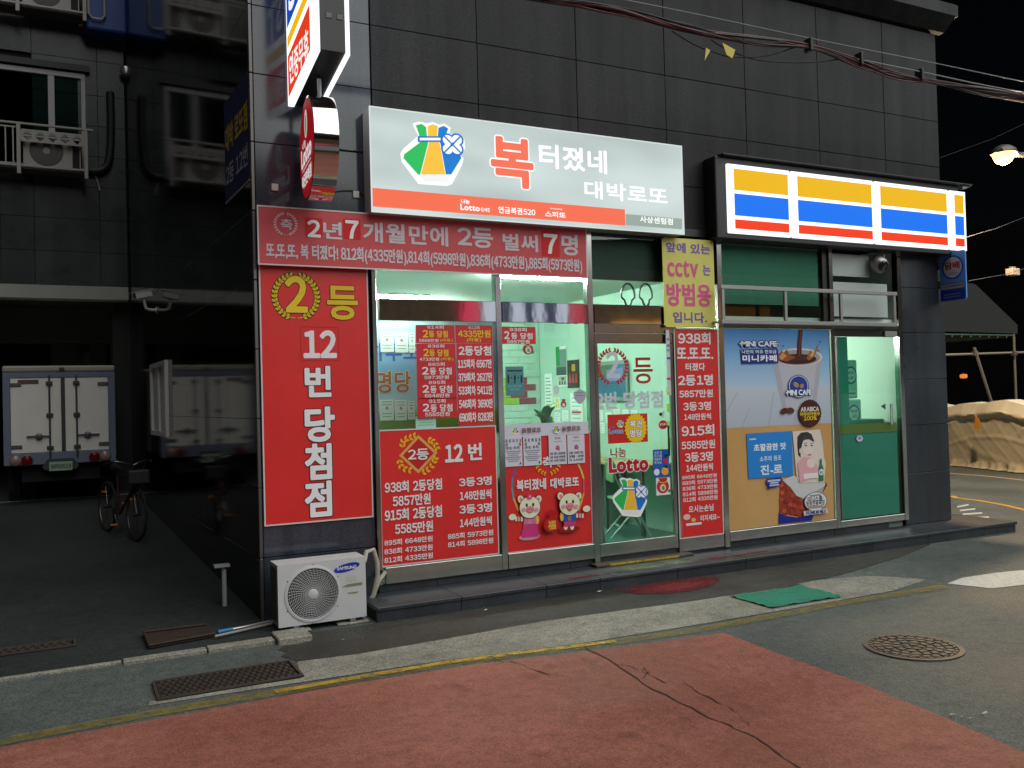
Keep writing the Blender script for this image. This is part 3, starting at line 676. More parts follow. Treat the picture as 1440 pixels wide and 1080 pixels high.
# ---- convenience store light box sign, four panels of stripes
YC = 7.70
CS = thing('striped_store_sign', 'lit convenience store sign with yellow, blue and red stripes in four panels', 'sign', (8.9, 7.94, 3.7))
g0, g1 = PY(1024.7, 230.2, YC), PY(1357, 352.5, YC)
cz1_, cz0_ = (PY(1024.7, 230.2, YC).z + PY(1355.4, 269.5, YC).z) / 2, (PY(1027.9, 327, YC).z + g1.z) / 2
MB().box(g0.x - .16, g1.x - .02, YC + .04, 7.945, cz0_ - .06, cz1_ + .085, b=0.012).obj('housing', CS, mat('sign_black', (24, 22, 24), 0.4))
MB().box(g0.x - .10, g1.x + .16, YC - .03, 7.90, cz1_ + .087, cz1_ + .105, b=0.004).obj('hood', CS, mat('sign_black'))
MB().prism([(g1.x + .0, YC, cz1_ + .03), (g1.x + .17, YC, cz1_ + .085), (g1.x + .0, YC, cz1_ + .085)], (0, .05, 0)).obj('hood_end', CS, ALU)
pe = [1024.7, 1111.7, 1114.5, 1228.5, 1231.5, 1333.5, 1336.5, 1357]
xs = [PY(u, 290, YC).x for u in pe]
for i in range(4):
    x0, x1 = xs[2 * i], xs[2 * i + 1]
    pn = MB().box(x0, x1, YC, YC + .038, cz0_, cz1_, b=0.006).obj('lit_panel', CS, mat('lit_white', alb=(.93, .97, 1.0), emit=1.35))
    pp = FP(YC, emit=1.0, tg='lit'); H = cz1_ - cz0_; a0, a1 = x0 + (.085 if i < 3 else .08), x1 - (.03 if i < 3 else .03)
    for t0, t1, c in ((.065, .375, (232, 178, 0)), (.425, .745, (8, 112, 236)), (.80, .935, (238, 58, 14))):
        pp.raw([(a0, cz1_ - H * t1), (a1, cz1_ - H * t1), (a1, cz1_ - H * t0), (a0, cz1_ - H * t0)], c, True)
    pp.mb.obj('stripe', pn)
MB().box(xs[-1] + .001, xs[-1] + .012, YC + .004, 7.9, cz0_, cz1_).obj('end_face', CS, mat('lit_white'))
# ---- red banner over the windows
YB_ = 7.86
def board(name, label, cat, x0, x1, z0, z1, y, m, th=0.012, edge=None, group=None):
    t = thing(name, label, cat, ((x0 + x1) / 2, y + th, z0), group)
    MB().box(x0, x1, y + .0003, y + th, z0, z1).obj('board', t, m)
    if edge:
        e = .012
        for q in ((x0 - e, x1 + e, z0 - e, z0), (x0 - e, x1 + e, z1, z1 + e), (x0 - e, x0, z0, z1), (x1, x1 + e, z0, z1)):
            MB().box(q[0], q[1], y - .003, y + th, q[2], q[3]).obj('edging', t, edge)
    return t
REDM = mat('red_vinyl', (218, 46, 44), 0.32, noise=0.1, scale=2.5, bump=0.12, bscale=5)
REDB = mat('red_banner_cloth', (200, 70, 76), 0.55, noise=0.12, scale=3, bump=0.25, bscale=4)
WED = mat('white_edge', (205, 200, 200), 0.5)
a, b = PY(363, 288, YB_), PY(825, 392, YB_)
zt = (PY(363, 288, YB_).z + PY(825, 325, YB_).z) / 2; zb = (PY(364, 368, YB_).z + PY(826, 392, YB_).z) / 2
BN = board('red_banner', 'long faded red banner with two rows of white lettering above the shop windows', 'banner', a.x, b.x, zb, zt, YB_, REDB, .012, WED)
MB().box(a.x + 1.1, b.x - .05, YB_ + .013, 7.89, zb + .02, zb + .05).obj('batten', BN, ALU)
P = FP(YB_, (350, 280, 2.939), rough=.6)
GW = (206, 196, 204)
P.laurel(152, 103, 44, 44, GW, 11, .22); P.text('축', 130, 80, 180, 127, GW, .02)
for q in ((232, 75, 305, 162), (388, 80, 463, 168), (1208, 132, 1285, 240)): P.rect(*q, (200, 20, 24)); P.k -= 1
P.k += 1
for t, *q in (('2', 240, 84, 297, 160), ('7', 398, 86, 455, 166), ('7', 1217, 142, 1277, 228)): P.text(t, *q, (236, 232, 236), .05)
for t, *q in (('년', 306, 92, 386, 168), ('개월만에', 470, 93, 824, 197), ('2등', 860, 112, 1010, 205), ('벌써', 1047, 140, 1195, 220), ('명', 1290, 145, 1360, 235)): P.text(t, *q, GW, .035)
P.text('또,또,또, 복 터졌다! 812회(4335만원),814회(5998만원),836회(4733만원),885회(5973만원)', 70, 178, 1378, 310, GW, .03)
P.build('lettering', BN)
# ---- tall red panel on the pillar
YP = 7.935
a, b = PY(365.5, 370.5, YP), PY(523.5, 728.5, YP)
zt = PY(364.4, 371, YP).z; zb = PY(367, 739, YP).z
PN = board('tall_red_panel', 'tall red panel with yellow laurel and vertical white lettering on the left pillar', 'sign', a.x, b.x, zb, zt, YP, REDM, .010, WED)
P = FP(YP, (350, 360, 2.77))
OUT = (58, 26, 10)
P.laurel(184, 158, 82, 84, (222, 186, 30), 14, .24, -72, 74, OUT)
P.text('2', 138, 75, 230, 222, (232, 196, 34), .05, OUT, .022); P.text('등', 302, 114, 426, 250, (222, 186, 30), .035, OUT, .025)
P.frame(200, 275, 352, 408, (176, 26, 30), .004)
P.text('12', 210, 288, 343, 398, (232, 226, 232), .06)
for t, *q in (('번', 215, 428, 322, 549), ('당', 215, 588, 337, 722), ('첨', 215, 732, 325, 868), ('점', 215, 880, 325, 1012)): P.text(t, *q, (232, 230, 234), .05, (70, 22, 16), .03)
P.build('lettering', PN)
# ---- result stickers on the first window
YW = 7.928
STR = mat('red_sticker', (204, 34, 44), 0.4, noise=0.1, scale=5)
CR1 = (520, 380, 4.694)
def sticker(name, label, crop, box, m, group=None, y=YW, th=.0025, cat='sticker'):
    q = FP(y, crop); a0, b1 = q.px(box[0], box[1]); a1, b0 = q.px(box[2], box[3])
    t = thing(name, label, cat, ((a0 + a1) / 2, y + .005, b0), group)
    MB().box(a0, a1, y + .0004, y + th, b0, b1).obj('sheet', t, m)
    return t, q
GP = 'red prize stickers on the shop windows'
for no, am, box, c1, c2, auto in (('814', '5898', (302, 360, 562, 482), YEL, WHT, 1), ('836', '4733', (306, 484, 567, 602), YEL, WHT, 1), ('885', '5973', (309, 604, 571, 722), WHT, WHT, 0), ('895', '6648', (312, 724, 574, 845), WHT, WHT, 0), ('915', '5585', (314, 847, 578, 968), WHT, WHT, 0)):
    t, q = sticker('prize_sticker', 'red prize sticker %s of the left column in the first window' % {'814': 'topmost, with yellow letters,', '836': 'second from the top', '885': 'in the middle', '895': 'fourth from the top', '915': 'lowest'}[no], CR1, box, STR, GP)
    x, y = box[0], box[1]
    q.text(no + '회', x + 76, y + 5, x + 186, y + 28, WHT, .02, sp=1.05)
    q.text('2', x + 34 + 12 * auto, y + 34, x + 80 + 5 * auto, y + 84, c1, .05); q.text('등 당첨', x + 86, y + 38, x + (213 if auto else 232), y + 84, c1, .03)
    if auto: q.text(am + '만원', x + 22, y + 92, x + 152, y + 114, WHT, .02); q.text('(자동)', x + 162, y + 92, x + 246, y + 114, YEL, .02)
    else: q.text(am + '만원', x + 50, y + 91, x + 214, y + 114, WHT, .02)
    q.build('lettering', t)
t, q = sticker('prize_sticker', 'red sticker with only yellow amount letters, top right of the first window', CR1, (564, 362, 812, 481), STR, GP)
q.text('812회', 650, 368, 725, 391, GW, .03); q.text('4335만원', 582, 393, 797, 444, YEL, .03); q.text('(자동)', 640, 446, 735, 476, YEL, .03); q.build('lettering', t)
t, q = sticker('prize_list_sheet', 'tall red list of earlier prizes in five white rows on the first window', CR1, (572, 484, 823, 1015), STR)
q.text('2등당첨', 585, 498, 802, 563, WHT, .04)
for i, s_ in enumerate(('115회차 6567만', '379회차 2627만', '533회차 5411만', '546회차 3690만', '690회차 8283만')): q.text(s_, 580 + 2.5 * i, 587 + 88 * i, 806 + 2.4 * i, 647 + 87.5 * i, WHT, .035)
q.build('lettering', t)
CR2 = (700, 450, 6.75)
t, q = sticker('prize_sticker', 'red prize sticker in the top left corner of the second window', CR2, (25, 62, 362, 228), STR, GP)
q.text('938회', 110, 72, 275, 110, WHT, .04); q.text('2', 58, 104, 112, 182, WHT, .06); q.text('등 당첨', 125, 120, 330, 182, WHT, .04); q.text('5857만원', 85, 186, 303, 224, WHT, .04); q.build('lettering', t)
# ---- big red poster under the first window
CR3 = (520, 580, 4.364)
P = FP(7.925, CR3)
a0, b1 = P.px(60, 116); a1, b0 = P.px(788, 866)
zt = b1; zb = (P.px(60, 942)[1] + b0) / 2
t = board('prize_poster', 'large red poster with a gold diamond laurel under the first window', 'poster', a0, a1, zb, zt, 7.925, REDM, .008, WED)
CX, CY = 298, 256
GLD_ = (216, 164, 82)
for s_, c in ((118, GLD_), (96, (190, 30, 34))):
    P.poly([(CX - s_, CY + 9 * s_ / 118), (CX, CY - s_), (CX + s_, CY - 9 * s_ / 118), (CX, CY + s_)], c)
def sprig(P, pts, rgb, leaf):
    q = [Vector(P.px(*p)) for p in pts]
    for i, p in enumerate(q):
        d = (q[min(i + 1, len(q) - 1)] - q[max(i - 1, 0)]).normalized()
        for s_ in (-1, 1):
            r = Matrix.Rotation(s_ * .7, 2) @ d; n = Vector((-r.y, r.x)) * leaf * .28
            P.raw([p, p + r * leaf * .5 + n, p + r * leaf, p + r * leaf * .5 - n], rgb, True)
    P.k += 1
GY = (232, 178, 30)
sprig(P, [(200, 215), (200, 190), (215, 170), (240, 158), (265, 148)], GY, .05); sprig(P, [(355, 165), (375, 172), (395, 190), (408, 212)], GY, .05)
sprig(P, [(180, 290), (185, 318), (205, 340), (235, 350)], GY, .05); sprig(P, [(320, 372), (345, 358), (370, 338), (388, 310), (398, 290)], GY, .05)
P.text('2등', 232, 226, 362, 288, WHT, .03)
P.text('12', 458, 198, 572, 302, WHT, .06); P.text('번', 600, 190, 688, 290, WHT, .04)
for s_, *q in (('938회 2등당첨', 90, 426, 443, 472), ('5857만원', 138, 510, 373, 561), ('915회 2등당첨', 90, 596, 443, 640), ('5585만원', 152, 682, 388, 728), ('895회 6648만원', 88, 784, 385, 790), ('836회 4733만원', 88, 838, 385, 843), ('812회 4335만원', 88, 890, 387, 894),
               ('3등3명', 545, 402, 748, 443), ('148만원씩', 550, 484, 746, 527), ('3등3명', 547, 568, 750, 608), ('144만원씩', 550, 652, 748, 690), ('885회 5973만원', 478, 744, 757, 752), ('814회 5898만원', 478, 795, 757, 801)): P.text(s_, *q, WHT, .035)
P.build('lettering', t)
# ---- pig poster under the second window
CR4 = (695, 590, 5.4)
P = FP(7.925, CR4)
a0, b1 = P.px(72, 130); a1, b0 = P.px(745, 942)
t = board('pig_poster', 'red poster with two cartoon pigs in festive dress under the second window', 'poster', a0, a1, (P.px(82, 1006)[1] + b0) / 2, b1, 7.925, REDM, .008, WED)
CRM, SKP, OL = (226, 228, 196), (232, 130, 150), (96, 60, 50)
arcs = [((166, 362), (140, 440), (96, 90, 160)), ((140, 440), (134, 520), (80, 130, 150)), ((134, 520), (146, 600), (90, 150, 160)), ((146, 600), (184, 695), (226, 160, 80)), ((636, 338), (662, 395), (200, 190, 90)), ((662, 395), (678, 450), (220, 190, 80)), ((678, 450), (678, 560), (214, 80, 110)), ((678, 560), (660, 620), (226, 150, 70)), ((660, 620), (636, 690), (220, 190, 80))]
for p, q, c in arcs: P.line([p, q], .022, c)
P.text('축', 362, 282, 442, 362, WHT, .03)
sprig(P, [(320, 352), (335, 378), (355, 395), (375, 405)], GY, .035); sprig(P, [(492, 342), (480, 370), (462, 388), (440, 402)], GY, .035)
P.text('복터졌네', 165, 458, 392, 528, WHT, .045); P.text('대박로또', 422, 446, 642, 508, WHT, .045)
def pig(P, x, y, fem):
    o = (lambda dx, dy: (x + dx, y + dy))
    P.ell(*o(0, 225 if fem else 190), 80, 26, (206, 140, 160) if fem else (150, 22, 26))
    if fem: P.poly([o(-45, 130), o(50, 120), o(72, 200), o(66, 222), o(-58, 232), o(-62, 210)], (204, 58, 128))
    else:
        for dx in (-24, 24): P.ell(*o(dx - 3, 172), 15, 24, CRM)
        P.poly([o(-46, 120), o(48, 112), o(46, 165), o(10, 170), o(0, 155), o(-10, 172), o(-38, 175)], (204, 58, 118))
    s_ = -1 if fem else 1
    for k, c in enumerate(((230, 225, 220), (204, 90, 90), (226, 190, 90), (90, 130, 180), (230, 225, 220))):
        x0 = s_ * (52 + 11 * k); P.poly([o(x0, 70 - 4 * k * s_ * 0 + 6), o(x0 + s_ * 11, 68), o(x0 + s_ * 11, 100 + (8 if fem else 0)), o(x0, 106)], c); P.k -= 1
    P.k += 1
    P.ell(*o(s_ * 130, 75 if fem else 35), 28, 24, CRM)
    P.ell(*o(-s_ * 58, 95), 14, 34, (226, 180, 90))
    P.poly([o(-44, 60), o(44, 55), o(52, 125), o(-46, 132)], (214, 110, 150) if fem else (44, 84, 168))
    P.ell(*o(0, 108), 13, 20, (224, 130, 160) if fem else (150, 120, 90))
    for dx in (-68, 66): P.ell(*o(dx, -62), 26, 36, OL, rot=-dx * .35); P.ell(*o(dx, -60), 22, 31, CRM, rot=-dx * .35); P.ell(*o(dx * .97, -58), 11, 19, SKP, rot=-dx * .35)
    P.ell(*o(0, 0), 81, 86, OL); P.ell(*o(0, 0), 77, 82, CRM)
    for dx in (-24, 24): P.ell(*o(dx, -18 - dx * .1), 8, 14, (88, 60, 30)); P.ell(*o(dx, -18 - dx * .1), 4, 8, (20, 14, 10))
    for dx in (-48, 48): P.ell(*o(dx, 18), 16, 16, (222, 150, 180))
    P.ell(*o(0, 16), 29, 25, (200, 80, 100)); P.ell(*o(0, 15), 26, 22, SKP)
    for dx in (-8, 8): P.ell(*o(dx, 15), 4, 6, (170, 60, 80))
    if fem: P.ell(*o(-4, -82), 22, 20, (214, 60, 120)); P.ell(*o(-4, -82), 10, 9, (240, 150, 180))
    else: P.ell(*o(0, 42), 12, 8, (200, 60, 80))
pig(P, 265, 665, True); pig(P, 560, 640, False)
P.poly([(395, 690), (408, 678), (424, 690), (438, 682), (466, 712), (440, 735), (398, 730)], (176, 20, 28)); P.ell(418, 795, 63, 60, (120, 14, 18)); P.ell(418, 793, 58, 56, (190, 24, 30)); P.text('福', 388, 765, 452, 828, (226, 186, 60), .02)
P.build('artwork', t)
# white header strip and notice sheets taped over it
t, q = sticker('white_header_strip', 'white strip with two small money bag logos along the top of the pig poster', CR4, (62, 40, 716, 106), mat('white_vinyl', (206, 204, 216), .45), y=7.915)
b = [q.px(62, 40), q.px(716, 106)]
for x, y in ((133, 55), (442, 44)): q.bag(x, y, x + 55, y + 60)
q.text('동행로또', 203, 63, 352, 96, (110, 44, 40), .03); q.text('동행로또', 508, 51, 653, 83, (110, 44, 40), .03); q.build('lettering', t)
PAP = mat('notice_paper', (206, 204, 216), .7)
for k, (x0, y0, x1, y1, side) in enumerate(((75, 136, 216, 352, 'leftmost'), (219, 130, 361, 344, 'second'), (412, 122, 552, 336, 'third'), (554, 116, 690, 328, 'rightmost'))):
    t, q = sticker('notice_sheet', '%s of the four white notice sheets taped on the pig poster' % side, CR4, (x0, y0, x1, y1), PAP, 'white notice sheets on the pig poster', y=7.913, cat='paper')
    INK = (70, 70, 84)
    if k < 2:
        q.text('새로라이브' if k == 0 else '새로매일토', x0 + 8, y0 + 14, x1 - 8, y0 + 36, INK, .02, sp=1.5); q.text('로 일', x0 + 10, y0 + 44, x1 - 12, y0 + 62, INK, .02, sp=3.5); q.text('(화·일 : 화-목)', x0 + 12, y0 + 70, x1 - 20, y0 + 92, INK, .02)
        for i in range(6): q.rect(x0 + 14 + 9 * (i % 3), y0 + 104 + i * 15, x1 - 14 - 9 * (i % 3), y0 + 107 + i * 15, (150, 150, 165)); q.k -= 1
        q.poly([(x1 - 26, y1 - 10), (x1 - 18, y1 - 34), (x1 - 8, y1 - 14)], (70, 80, 70))
    else:
        q.text('당첨', x0 + 48, y0 + 12, x1 - 50, y0 + 24, (150, 110, 110), .02); q.text('축', x0 + 52, y0 + 74, x0 + 88, y0 + 116, (178, 50, 90), .04)
        q.rect(x0 + 40, y0 + 44, x1 - 40, y0 + 47, (170, 160, 150))
        for i in range(3): q.text(('2등 2명 1268만원', '4등 40명 5만원정', '5등 720명 5천원정')[i] if k == 2 else ('2등 5857만', '3등 3명', '각 144만')[i], x0 + 12, y0 + 128 + 27 * i, x1 - 12, y0 + 142 + 26 * i, INK, .02)
    q.build('lettering', t)
# ---- yellow notice and slim red board
YY = 7.865
CR5 = (810, 320, 4.5)
P = FP(YY, CR5)
a0, b1 = P.px(543, 60); a1, b0 = P.px(885, 634)
t = board('yellow_notice', 'yellow plastic notice with purple and pink lettering about security cameras', 'sign', a0, a1, b0, b1, YY, mat('yellow_board', (216, 208, 104), .5, noise=.08, scale=6), .006)
P.text('앞에 있는', 568, 90, 850, 172, PUR, .045, (238, 226, 230), .012); P.text('cctv', 575, 200, 775, 318, PNK, .035, (240, 226, 220), .012); P.text('는', 800, 236, 852, 306, PUR, .04)
P.text('방범용', 570, 347, 858, 503, PNK, .045, (240, 226, 220), .012); P.text('입니다.', 612, 532, 830, 606, PUR, .045)
P.build('lettering', t)
for x, y in ((548, 66), (864, 84), (563, 624), (880, 628)):
    c = P.px(x, y); MB().lathe([(.012, 0), (.012, .004), (.006, .008)], (c[0], YY, c[1]), (0, -1, 0), n=10).obj('screw', t, mat('rusty_screw', (70, 52, 40), .6))
CR6 = (810, 540, 4.318)
YR = 7.905
P = FP(YR, CR5); Q = FP(YR, CR6)
a0, b1 = P.px(622, 644); a1, b0 = Q.px(893, 905)
t = board('slim_red_board', 'narrow red board of white prize figures right of the lottery door', 'sign', a0, a1, b0, b1, YR, REDM, .008, WED)
for s_, *q in (('938회', 645, 662, 852, 740), ('또.또.또.', 637, 760, 868, 833), ('터졌다', 692, 857, 817, 906), ('2등1명', 645, 932, 867, 998), ('5857만원', 652, 1028, 867, 1072)): P.text(s_, *q, WHT, .04)
Q.mb = P.mb
for s_, *q in (('3등3명', 650, 110, 820, 158), ('148만원씩', 655, 181, 820, 215), ('915회', 640, 252, 840, 312), ('5585만원', 640, 347, 845, 388), ('3등3명', 660, 417, 832, 465), ('144만원씩', 668, 490, 832, 524), ('895회 6648만원', 643, 557, 855, 565), ('885회 5973만원', 645, 590, 857, 598), ('836회 4733만원', 647, 624, 858, 632), ('814회 5898만원', 648, 658, 860, 666), ('812회 4335만원', 650, 692, 860, 700), ('오시는손님', 683, 741, 835, 768), ('터지세요~', 755, 797, 872, 822)): Q.text(s_, *q, WHT, .03)
Q.ell(718, 818, 26, 28, (206, 60, 66)); Q.ell(713, 825, 14, 12, (222, 190, 60)); Q.rect(668, 848, 762, 852, WHT); Q.ell(672, 808, 22, 18, (226, 190, 180))
P.build('lettering', t)
# ---- stickers on the lottery door
YD = 7.926
def decal(name, label, P, cat='sticker'):
    xs = [v[0] for v in P.mb.v]; zs = [v[2] for v in P.mb.v]
    t = thing(name, label, cat, ((min(xs) + max(xs)) / 2, P.o.y, min(zs))); P.build('print', t); return t
CR7 = (820, 460, 7.714)
P = FP(YD, CR7); P.laurel(320, 430, 152, 180, (176, 30, 44), 13, .26, -74, 74); P.text('2', 242, 265, 398, 552, SIL, .035); decal('laurel_decal', 'red laurel with silver figure 2 stuck on the lottery door glass', P)
P = FP(YD, CR7); P.text('등', 540, 330, 760, 612, (172, 24, 32), .01); decal('red_letter_decal', 'single large red Korean letter beside the laurel on the door glass', P)
P = FP(YD, CR7); P.text('2번 당첨점', 120, 705, 868, 876, SIL, .05); decal('silver_letter_decal', 'row of silver Korean letters across the lottery door glass', P)
P = FP(YD, CR6); P.rect(190, 187, 437, 350, (204, 40, 28)); P.bag(247, 220, 290, 264)
ca = P.px(360, 268); rr = abs(P.px(430, 268)[0] - ca[0]); P.raw([(ca[0] + rr * (1 if k % 2 else .86) * math.cos(k * math.pi / 24), ca[1] + rr * 1.12 * (1 if k % 2 else .86) * math.sin(k * math.pi / 24)) for k in range(48)], (238, 196, 20))
P.text('복권', 322, 222, 398, 260, (240, 240, 236), .05, (40, 40, 40), .05); P.text('명당', 322, 278, 400, 320, (240, 240, 236), .05, (40, 40, 40), .05); P.text('나눔', 200, 250, 232, 272, (90, 110, 180), .03); P.text('Lotto', 197, 274, 285, 300, (80, 120, 190), .06, (236, 236, 236), .06)
decal('lucky_spot_sticker', 'red door sticker with a yellow burst on the right half', P)
P = FP(YD, CR6); P.text('나눔', 208, 388, 305, 442, (150, 22, 30), .02, (236, 232, 232), .03); P.text('Lotto', 196, 447, 440, 525, (178, 22, 36), .09, (238, 236, 236), .06); decal('lotto_letter_decal', 'dark red Lotto lettering outlined in white on the door glass', P)
P = FP(YD, CR6); P.bag(222, 568, 437, 808); decal('money_bag_decal', 'large green, orange and blue money bag decal low on the door', P)
P = FP(YD, CR6); P.rect(465, 400, 568, 560, (28, 92, 182)); P.ell(490, 535, 17, 20, (226, 228, 230)); P.ell(540, 528, 22, 26, (232, 160, 30)); P.ell(543, 508, 13, 13, (226, 190, 150)); P.poly([(528, 505), (543, 490), (558, 505), (552, 512)], (30, 26, 26)); P.ell(543, 465, 15, 16, (204, 40, 60))
for i in range(4): P.text(('입장 전', '마스크를', '착용하여', '주세요')[i], 474, 410 + i * 20, 520, 425 + i * 20, (206, 222, 236), .02)
decal('blue_notice_sticker', 'small blue notice sticker near the right edge of the door', P)
P = FP(YD, CR6); P.rect(485, 572, 574, 670, (222, 224, 226)); P.ell(527, 622, 37, 42, (198, 30, 34)); P.poly([(500, 572), (556, 568), (548, 590), (508, 590)], (198, 30, 34)); P.ell(527, 630, 18, 22, (226, 214, 190)); P.text('福', 518, 618, 537, 642, (60, 50, 40), .01); P.ell(566, 648, 8, 10, (60, 140, 60)); P.line([(505, 595), (527, 600), (550, 593)], .01, (226, 186, 50))
decal('red_pouch_sticker', 'white sticker with a red lucky pouch below the blue notice', P)
P = FP(YD, CR6); P.ell(528, 247, 27, 27, (196, 34, 46)); P.text('당기세요', 508, 238, 549, 252, (236, 226, 226), .03); decal('round_red_sticker', 'small round red pull sticker on the door glass', P)
P = FP(YD, CR6); P.poly([(498, 184), (536, 160), (532, 208)], (186, 190, 196)); P.ell(514, 184, 10, 10, (30, 34, 36)); decal('triangle_sticker', 'small grey triangular sticker above the round red one', P)
P = FP(7.883, CR5); P.rect(567, 648, 602, 1060, (196, 200, 204)); 
for y, c in ((700, (120, 130, 150)), (740, (110, 120, 160)), (820, (60, 90, 160)), (950, (200, 60, 60)), (1040, (206, 190, 90)), (770, (140, 150, 160))): P.rect(573, y, 598, y + 14, c); P.k -= 1
decal('height_tape', 'pale vertical tape with coloured marks on the right door jamb', P)
# ---- coffee poster of the convenience store
CR8 = (1010, 455, 7.2); CR9 = (1010, 595, 6.753)
YO = 7.915
P = FP(YO, CR8, tg='', rough=.4)
a0, b1 = P.px(47, 56); a1, b0 = FP(YO, CR9).px(1104, 906)
t = board('coffee_poster', 'tall poster of a paper coffee cup above an ice cream offer on the store window', 'poster', a0, a1, b0, b1, YO, mat('poster_tan', (196, 148, 86), .45, noise=.25, scale=1.6, tint2=(222, 186, 134)), .01, mat('poster_edge', (120, 120, 116), .4, .5))
def gmat(name, stops):
    """printed vertical blend between colours, by height"""
    m = mat(name, stops[0][1], .45); nt = m.node_tree; geo = nt.nodes.new('ShaderNodeNewGeometry'); sp = nt.nodes.new('ShaderNodeSeparateXYZ'); nt.links.new(geo.outputs[0], sp.inputs[0])
    mr = nt.nodes.new('ShaderNodeMapRange'); mr.inputs[1].default_value = stops[0][0]; mr.inputs[2].default_value = stops[-1][0]; nt.links.new(sp.outputs[2], mr.inputs[0])
    rp = nt.nodes.new('ShaderNodeValToRGB'); e = rp.color_ramp.elements
    while len(e) < len(stops): e.new(.5)
    for i, (z, c) in enumerate(stops): e[i].position = (z - stops[0][0]) / (stops[-1][0] - stops[0][0]); e[i].color = (*lin(c), 1)
    nt.links.new(mr.outputs[0], rp.inputs[0]); nt.links.new(rp.outputs[0], nt.nodes['Principled BSDF'].inputs['Base Color']); return m
zsky = P.px(500, 640)[1]; zmid = P.px(80, 1060)[1]
P.raw([(a0, zsky), (a1, zsky), (a1, b1), (a0, b1)], gmat('printed_sky', [(zsky, (176, 200, 226)), ((zsky + b1) / 2, (128, 178, 222)), (b1, (58, 130, 198))])); P.k -= 1
P.raw([(a0, zmid), (a1, zmid), (a1, zsky), (a0, zsky)], gmat('printed_table', [(zmid, (176, 182, 196)), (zsky, (190, 198, 210))]))
for p, q in (((200, 690), (80, 900)), ((320, 850), (240, 1050)), ((560, 700), (510, 1040)), ((770, 920), (780, 1030)), ((1000, 940), (1040, 1020))): P.line([p, q], .006, (140, 146, 160)); P.k -= 1
P.k += 1
cup = (188, 188, 198)
P.poly([(545, 370), (1050, 345), (985, 850), (880, 880), (760, 880), (648, 850)], (174, 174, 186)); P.poly([(600, 370), (1000, 350), (945, 850), (860, 875), (770, 875), (690, 850)], cup)
P.ell(815, 340, 240, 92, (210, 208, 214)); P.ell(810, 345, 222, 78, (168, 156, 152)); P.ell(800, 360, 195, 52, (52, 20, 12)); P.ell(780, 350, 150, 26, (84, 34, 18))
P.poly([(590, 330), (640, 270), (655, 300), (690, 260), (720, 320), (780, 340), (700, 385), (610, 370)], (150, 80, 40)); P.poly([(610, 340), (650, 290), (690, 330), (640, 370)], (206, 150, 90))
P.poly([(890, 350), (930, 270), (960, 300), (1015, 200), (990, 290), (950, 350), (910, 375)], (160, 100, 50)); P.poly([(920, 330), (950, 285), (985, 250), (950, 335)], (222, 180, 110))
P.poly([(815, 62), (852, 62), (840, 180), (838, 350), (790, 350), (800, 200)], (74, 26, 16)); P.poly([(828, 62), (838, 62), (826, 200), (818, 330), (806, 330)], (130, 52, 30))
for x, y in ((652, 228), (1028, 185), (1008, 275)): P.ell(x, y, 7, 7, (60, 30, 20), 10)
NAV = (28, 44, 130)
P.text('·MINI CAFE·', 205, 175, 602, 235, (232, 236, 244), .09, NAV, .16)
P.poly([(220, 262), (590, 250), (604, 290), (602, 400), (232, 408)], NAV); P.text('나만의 여유 한모금', 230, 266, 582, 304, (226, 232, 244), .03); P.text('미니카페', 236, 318, 586, 386, (236, 240, 248), .07)
P.ell(806, 636, 106, 118, NAV); P.ell(806, 636, 98, 110, (206, 208, 218)); P.ell(806, 636, 90, 102, (34, 58, 150))
P.ell(780, 620, 30, 24, (196, 150, 100), rot=-25); P.ell(838, 632, 22, 22, (180, 130, 84), rot=20); P.line([(760, 606), (800, 634)], .006, (90, 50, 30)); P.text('·MINI CAFE·', 672, 672, 945, 722, (236, 240, 248), .08, NAV, .12)
P.ell(660, 884, 38, 30, (84, 40, 28), rot=10); P.ell(722, 880, 38, 30, (96, 48, 34), rot=-10)
ca = P.px(918, 908); rr = abs(P.px(1035, 908)[0] - ca[0]); P.raw([(ca[0] + rr * (1 if k % 2 else .94) * math.cos(k * math.pi / 32), ca[1] + rr * .9 * (1 if k % 2 else .94) * math.sin(k * math.pi / 32)) for k in range(64)], (74, 30, 30))
P.text('ARABICA', 822, 846, 1008, 886, (230, 222, 214), .05); P.text('아라비카원두', 815, 898, 1018, 932, (226, 196, 40), .05); P.text('100%', 852, 938, 986, 976, (226, 196, 40), .06)
# lower half
Q = FP(YO, CR9); Q.mb = P.mb; Q.k = 2
Q.poly([(585, 515), (640, 560), (700, 640), (760, 690), (850, 800), (800, 900), (575, 850)], (150, 56, 40))
for i in range(46):
    x = 585 + random.random() * 240; y = 540 + (x - 585) * .9 + random.random() * (880 - 540 - (x - 585) * .9) * .95
    if y < 880 and x < 820: Q.ell(x, y, 24, 22, random.choice(((176, 70, 50), (160, 58, 42), (190, 84, 60), (140, 46, 36))), 9); Q.k -= .8
Q.k = 8
Q.poly([(572, 850), (640, 880), (740, 895), (830, 885), (905, 862), (885, 925), (570, 958)], (30, 40, 140))
Q.poly([(606, 540), (706, 500), (1000, 560), (1020, 590), (800, 715), (740, 690), (690, 620)], (206, 204, 204)); Q.poly([(800, 715), (1020, 590), (1005, 640), (960, 690), (860, 740)], (176, 168, 166)); Q.poly([(990, 640), (1022, 560), (1028, 590), (985, 665)], (60, 40, 34))
Q.poly([(264, 100), (695, 74), (708, 500), (284, 530)], (36, 132, 214))
WB = (228, 234, 240)
Q.text('초깔끔한 맛', 330, 200, 640, 250, WB, .06); Q.text('소주의 원조', 388, 316, 595, 352, WB, .02); Q.text('진-로', 395, 400, 605, 478, WB, .05); Q.rect(292, 148, 355, 158, (200, 214, 230))
Q.poly([(700, 80), (960, 60), (985, 180), (998, 320), (1015, 380), (1000, 560), (760, 568), (735, 480)], (222, 208, 198))
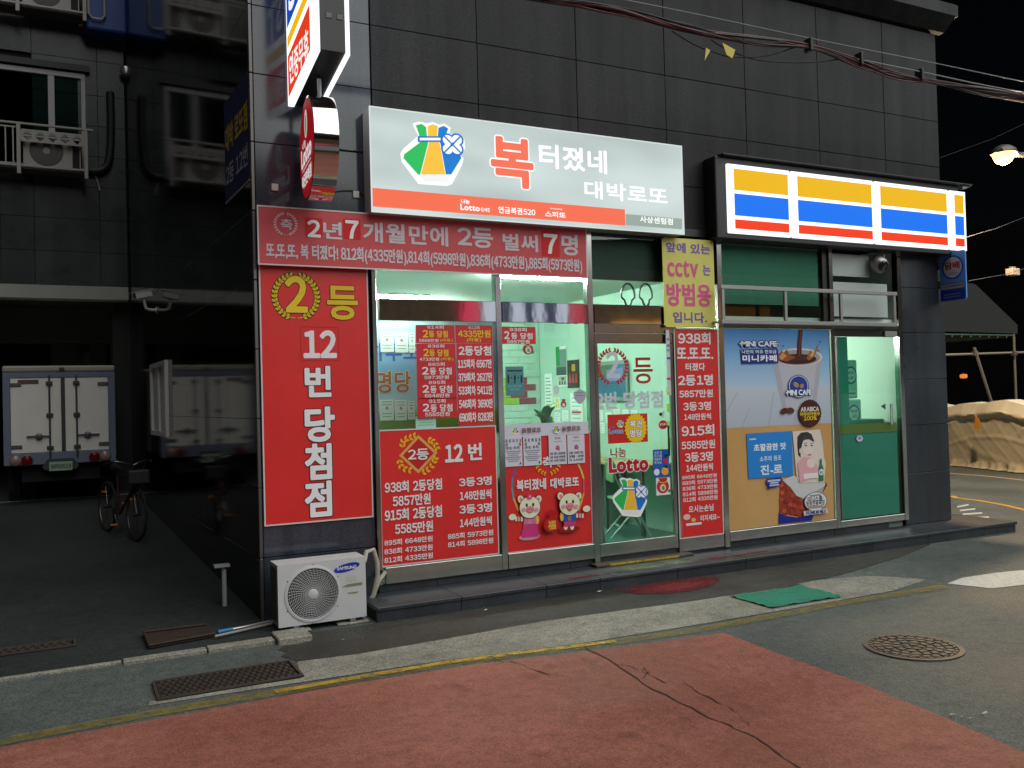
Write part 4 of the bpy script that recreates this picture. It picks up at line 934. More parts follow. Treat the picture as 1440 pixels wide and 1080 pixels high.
Q.poly([(745, 130), (780, 90), (840, 82), (880, 105), (900, 160), (870, 150), (800, 170), (778, 250), (776, 330), (752, 300), (745, 220)], (52, 48, 52))
Q.ell(846, 222, 58, 82, (226, 212, 204)); Q.ell(776, 262, 14, 24, (222, 200, 192)); Q.poly([(780, 180), (800, 120), (860, 105), (898, 150), (905, 180), (850, 152), (812, 160)], (62, 58, 60))
for x in (824, 880): Q.ell(x, 212, 11, 6, (40, 36, 38))
for x in (822, 882): Q.line([(x - 16, 192), (x + 14, 188)], .006, (70, 60, 58))
Q.ell(862, 298, 16, 6, (196, 110, 110)); Q.poly([(745, 380), (800, 320), (880, 330), (930, 400), (940, 500), (765, 560)], (226, 168, 176)); Q.ell(870, 380, 40, 46, (232, 214, 206)); Q.rect(800, 480, 940, 518, (236, 226, 222))
Q.poly([(957, 340), (972, 338), (974, 390), (988, 420), (990, 545), (948, 548), (946, 425), (956, 395)], (46, 128, 70)); Q.ell(968, 465, 24, 30, (220, 226, 230)); Q.text('진로', 952, 454, 984, 478, (50, 90, 160), .03)
Q.poly([(445, 528), (590, 512), (594, 560), (560, 600), (480, 618), (460, 628), (468, 600), (448, 572)], (34, 48, 142)); [Q.rect(*r_, (190, 198, 226)) for r_ in ((458, 540, 578, 548), (478, 562, 560, 569), (474, 584, 566, 590))]
Q.ell(912, 742, 110, 92, (60, 70, 110)); Q.ell(912, 742, 104, 86, (222, 222, 224)); Q.text('미니스톱', 834, 700, 976, 736, (40, 44, 60), .03); Q.text('청정전용목장', 818, 742, 998, 772, (40, 44, 60), .02); Q.rect(858, 680, 960, 688, (150, 150, 150)); Q.rect(838, 790, 984, 798, (170, 150, 130))
Q.poly([(795, 835), (1020, 808), (1026, 850), (800, 878)], (206, 208, 216)); Q.text('PREMIUM MILK', 818, 836, 1012, 850, (60, 80, 130), .04)
P.build('artwork', t)
# =================================================================== signs that stick out
# striped vertical sign, upper left
VX0, VX1, VY0, VY1 = 1.83, 2.13, 7.00, 7.93
VS = thing('projecting_store_sign', 'lit projecting vertical sign with red, yellow and blue stripes high on the left corner', 'sign', (2.0, 7.94, 4.6))
zn, zf, ztop = 4.735, 4.565, 6.60
blackm = mat('sign_black')
def slab(x0, x1, y0, y1, zn, zf, zt, name, parent, m):
    mb = MB(); mb.add([(x0, y0, zn), (x1, y0, zn), (x1, y1, zf), (x0, y1, zf), (x0, y0, zt), (x1, y0, zt), (x1, y1, zt), (x0, y1, zt)], [(0, 3, 2, 1), (4, 5, 6, 7), (0, 1, 5, 4), (1, 2, 6, 5), (2, 3, 7, 6), (3, 0, 4, 7)])
    return mb.obj(name, parent, m)
slab(VX0 + .055, VX1 - .035, VY0 + .01, VY1 - .01, zn + .02, zf + .02, ztop, 'housing', VS, blackm)
litw = mat('lit_white')
fl = slab(VX0, VX0 + .053, VY0, VY1, zn, zf, ztop, 'light_face', VS, litw); slab(VX1 - .033, VX1, VY0, VY1, zn, zf, ztop, 'light_face', VS, litw)
pp = Print((VX0, 0, 0), (0, -1, 0), (0, 0, 1), (-1, 0, 0), 1.0, 'lit')
def vq(y0, y1, za0, za1, zb0, zb1, c): pp.raw([(-y0, za0), (-y1, zb0), (-y1, zb1), (-y0, za1)], c, True)
F, Nn = 7.90, 7.10            # far and near edge of the printed field
def zl(y): return zf + (zn - zf) * (VY1 - y) / (VY1 - VY0)
for d0, d1, c in ((.06, .43, (228, 62, 28)), (.50, .60, (240, 186, 10)), (.68, 1.25, (18, 74, 190)), (1.32, 1.42, (240, 186, 10))):
    vq(F, Nn, zl(F) + d0, zl(F) + d1, zl(Nn) + d0, zl(Nn) + d1, c)
pp.k += 1
pp.text_ab('연중무휴', -F + .05, zl(F) + .15, -Nn - .05, zl(Nn) + .27, (248, 244, 240), .03)
pp.text_ab('ST', -F + .08, zl(F) + .78, -Nn - .10, zl(Nn) + 1.0, (246, 248, 250), .05)
pp.build('stripes', VS)
for z in (4.95, 5.9): MB().box(1.9, 2.0, VY1 + .0, 7.96, z, z + .06).obj('bracket', VS, ALU)
for y in (7.0,):
    for x in (1.94, 2.03): MB().box(x, x + .045, 7.003, 7.009, 5.02, 5.06).obj('vent', VS, mat('vent_grey', (110, 110, 105), .6))
# round chrome lottery sign
RC = Vector((1.86, 7.42, 4.055)); yaw = math.radians(6)
ax = Vector((math.cos(yaw), -math.sin(yaw), 0)); e1 = Vector((math.sin(yaw) * -1, -math.cos(yaw), 0))
RS = thing('round_lottery_sign', 'round red lottery sign with a mirror steel rim sticking out from the wall', 'sign', (1.95, 7.94, 3.65))
MB().lathe([(.415, 0), (.43, .004), (.43, .20), (.415, .204)], RC, ax, n=64).obj('rim', RS, mat('rim_chrome', (215, 213, 210), .07, 1.0))
MB().lathe([(.41, -.003), (.41, .0)], RC, ax, n=64).obj('face', RS, mat('red_lit_face', (190, 20, 30), .4, emit=.42))
pr = Print(RC - ax * .0035, e1, (0, 0, 1), -ax, .75, 'lit')
pr.raw([(-.085 + .0 + .085 * math.cos(t) + .085, .21 + .12 * math.sin(t)) for t in [6.2832 * k / 24 for k in range(24)]], (214, 206, 190))
pr.raw([(.0 + .05 * math.cos(t), .20 + .09 * math.sin(t)) for t in [6.2832 * k / 24 for k in range(24)]], (120, 150, 130))
pr.text_ab('나눔', -.22, .03, -.02, .10, (230, 226, 226), .02); pr.text_ab('Lotto', -.30, -.12, .30, .05, (236, 232, 232), .07)
pr.raw([(-.26, -.15), (.26, -.15), (.26, -.142), (-.26, -.142)], (230, 226, 226)); pr.text_ab('복권판매점', -.28, -.30, .28, -.18, (236, 232, 232), .05)
pr.build('lettering', RS)
MB().cyl((1.98, 7.42, 4.47), (1.98, 7.42, 4.66), .018).obj('hanger', RS, mat('white_paint', (200, 200, 200), .5)); MB().box(1.93, 2.03, 7.83, 7.96, 4.02, 4.10).obj('bracket', RS, ALU)
# tobacco sign on the right corner
TX = 10.40
ts = thing('tobacco_sign', 'small blue projecting sign with a white circle and red Korean letters at the right corner', 'sign', (TX, 7.9, 3.0))
y0, y1 = 7.55, 7.93; z0_, z1_ = 3.02, 3.66
rr = .03; pts = []
for cy, cz, a in ((y1 - .002, z1_ - .002, None), (y0 + rr, z1_ - rr, 90), (y0 + rr, z0_ + rr, 180), (y1 - .002, z0_ + .002, None)):
    if a is None: pts.append((TX, cy, cz))
    else:
        for k in range(5): t = math.radians(a + k * 22.5); pts.append((TX, cy + rr * math.cos(t), cz + rr * math.sin(t)))
MB().prism(pts, (.02, 0, 0)).obj('plate', ts, mat('sign_blue', (92, 158, 236), .4))
tp = Print((TX, 0, 0), (0, -1, 0), (0, 0, 1), (-1, 0, 0))
def circ(cy, cz, r, c): tp.raw([(-cy + r * math.cos(6.2832 * k / 32), cz + r * 1.02 * math.sin(6.2832 * k / 32)) for k in range(32)], c)
circ(7.735, 3.455, .155, (40, 74, 190)); circ(7.735, 3.455, .133, (206, 206, 214)); tp.text_ab('담배', -7.845, 3.43, -7.63, 3.53, (178, 30, 40), .06); tp.text_ab('CIGARETTES', -7.80, 3.365, -7.67, 3.39, (120, 120, 140), .02)
tp.raw([(-7.925, 3.17), (-7.565, 3.17), (-7.565, 3.25), (-7.925, 3.25)], (24, 40, 130)); tp.raw([(-7.917, 3.178), (-7.572, 3.178), (-7.572, 3.242), (-7.917, 3.242)], (190, 194, 206)); tp.text_ab('(사)한국담배판매인회', -7.90, 3.19, -7.585, 3.23, (40, 44, 110), .02)
tp.raw([(-7.925, 3.03), (-7.58, 3.03), (-7.565, 3.05), (-7.565, 3.165), (-7.925, 3.165)], (40, 60, 178)); [tp.raw([(-7.87, z), (-7.63, z), (-7.63, z + .012), (-7.87, z + .012)], (110, 140, 190), True) for z in (3.065, 3.10)]
tp.build('print', ts); MB().box(TX + .005, TX + .015, 7.93, 7.955, 3.2, 3.3).obj('bracket', ts, ALU); MB().box(TX + .005, TX + .015, 7.93, 7.955, 3.45, 3.55).obj('bracket', ts, ALU)
# navy banner on the black side wall
sd = Vector((XW(9) - XW(8), 1, 0)).normalized(); nrm = Vector((-sd.y, sd.x, 0)).normalized()
if nrm.x > 0: nrm = -nrm
o = Vector((XW(7.99), 7.99, 0)) + nrm * .006
nb = thing('navy_side_banner', 'navy banner with yellow and white lettering on the black side wall', 'banner', (o.x, 8.4, 3.88))
sp_ = Print(o, -sd, (0, 0, 1), nrm)
MB().prism([o + Vector((0, 0, 3.90)), o + sd * 1.02 + Vector((0, 0, 3.90)), o + sd * 1.02 + Vector((0, 0, 4.86)), o + Vector((0, 0, 4.86))], -nrm * .004).obj('cloth', nb, mat('navy_cloth', (26, 32, 92), .6))
sp_.text_ab('대박 로또점', -.98, 4.36, -.04, 4.62, (214, 190, 30), .04); sp_.text_ab('2등 12번', -.98, 4.04, -.06, 4.24, (196, 200, 214), .02); sp_.build('lettering', nb)
MB().tube([o + sd * 1.03 + Vector((0, 0, 3.89)), o + Vector((0, 0, 3.89))], .006).obj('edge_cord', nb, mat('white_paint'))

# =================================================================== cameras on the walls
dc = thing('dome_camera', 'round silver security camera under the striped store sign', 'camera', (9.35, 7.94, 3.4))
c = PY(1236, 372, 7.82); MB().lathe([(.0, -.1), (.07, -.09), (.10, -.04), (.105, .02), (.085, .07), (.05, .1)], c, (-.35, .6, .5), n=24).obj('housing', dc, mat('camera_silver', (150, 148, 146), .3, .6))
MB().lathe([(.0, -.02), (.06, -.015), (.066, 0), (.066, .02)], c + Vector((-.02, -.085, -.03)), (.0, .8, .5), n=20).obj('lens', dc, mat('lens_black', (6, 6, 7), .1))
MB().cyl(c + Vector((.04, .03, .04)), (c.x + .08, 7.94, c.z + .12), .03).obj('mount', dc, mat('camera_silver')); MB().tube([c + Vector((.09, 0, .06)), c + Vector((.12, .02, .14)), c + Vector((.11, .05, .22))], .008).obj('cable', dc, mat('white_paint'))
def bullet(name, label, base, d):
    t = thing(name, label, 'camera', base); b = Vector(base); W_ = mat('camera_white', (196, 198, 192), .4)
    MB().tube([b, b + Vector((-.10, -.02, 0)), b + Vector((-.15, -.03, .02)), b + Vector((-.17, -.04, .10)), b + Vector((-.17, -.04, .17))], .022).obj('arm', t, W_)
    MB().lathe([(.05, 0), (.05, .01)], b + Vector((-.012, 0, 0)), (1, 0, 0), n=16).obj('base_plate', t, W_)
    dd = Vector(d).normalized(); p = b + Vector((-.17, -.04, .22)); R_ = dd.to_track_quat('Y', 'Z').to_matrix().to_4x4()
    MB().box(-.055, .055, -.10, .14, -.05, .045, b=0.008, R=Matrix.Translation(p) @ R_).obj('housing', t, W_); MB().box(-.062, .062, -.12, .19, .047, .057, R=Matrix.Translation(p) @ R_).obj('sun_shield', t, W_)
    MB().cyl(p + R_ @ Vector((0, .241, 0)) - p * 0 if False else Matrix.Translation(p) @ R_ @ Vector((0, .139, 0)), Matrix.Translation(p) @ R_ @ Vector((0, .146, 0)), .03).obj('lens', t, mat('lens_black'))
q = Vector((XW(15.2) - .005, 15.2, 0)); q.z = PX(221, 436, q.x).z
r_ = ray(221, 436); 
tt = (1.50 + .0445 * YF) / (r_.x + .0445 * r_.y); q = CAM + r_ * tt
bullet('bullet_camera', 'white bullet security camera on a curved arm under the pale band', (q.x - .005, q.y, q.z), (-.9, -.25, -.22))

# =================================================================== air conditioner and the things by the corner
AC = thing('outdoor_air_conditioner', 'white outdoor air conditioner unit standing at the left corner pillar', 'air conditioner', (1.92, 7.62, 0.0))
ax0, ax1, ay0, ay1, az0, az1 = 1.545, 2.297, 7.46, 7.74, .052, .566
ACW = mat('ac_white', (196, 196, 198), .45, noise=.06, scale=4)
mb = MB(); fc = Vector((1.835, ay0, .300)); fr_ = .215; n = 48
# front with a round opening
ring = [(fc.x + fr_ * math.cos(2 * math.pi * k / n), ay0, fc.z + fr_ * math.sin(2 * math.pi * k / n)) for k in range(n)]
outer = []
for k in range(n):
    c_, s_ = math.cos(2 * math.pi * k / n), math.sin(2 * math.pi * k / n); t = min(((ax1 if c_ > 0 else ax0) - fc.x) / c_ if abs(c_) > 1e-6 else 9, ((az1 if s_ > 0 else az0) - fc.z) / s_ if abs(s_) > 1e-6 else 9)
    outer.append((fc.x + c_ * t, ay0, fc.z + s_ * t))
cor = [(ax1, ay0, az1), (ax0, ay0, az1), (ax0, ay0, az0), (ax1, ay0, az0)]
mb.add(ring + outer, [(k, (k + 1) % n, n + (k + 1) % n, n + k) for k in range(n)])
for cc in cor:
    ks = min(range(n), key=lambda k: 0 if False else abs(math.atan2(math.sin(2 * math.pi * (k + .5) / n - math.atan2(cc[2] - fc.z, cc[0] - fc.x)), math.cos(2 * math.pi * (k + .5) / n - math.atan2(cc[2] - fc.z, cc[0] - fc.x)))))
    mb.add([outer[ks], outer[(ks + 1) % n], cc], [(0, 1, 2)])
mb.add([(ax0, ay0, az0), (ax0, ay1, az0), (ax0, ay1, az1), (ax0, ay0, az1), (ax1, ay0, az0), (ax1, ay1, az0), (ax1, ay1, az1), (ax1, ay0, az1)], [(0, 1, 2, 3), (4, 7, 6, 5), (3, 2, 6, 7), (0, 4, 5, 1), (1, 5, 6, 2)])
cas = mb.obj('casing', AC, ACW)
MB().lathe([(fr_ + .022, 0), (fr_ + .022, .006), (fr_ + .004, .010), (fr_ - .002, .002), (fr_ - .002, -.05)], (fc.x, ay0 + .0, fc.z), (0, -1, 0), n=48, cap=False).obj('fan_ring', AC, ACW)
MB().lathe([(fr_ - .001, 0), (.0, .0)], (fc.x, ay0 + .12, fc.z), (0, -1, 0), n=32, cap=False).obj('dark_interior', AC, mat('ac_dark', (16, 16, 17), .8))
fan = MB()
for k in range(3):
    a0_ = k * 2.094 + .5; pts = []
    for r, da in ((.04, -.3), (.19, -.55), (.195, .35), (.04, .4)): pts.append((fc.x + r * math.cos(a0_ + da), ay0 + .085 + .02 * da, fc.z + r * math.sin(a0_ + da)))
    fan.add(pts, [(0, 1, 2, 3)])
fan.obj('fan', AC, mat('fan_grey', (66, 66, 66), .6))
gr = MB()
for i in range(1, 13): gr.tube([(fc.x + (.042 + .0143 * i) * math.cos(6.2832 * k / 40), ay0 - .004 - .006 * (1 - i / 13), fc.z + (.042 + .0143 * i) * math.sin(6.2832 * k / 40)) for k in range(40)], .0021, n=4, closed=True)
for k in range(44):
    a_ = 6.2832 * k / 44 + .1; tw = .35
    gr.tube([(fc.x + r * math.cos(a_ + tw * r * 4), ay0 - .011 + r * .03, fc.z + r * math.sin(a_ + tw * r * 4)) for r in (.045, .09, .14, .18, .222)], .0020, n=4)
gr.obj('fan_grille', AC, mat('grille_white', (178, 178, 178), .5))
MB().lathe([(.044, 0), (.044, .008), (.036, .012)], (fc.x, ay0 - .004, fc.z), (0, -1, 0), n=28).obj('hub_cap', AC, ACW)
P = FP(ay0 - .0005, (350, 750, 4.966)); P.ell(684, 239, 92, 29, (32, 50, 160), 36, rot=10); P.text('SAMSUNG', 614, 236, 752, 244, (216, 218, 224), .06)
P.rect(681, 295, 752, 330, (186, 186, 184)); P.poly([(650, 375), (690, 355), (790, 340), (792, 358), (700, 372)], (132, 124, 96)); P.poly([(684, 414), (768, 404), (755, 416), (700, 420)], (140, 132, 104)); P.build('badge', AC)
for k in range(6):
    a_ = 6.2832 * k / 6 + .5; MB().lathe([(.005, 0), (.004, .003)], (fc.x + .246 * math.cos(a_), ay0, fc.z + .246 * math.sin(a_)), (0, -1, 0), n=8).obj('screw', AC, mat('ac_dark'))
fins = MB()
for i in range(30): fins.box(ax0 - .006, ax0 - .001, ay0 + .03 + i * .008, ay0 + .033 + i * .008, az0 + .03, az1 - .03)
fins.obj('cooling_fins', AC, mat('fin_grey', (74, 76, 78), .5, .5))
MB().box(ax0 + .12, ax0 + .17, ay0 - .01, ay1 + .02, .022, .051).obj('foot', AC, ALU); MB().box(ax1 - .15, ax1 - .10, ay0 - .01, ay1 + .02, .022, .051).obj('foot', AC, ALU)
for i, (x0, x1, l) in enumerate(((ax0 + .02, ax0 + .26, 'grey concrete pad under the left foot of the air conditioner'), (ax1 - .26, ax1 + .02, 'flat pale stone under the right foot of the air conditioner'))):
    ob = MB().box(x0, x1, ay0 - .05 + .03 * i, ay0 + .16, .0 if i else .03, .021 if i else .0215, b=0.006) if i else MB().box(x0, x1, 7.405, ay0 + .2, .005, .0215, b=0.006)
    tag(ob.obj('support_stone', None, CONC), l, 'stone', 'stones under the air conditioner')
hose = mat('pipe_wrap', (186, 180, 166), .8, noise=.3, scale=25)
hs = thing('refrigerant_hoses', 'pair of wrapped off-white hoses looping from the air conditioner to the wall', 'hose', (2.36, 7.7, 0.1))
h = [(512, 790), (515, 776), (525, 773), (530, 790), (531, 810), (526, 835), (518, 850)]; MB().tube([PY(u, v, 7.68 + .02 * i) for i, (u, v) in enumerate(h)], .022, n=10).obj('hose', hs, hose)
h = [(542, 804), (532, 818), (525, 838), (517, 852)]; MB().tube([PY(u, v, 7.86 - .03 * i) for i, (u, v) in enumerate(h)], .02, n=10).obj('hose', hs, hose)
h = [(516, 842), (514, 862), (519, 866), (513, 878)]; MB().tube([PY(u, v, 7.78) for u, v in h], .03, n=10).obj('hose_tail', hs, hose)
# rusty tray with a blue-gripped handle
tr = thing('rusty_tray', 'flat rusty metal dustpan tray lying on the ground beside the corner', 'tray', (.8, 7.85, .02))
RUST = mat('rust_brown', (40, 28, 22), .8, noise=.5, scale=12, tint2=(64, 42, 30))
c4 = [PZ(*p, .03) for p in ((202, 893), (290, 882), (302, 895), (210, 912))]
MB().prism([p for p in c4], (0, 0, .012)).obj('pan', tr, RUST)
for i, j in ((0, 1), (3, 0), (3, 2)): MB().tube([c4[i] + Vector((0, 0, .025)), c4[j] + Vector((0, 0, .025))], .012, n=6).obj('rim', tr, RUST)
hd = thing('long_handle', 'long aluminium pole with a blue grip lying by the air conditioner', 'pole', (1.3, 7.65, .05))
a, b = PZ(306, 889, .06), PZ(386, 873, .05); m_ = a.lerp(b, .25); MB().cyl(a, m_, .017).obj('grip', hd, mat('blue_grip', (30, 110, 150), .4)); MB().cyl(m_, b, .012).obj('shaft', hd, mat('alu_shaft', (190, 190, 192), .3, .8))
a, b = PZ(302, 895, .05), PZ(386, 876, .035); tag(MB().cyl(a, b, .011).obj('broom_stick', None, mat('grey_stick', (140, 136, 130), .6)), 'bare grey stick lying under the blue-gripped pole', 'stick')
# bollard pipe by the black wall
p = PZ(316, 852, RAMP(8.8)); st = thing('drain_standpipe', 'short pale pipe with a flat cap standing against the black side wall', 'pipe', tuple(p))
MB().cyl(p, p + Vector((0, 0, .36)), .022).obj('pipe', st, mat('pale_pipe', (150, 156, 156), .5)); MB().box(p.x - .09, p.x + .05, p.y - .05, p.y + .05, p.z + .361, p.z + .385, b=0.003).obj('cap', st, mat('pale_pipe'))
# drain grates
def grate(name, label, x0, x1, y0, y1, z, nx, ny, rot=0):
    t = thing(name, label, 'drain grate', ((x0 + x1) / 2, (y0 + y1) / 2, z)); IR = mat('cast_iron', (58, 52, 48), .6, noise=.4, scale=18, tint2=(86, 66, 52))
    MB().box(x0, x1, y0, y1, z - .012, z + .0045).obj('pit', t, mat('pit_black', (8, 8, 8), .9))
    fm_ = MB()
    for q in ((x0, x1, y0, y0 + .02), (x0, x1, y1 - .02, y1), (x0, x0 + .02, y0 + .02, y1 - .02), (x1 - .02, x1, y0 + .02, y1 - .02)): fm_.box(q[0], q[1], q[2], q[3], z + .005, z + .016)
    fm_.obj('frame', t, IR)
    b_ = MB(); dx, dy = (x1 - x0 - .04) / nx, (y1 - y0 - .04) / ny
    for j in range(ny):
        for i in range(nx):
            xx = x0 + .02 + i * dx + (dx / 2 if j % 2 else 0); yy = y0 + .02 + j * dy
            if xx + dx * .62 > x1 - .02: continue
            b_.box(xx + dx * .12, xx + dx * .66, yy + dy * .12, yy + dy * .55, z + .005, z + .017)
            b_.box(xx + dx * .3, xx + dx * .48, yy + dy * .55, yy + dy * 1.05, z + .005, z + .014)
    b_.obj('grid', t, IR)
    return t
grate('drain_grate', 'rectangular cast iron drain grate in the road beside the gutter', .50, 1.45, 6.20, 6.62, .006, 20, 6)
grate('drain_grate', 'narrow slotted drain cover in the yard at the far left', -.62, .05, 7.90, 8.12, .024, 10, 2)
# manhole
mc = PZ(1284, 911); mh = thing('manhole_cover', 'round cast iron manhole cover with a raised pattern in the grey road', 'manhole cover', (mc.x, mc.y, 0)); IRM = mat('manhole_iron', (66, 64, 60), .55, noise=.5, scale=5, tint2=(112, 80, 56))
R0 = .34
MB().lathe([(R0, .0005), (R0, .010), (R0 - .035, .012), (R0 - .037, .006)], (mc.x, mc.y, 0), n=56, cap=False).obj('rim', mh, IRM); MB().lathe([(R0 - .04, .0), (R0 - .04, .006), (0, .006)], (mc.x, mc.y, 0), n=48, cap=False).obj('plate', mh, mat('manhole_dark', (36, 35, 33), .6))
bl = MB()
for ri, (r0, r1, n) in enumerate(((.03, .075, 5), (.095, .14, 10), (.16, .205, 16), (.222, .265, 22), (.278, .297, 30))):
    for k in range(n):
        t0, t1 = 6.2832 * (k + .14) / n + ri * .3, 6.2832 * (k + .86) / n + ri * .3
        bl.prism([(mc.x + r * math.cos(t), mc.y + r * math.sin(t), .0065) for r, t in ((r0, t0), (r1, t0), (r1, (t0 + t1) / 2), (r1, t1), (r0, t1), (r0, (t0 + t1) / 2))], (0, 0, .0065))
bl.obj('pattern', mh, IRM)
# mats
gm = [PZ(*p, .012) for p in ((1026, 838), (1128, 824), (1184, 839), (1085, 855))]
mb = MB(); N_ = 10
for i in range(N_ + 1):
    for j in range(N_ + 1):
        a = gm[0].lerp(gm[1], i / N_); b = gm[3].lerp(gm[2], i / N_); p = a.lerp(b, j / N_); e_ = min(i, j, N_ - i, N_ - j); mb.v.append((p.x, p.y, .010 + .006 * random.random() + (.012 if e_ == 0 and random.random() < .3 else 0)))
for i in range(N_):
    for j in range(N_): k = i * (N_ + 1) + j; mb.f.append((k, k + 1, k + N_ + 2, k + N_ + 1)); mb.mi.append(0)
tag(mb.obj('green_mat', None, mat('green_felt', (40, 122, 98), .9, noise=.15, scale=30, bump=.4, bscale=150)), 'green felt mat lying on the concrete gutter strip', 'mat')
# old red mat: a worn sheet with an uneven rim
rp = [(4.72, 7.30), (4.80, 7.04), (5.05, 6.90), (5.30, 6.86), (5.55, 6.90), (5.82, 7.06), (5.98, 7.24), (5.96, 7.33), (5.4, 7.345), (5.0, 7.34)]
q_ = []
for a, b in zip(rp, rp[1:] + rp[:1]):
    for k in range(4): t = k / 4; q_.append((a[0] + (b[0] - a[0]) * t + random.uniform(-.015, .015), a[1] + (b[1] - a[1]) * t + random.uniform(-.015, .015), .009))
rmm = mat('red_carpet', (118, 20, 24), .95, noise=.5, scale=9, tint2=(66, 22, 24), bump=.5, bscale=120); nt = rmm.node_tree
geo = nt.nodes.new('ShaderNodeNewGeometry'); mp = nt.nodes.new('ShaderNodeMapping'); mp.inputs['Location'].default_value = (-5.36 / .66, -7.12 / .26, 0); mp.inputs['Scale'].default_value = (1 / .66, 1 / .26, 0); nt.links.new(geo.outputs[0], mp.inputs[0])
ln = nt.nodes.new('ShaderNodeVectorMath'); ln.operation = 'LENGTH'; nt.links.new(mp.outputs[0], ln.inputs[0]); nz = nt.nodes.new('ShaderNodeTexNoise'); nz.inputs['Scale'].default_value = 16; nz.inputs['Detail'].default_value = 8; nz.inputs['Roughness'].default_value = .75; nt.links.new(geo.outputs[0], nz.inputs['Vector'])
sb_ = nt.nodes.new('ShaderNodeMath'); sb_.operation = 'MULTIPLY_ADD'; sb_.inputs[1].default_value = -1.6; nt.links.new(nz.outputs[0], sb_.inputs[0]); nt.links.new(ln.outputs['Value'], sb_.inputs[2])
mr = nt.nodes.new('ShaderNodeMapRange'); mr.inputs[1].default_value = .30; mr.inputs[2].default_value = -.45; mr.inputs[4].default_value = .9; nt.links.new(sb_.outputs[0], mr.inputs[0]); nt.links.new(mr.outputs[0], nt.nodes['Principled BSDF'].inputs['Alpha'])
tag(MB().prism(q_, (0, 0, .003)).obj('red_mat', None, rmm), 'worn dark red mat on the ground below the lottery door', 'mat')
# litter and weeds along the step
wd = MB(); GRN = mat('weed_green', (70, 84, 44), .8)
for k in range(70):
    x = random.choice((random.uniform(6.2, 7.0), random.uniform(2.5, 3.2), random.uniform(4.5, 4.75))); y = 7.36 - random.random() * .03; l = random.uniform(.01, .035); a_ = random.uniform(0, 6.28)
    wd.add([(x, y, .004), (x + .006, y, .004), (x + l * math.cos(a_), y + l * .5 * math.sin(a_) - .01, l)], [(0, 1, 2)])
wo = wd.obj('weeds', None, GRN); wo['kind'] = 'stuff'; tag(wo, 'small weeds growing along the foot of the stone step', 'weeds')
lt = MB(); PL = mat('litter_white', (190, 188, 180), .8)
for u, v in ((823, 877), (680, 855), (683, 858), (820, 876), (560, 889), (482, 900), (843, 832), (855, 833), (1340, 1005), (1365, 1010), (1385, 1003), (1352, 1008), (752, 1000), (100, 935), (220, 860), (130, 845), (330, 942)):
    p = PZ(u, v, .014); a_ = random.uniform(0, 3); l = random.uniform(.012, .03); lt.add([p + Vector((l * math.cos(a_ + k * 1.57), l * .5 * math.sin(a_ + k * 1.57), .003 * k)) for k in range(4)], [(0, 1, 2, 3)])
lo = lt.obj('litter', None, PL); lo['kind'] = 'stuff'; tag(lo, 'scraps of white litter scattered over the ground', 'litter')

# =================================================================== overhead cables
def sag(pts, n=14):
    """smooth line through photo points at a given depth"""
    out = []
    for i in range(len(pts) - 1):
        p0, p1, p2, p3 = pts[max(i - 1, 0)], pts[i], pts[i + 1], pts[min(i + 2, len(pts) - 1)]
        for k in range(n):
            t = k / n; out.append(0.5 * ((2 * p1) + (p2 - p0) * t + (2 * p0 - 5 * p1 + 4 * p2 - p3) * t * t + (3 * p1 - p0 - 3 * p2 + p3) * t ** 3))
    return out + [pts[-1]]
CBL = mat('cable_black', (18, 17, 18), .5); CBR = mat('cable_maroon', (84, 34, 40), .5); CBG = mat('cable_grey', (130, 134, 136), .5)
YCb = 6.6
cb = thing('cable_bundle', 'tangled bundle of black and maroon overhead cables crossing the upper wall', 'cables', (7, YCb, 5.4))
base = [(560, -40), (745, -4), (860, 14), (960, 38), (1060, 57), (1140, 66), (1205, 88), (1260, 106), (1320, 116), (1400, 132), (1500, 146)]
for k in range(13):
    pts = []
    for i, (u, v) in enumerate(base):
        sp = 6 if i not in (5, 8) else 3
        pts.append(PY(u, v + random.uniform(-sp, sp), YCb + random.uniform(-.03, .03)))
    MB().tube(sag(pts, 8), random.choice((.006, .008, .010, .013)), n=5).obj('cable', cb, random.choice((CBL, CBL, CBR, CBL, CBR)))
for pts in ([(945, 44), (975, 62), (1000, 72), (1030, 80), (1080, 78), (1130, 62)], [(1000, 56), (1020, 68), (1060, 83), (1110, 88), (1160, 86), (1200, 80)]): MB().tube(sag([PY(u, v, YCb) for u, v in pts], 8), .007, n=5).obj('cable', cb, CBL)
for u, v in ((1137, 64), (1208, 84), (1293, 106)): p = PY(u, v, YCb); MB().box(p.x - .02, p.x + .02, YCb - .05, YCb + .05, p.z - .07, p.z + .07, b=0.012).obj('cable_tie', cb, CBL)
for nm, lb, pts, r, m_ in (('overhead_wire', 'thin pale overhead wire running above the cable bundle', [(560, -60), (700, -35), (960, 16), (1140, 54), (1320, 90), (1440, 115), (1600, 147)], .005, CBG), ('overhead_wire', 'pale overhead wire on the right leaving the cable bundle', [(1205, 83), (1290, 100), (1380, 119), (1440, 130), (1560, 150)], .007, CBG)):
    tag(MB().tube(sag([PY(u, v, YCb - .02) for u, v in pts], 8), r, n=5).obj(nm, None, m_), lb, 'wire', 'pale overhead wires')
for k, (q, l) in enumerate((([(1016, 60), (1034, 70), (1030, 82), (1022, 77)], 'larger yellow tag hanging from the cable bundle'), ([(993, 67), (999, 71), (991, 85)], 'smaller yellow tag hanging left of the other one'))):
    pts = [PY(u, v, YCb - .04) for u, v in q]; tag(MB().prism(pts, (0, .003, 0)).obj('cable_tag', None, mat('tag_yellow', (200, 180, 60), .5)), l, 'tag', 'yellow tags on the cables')
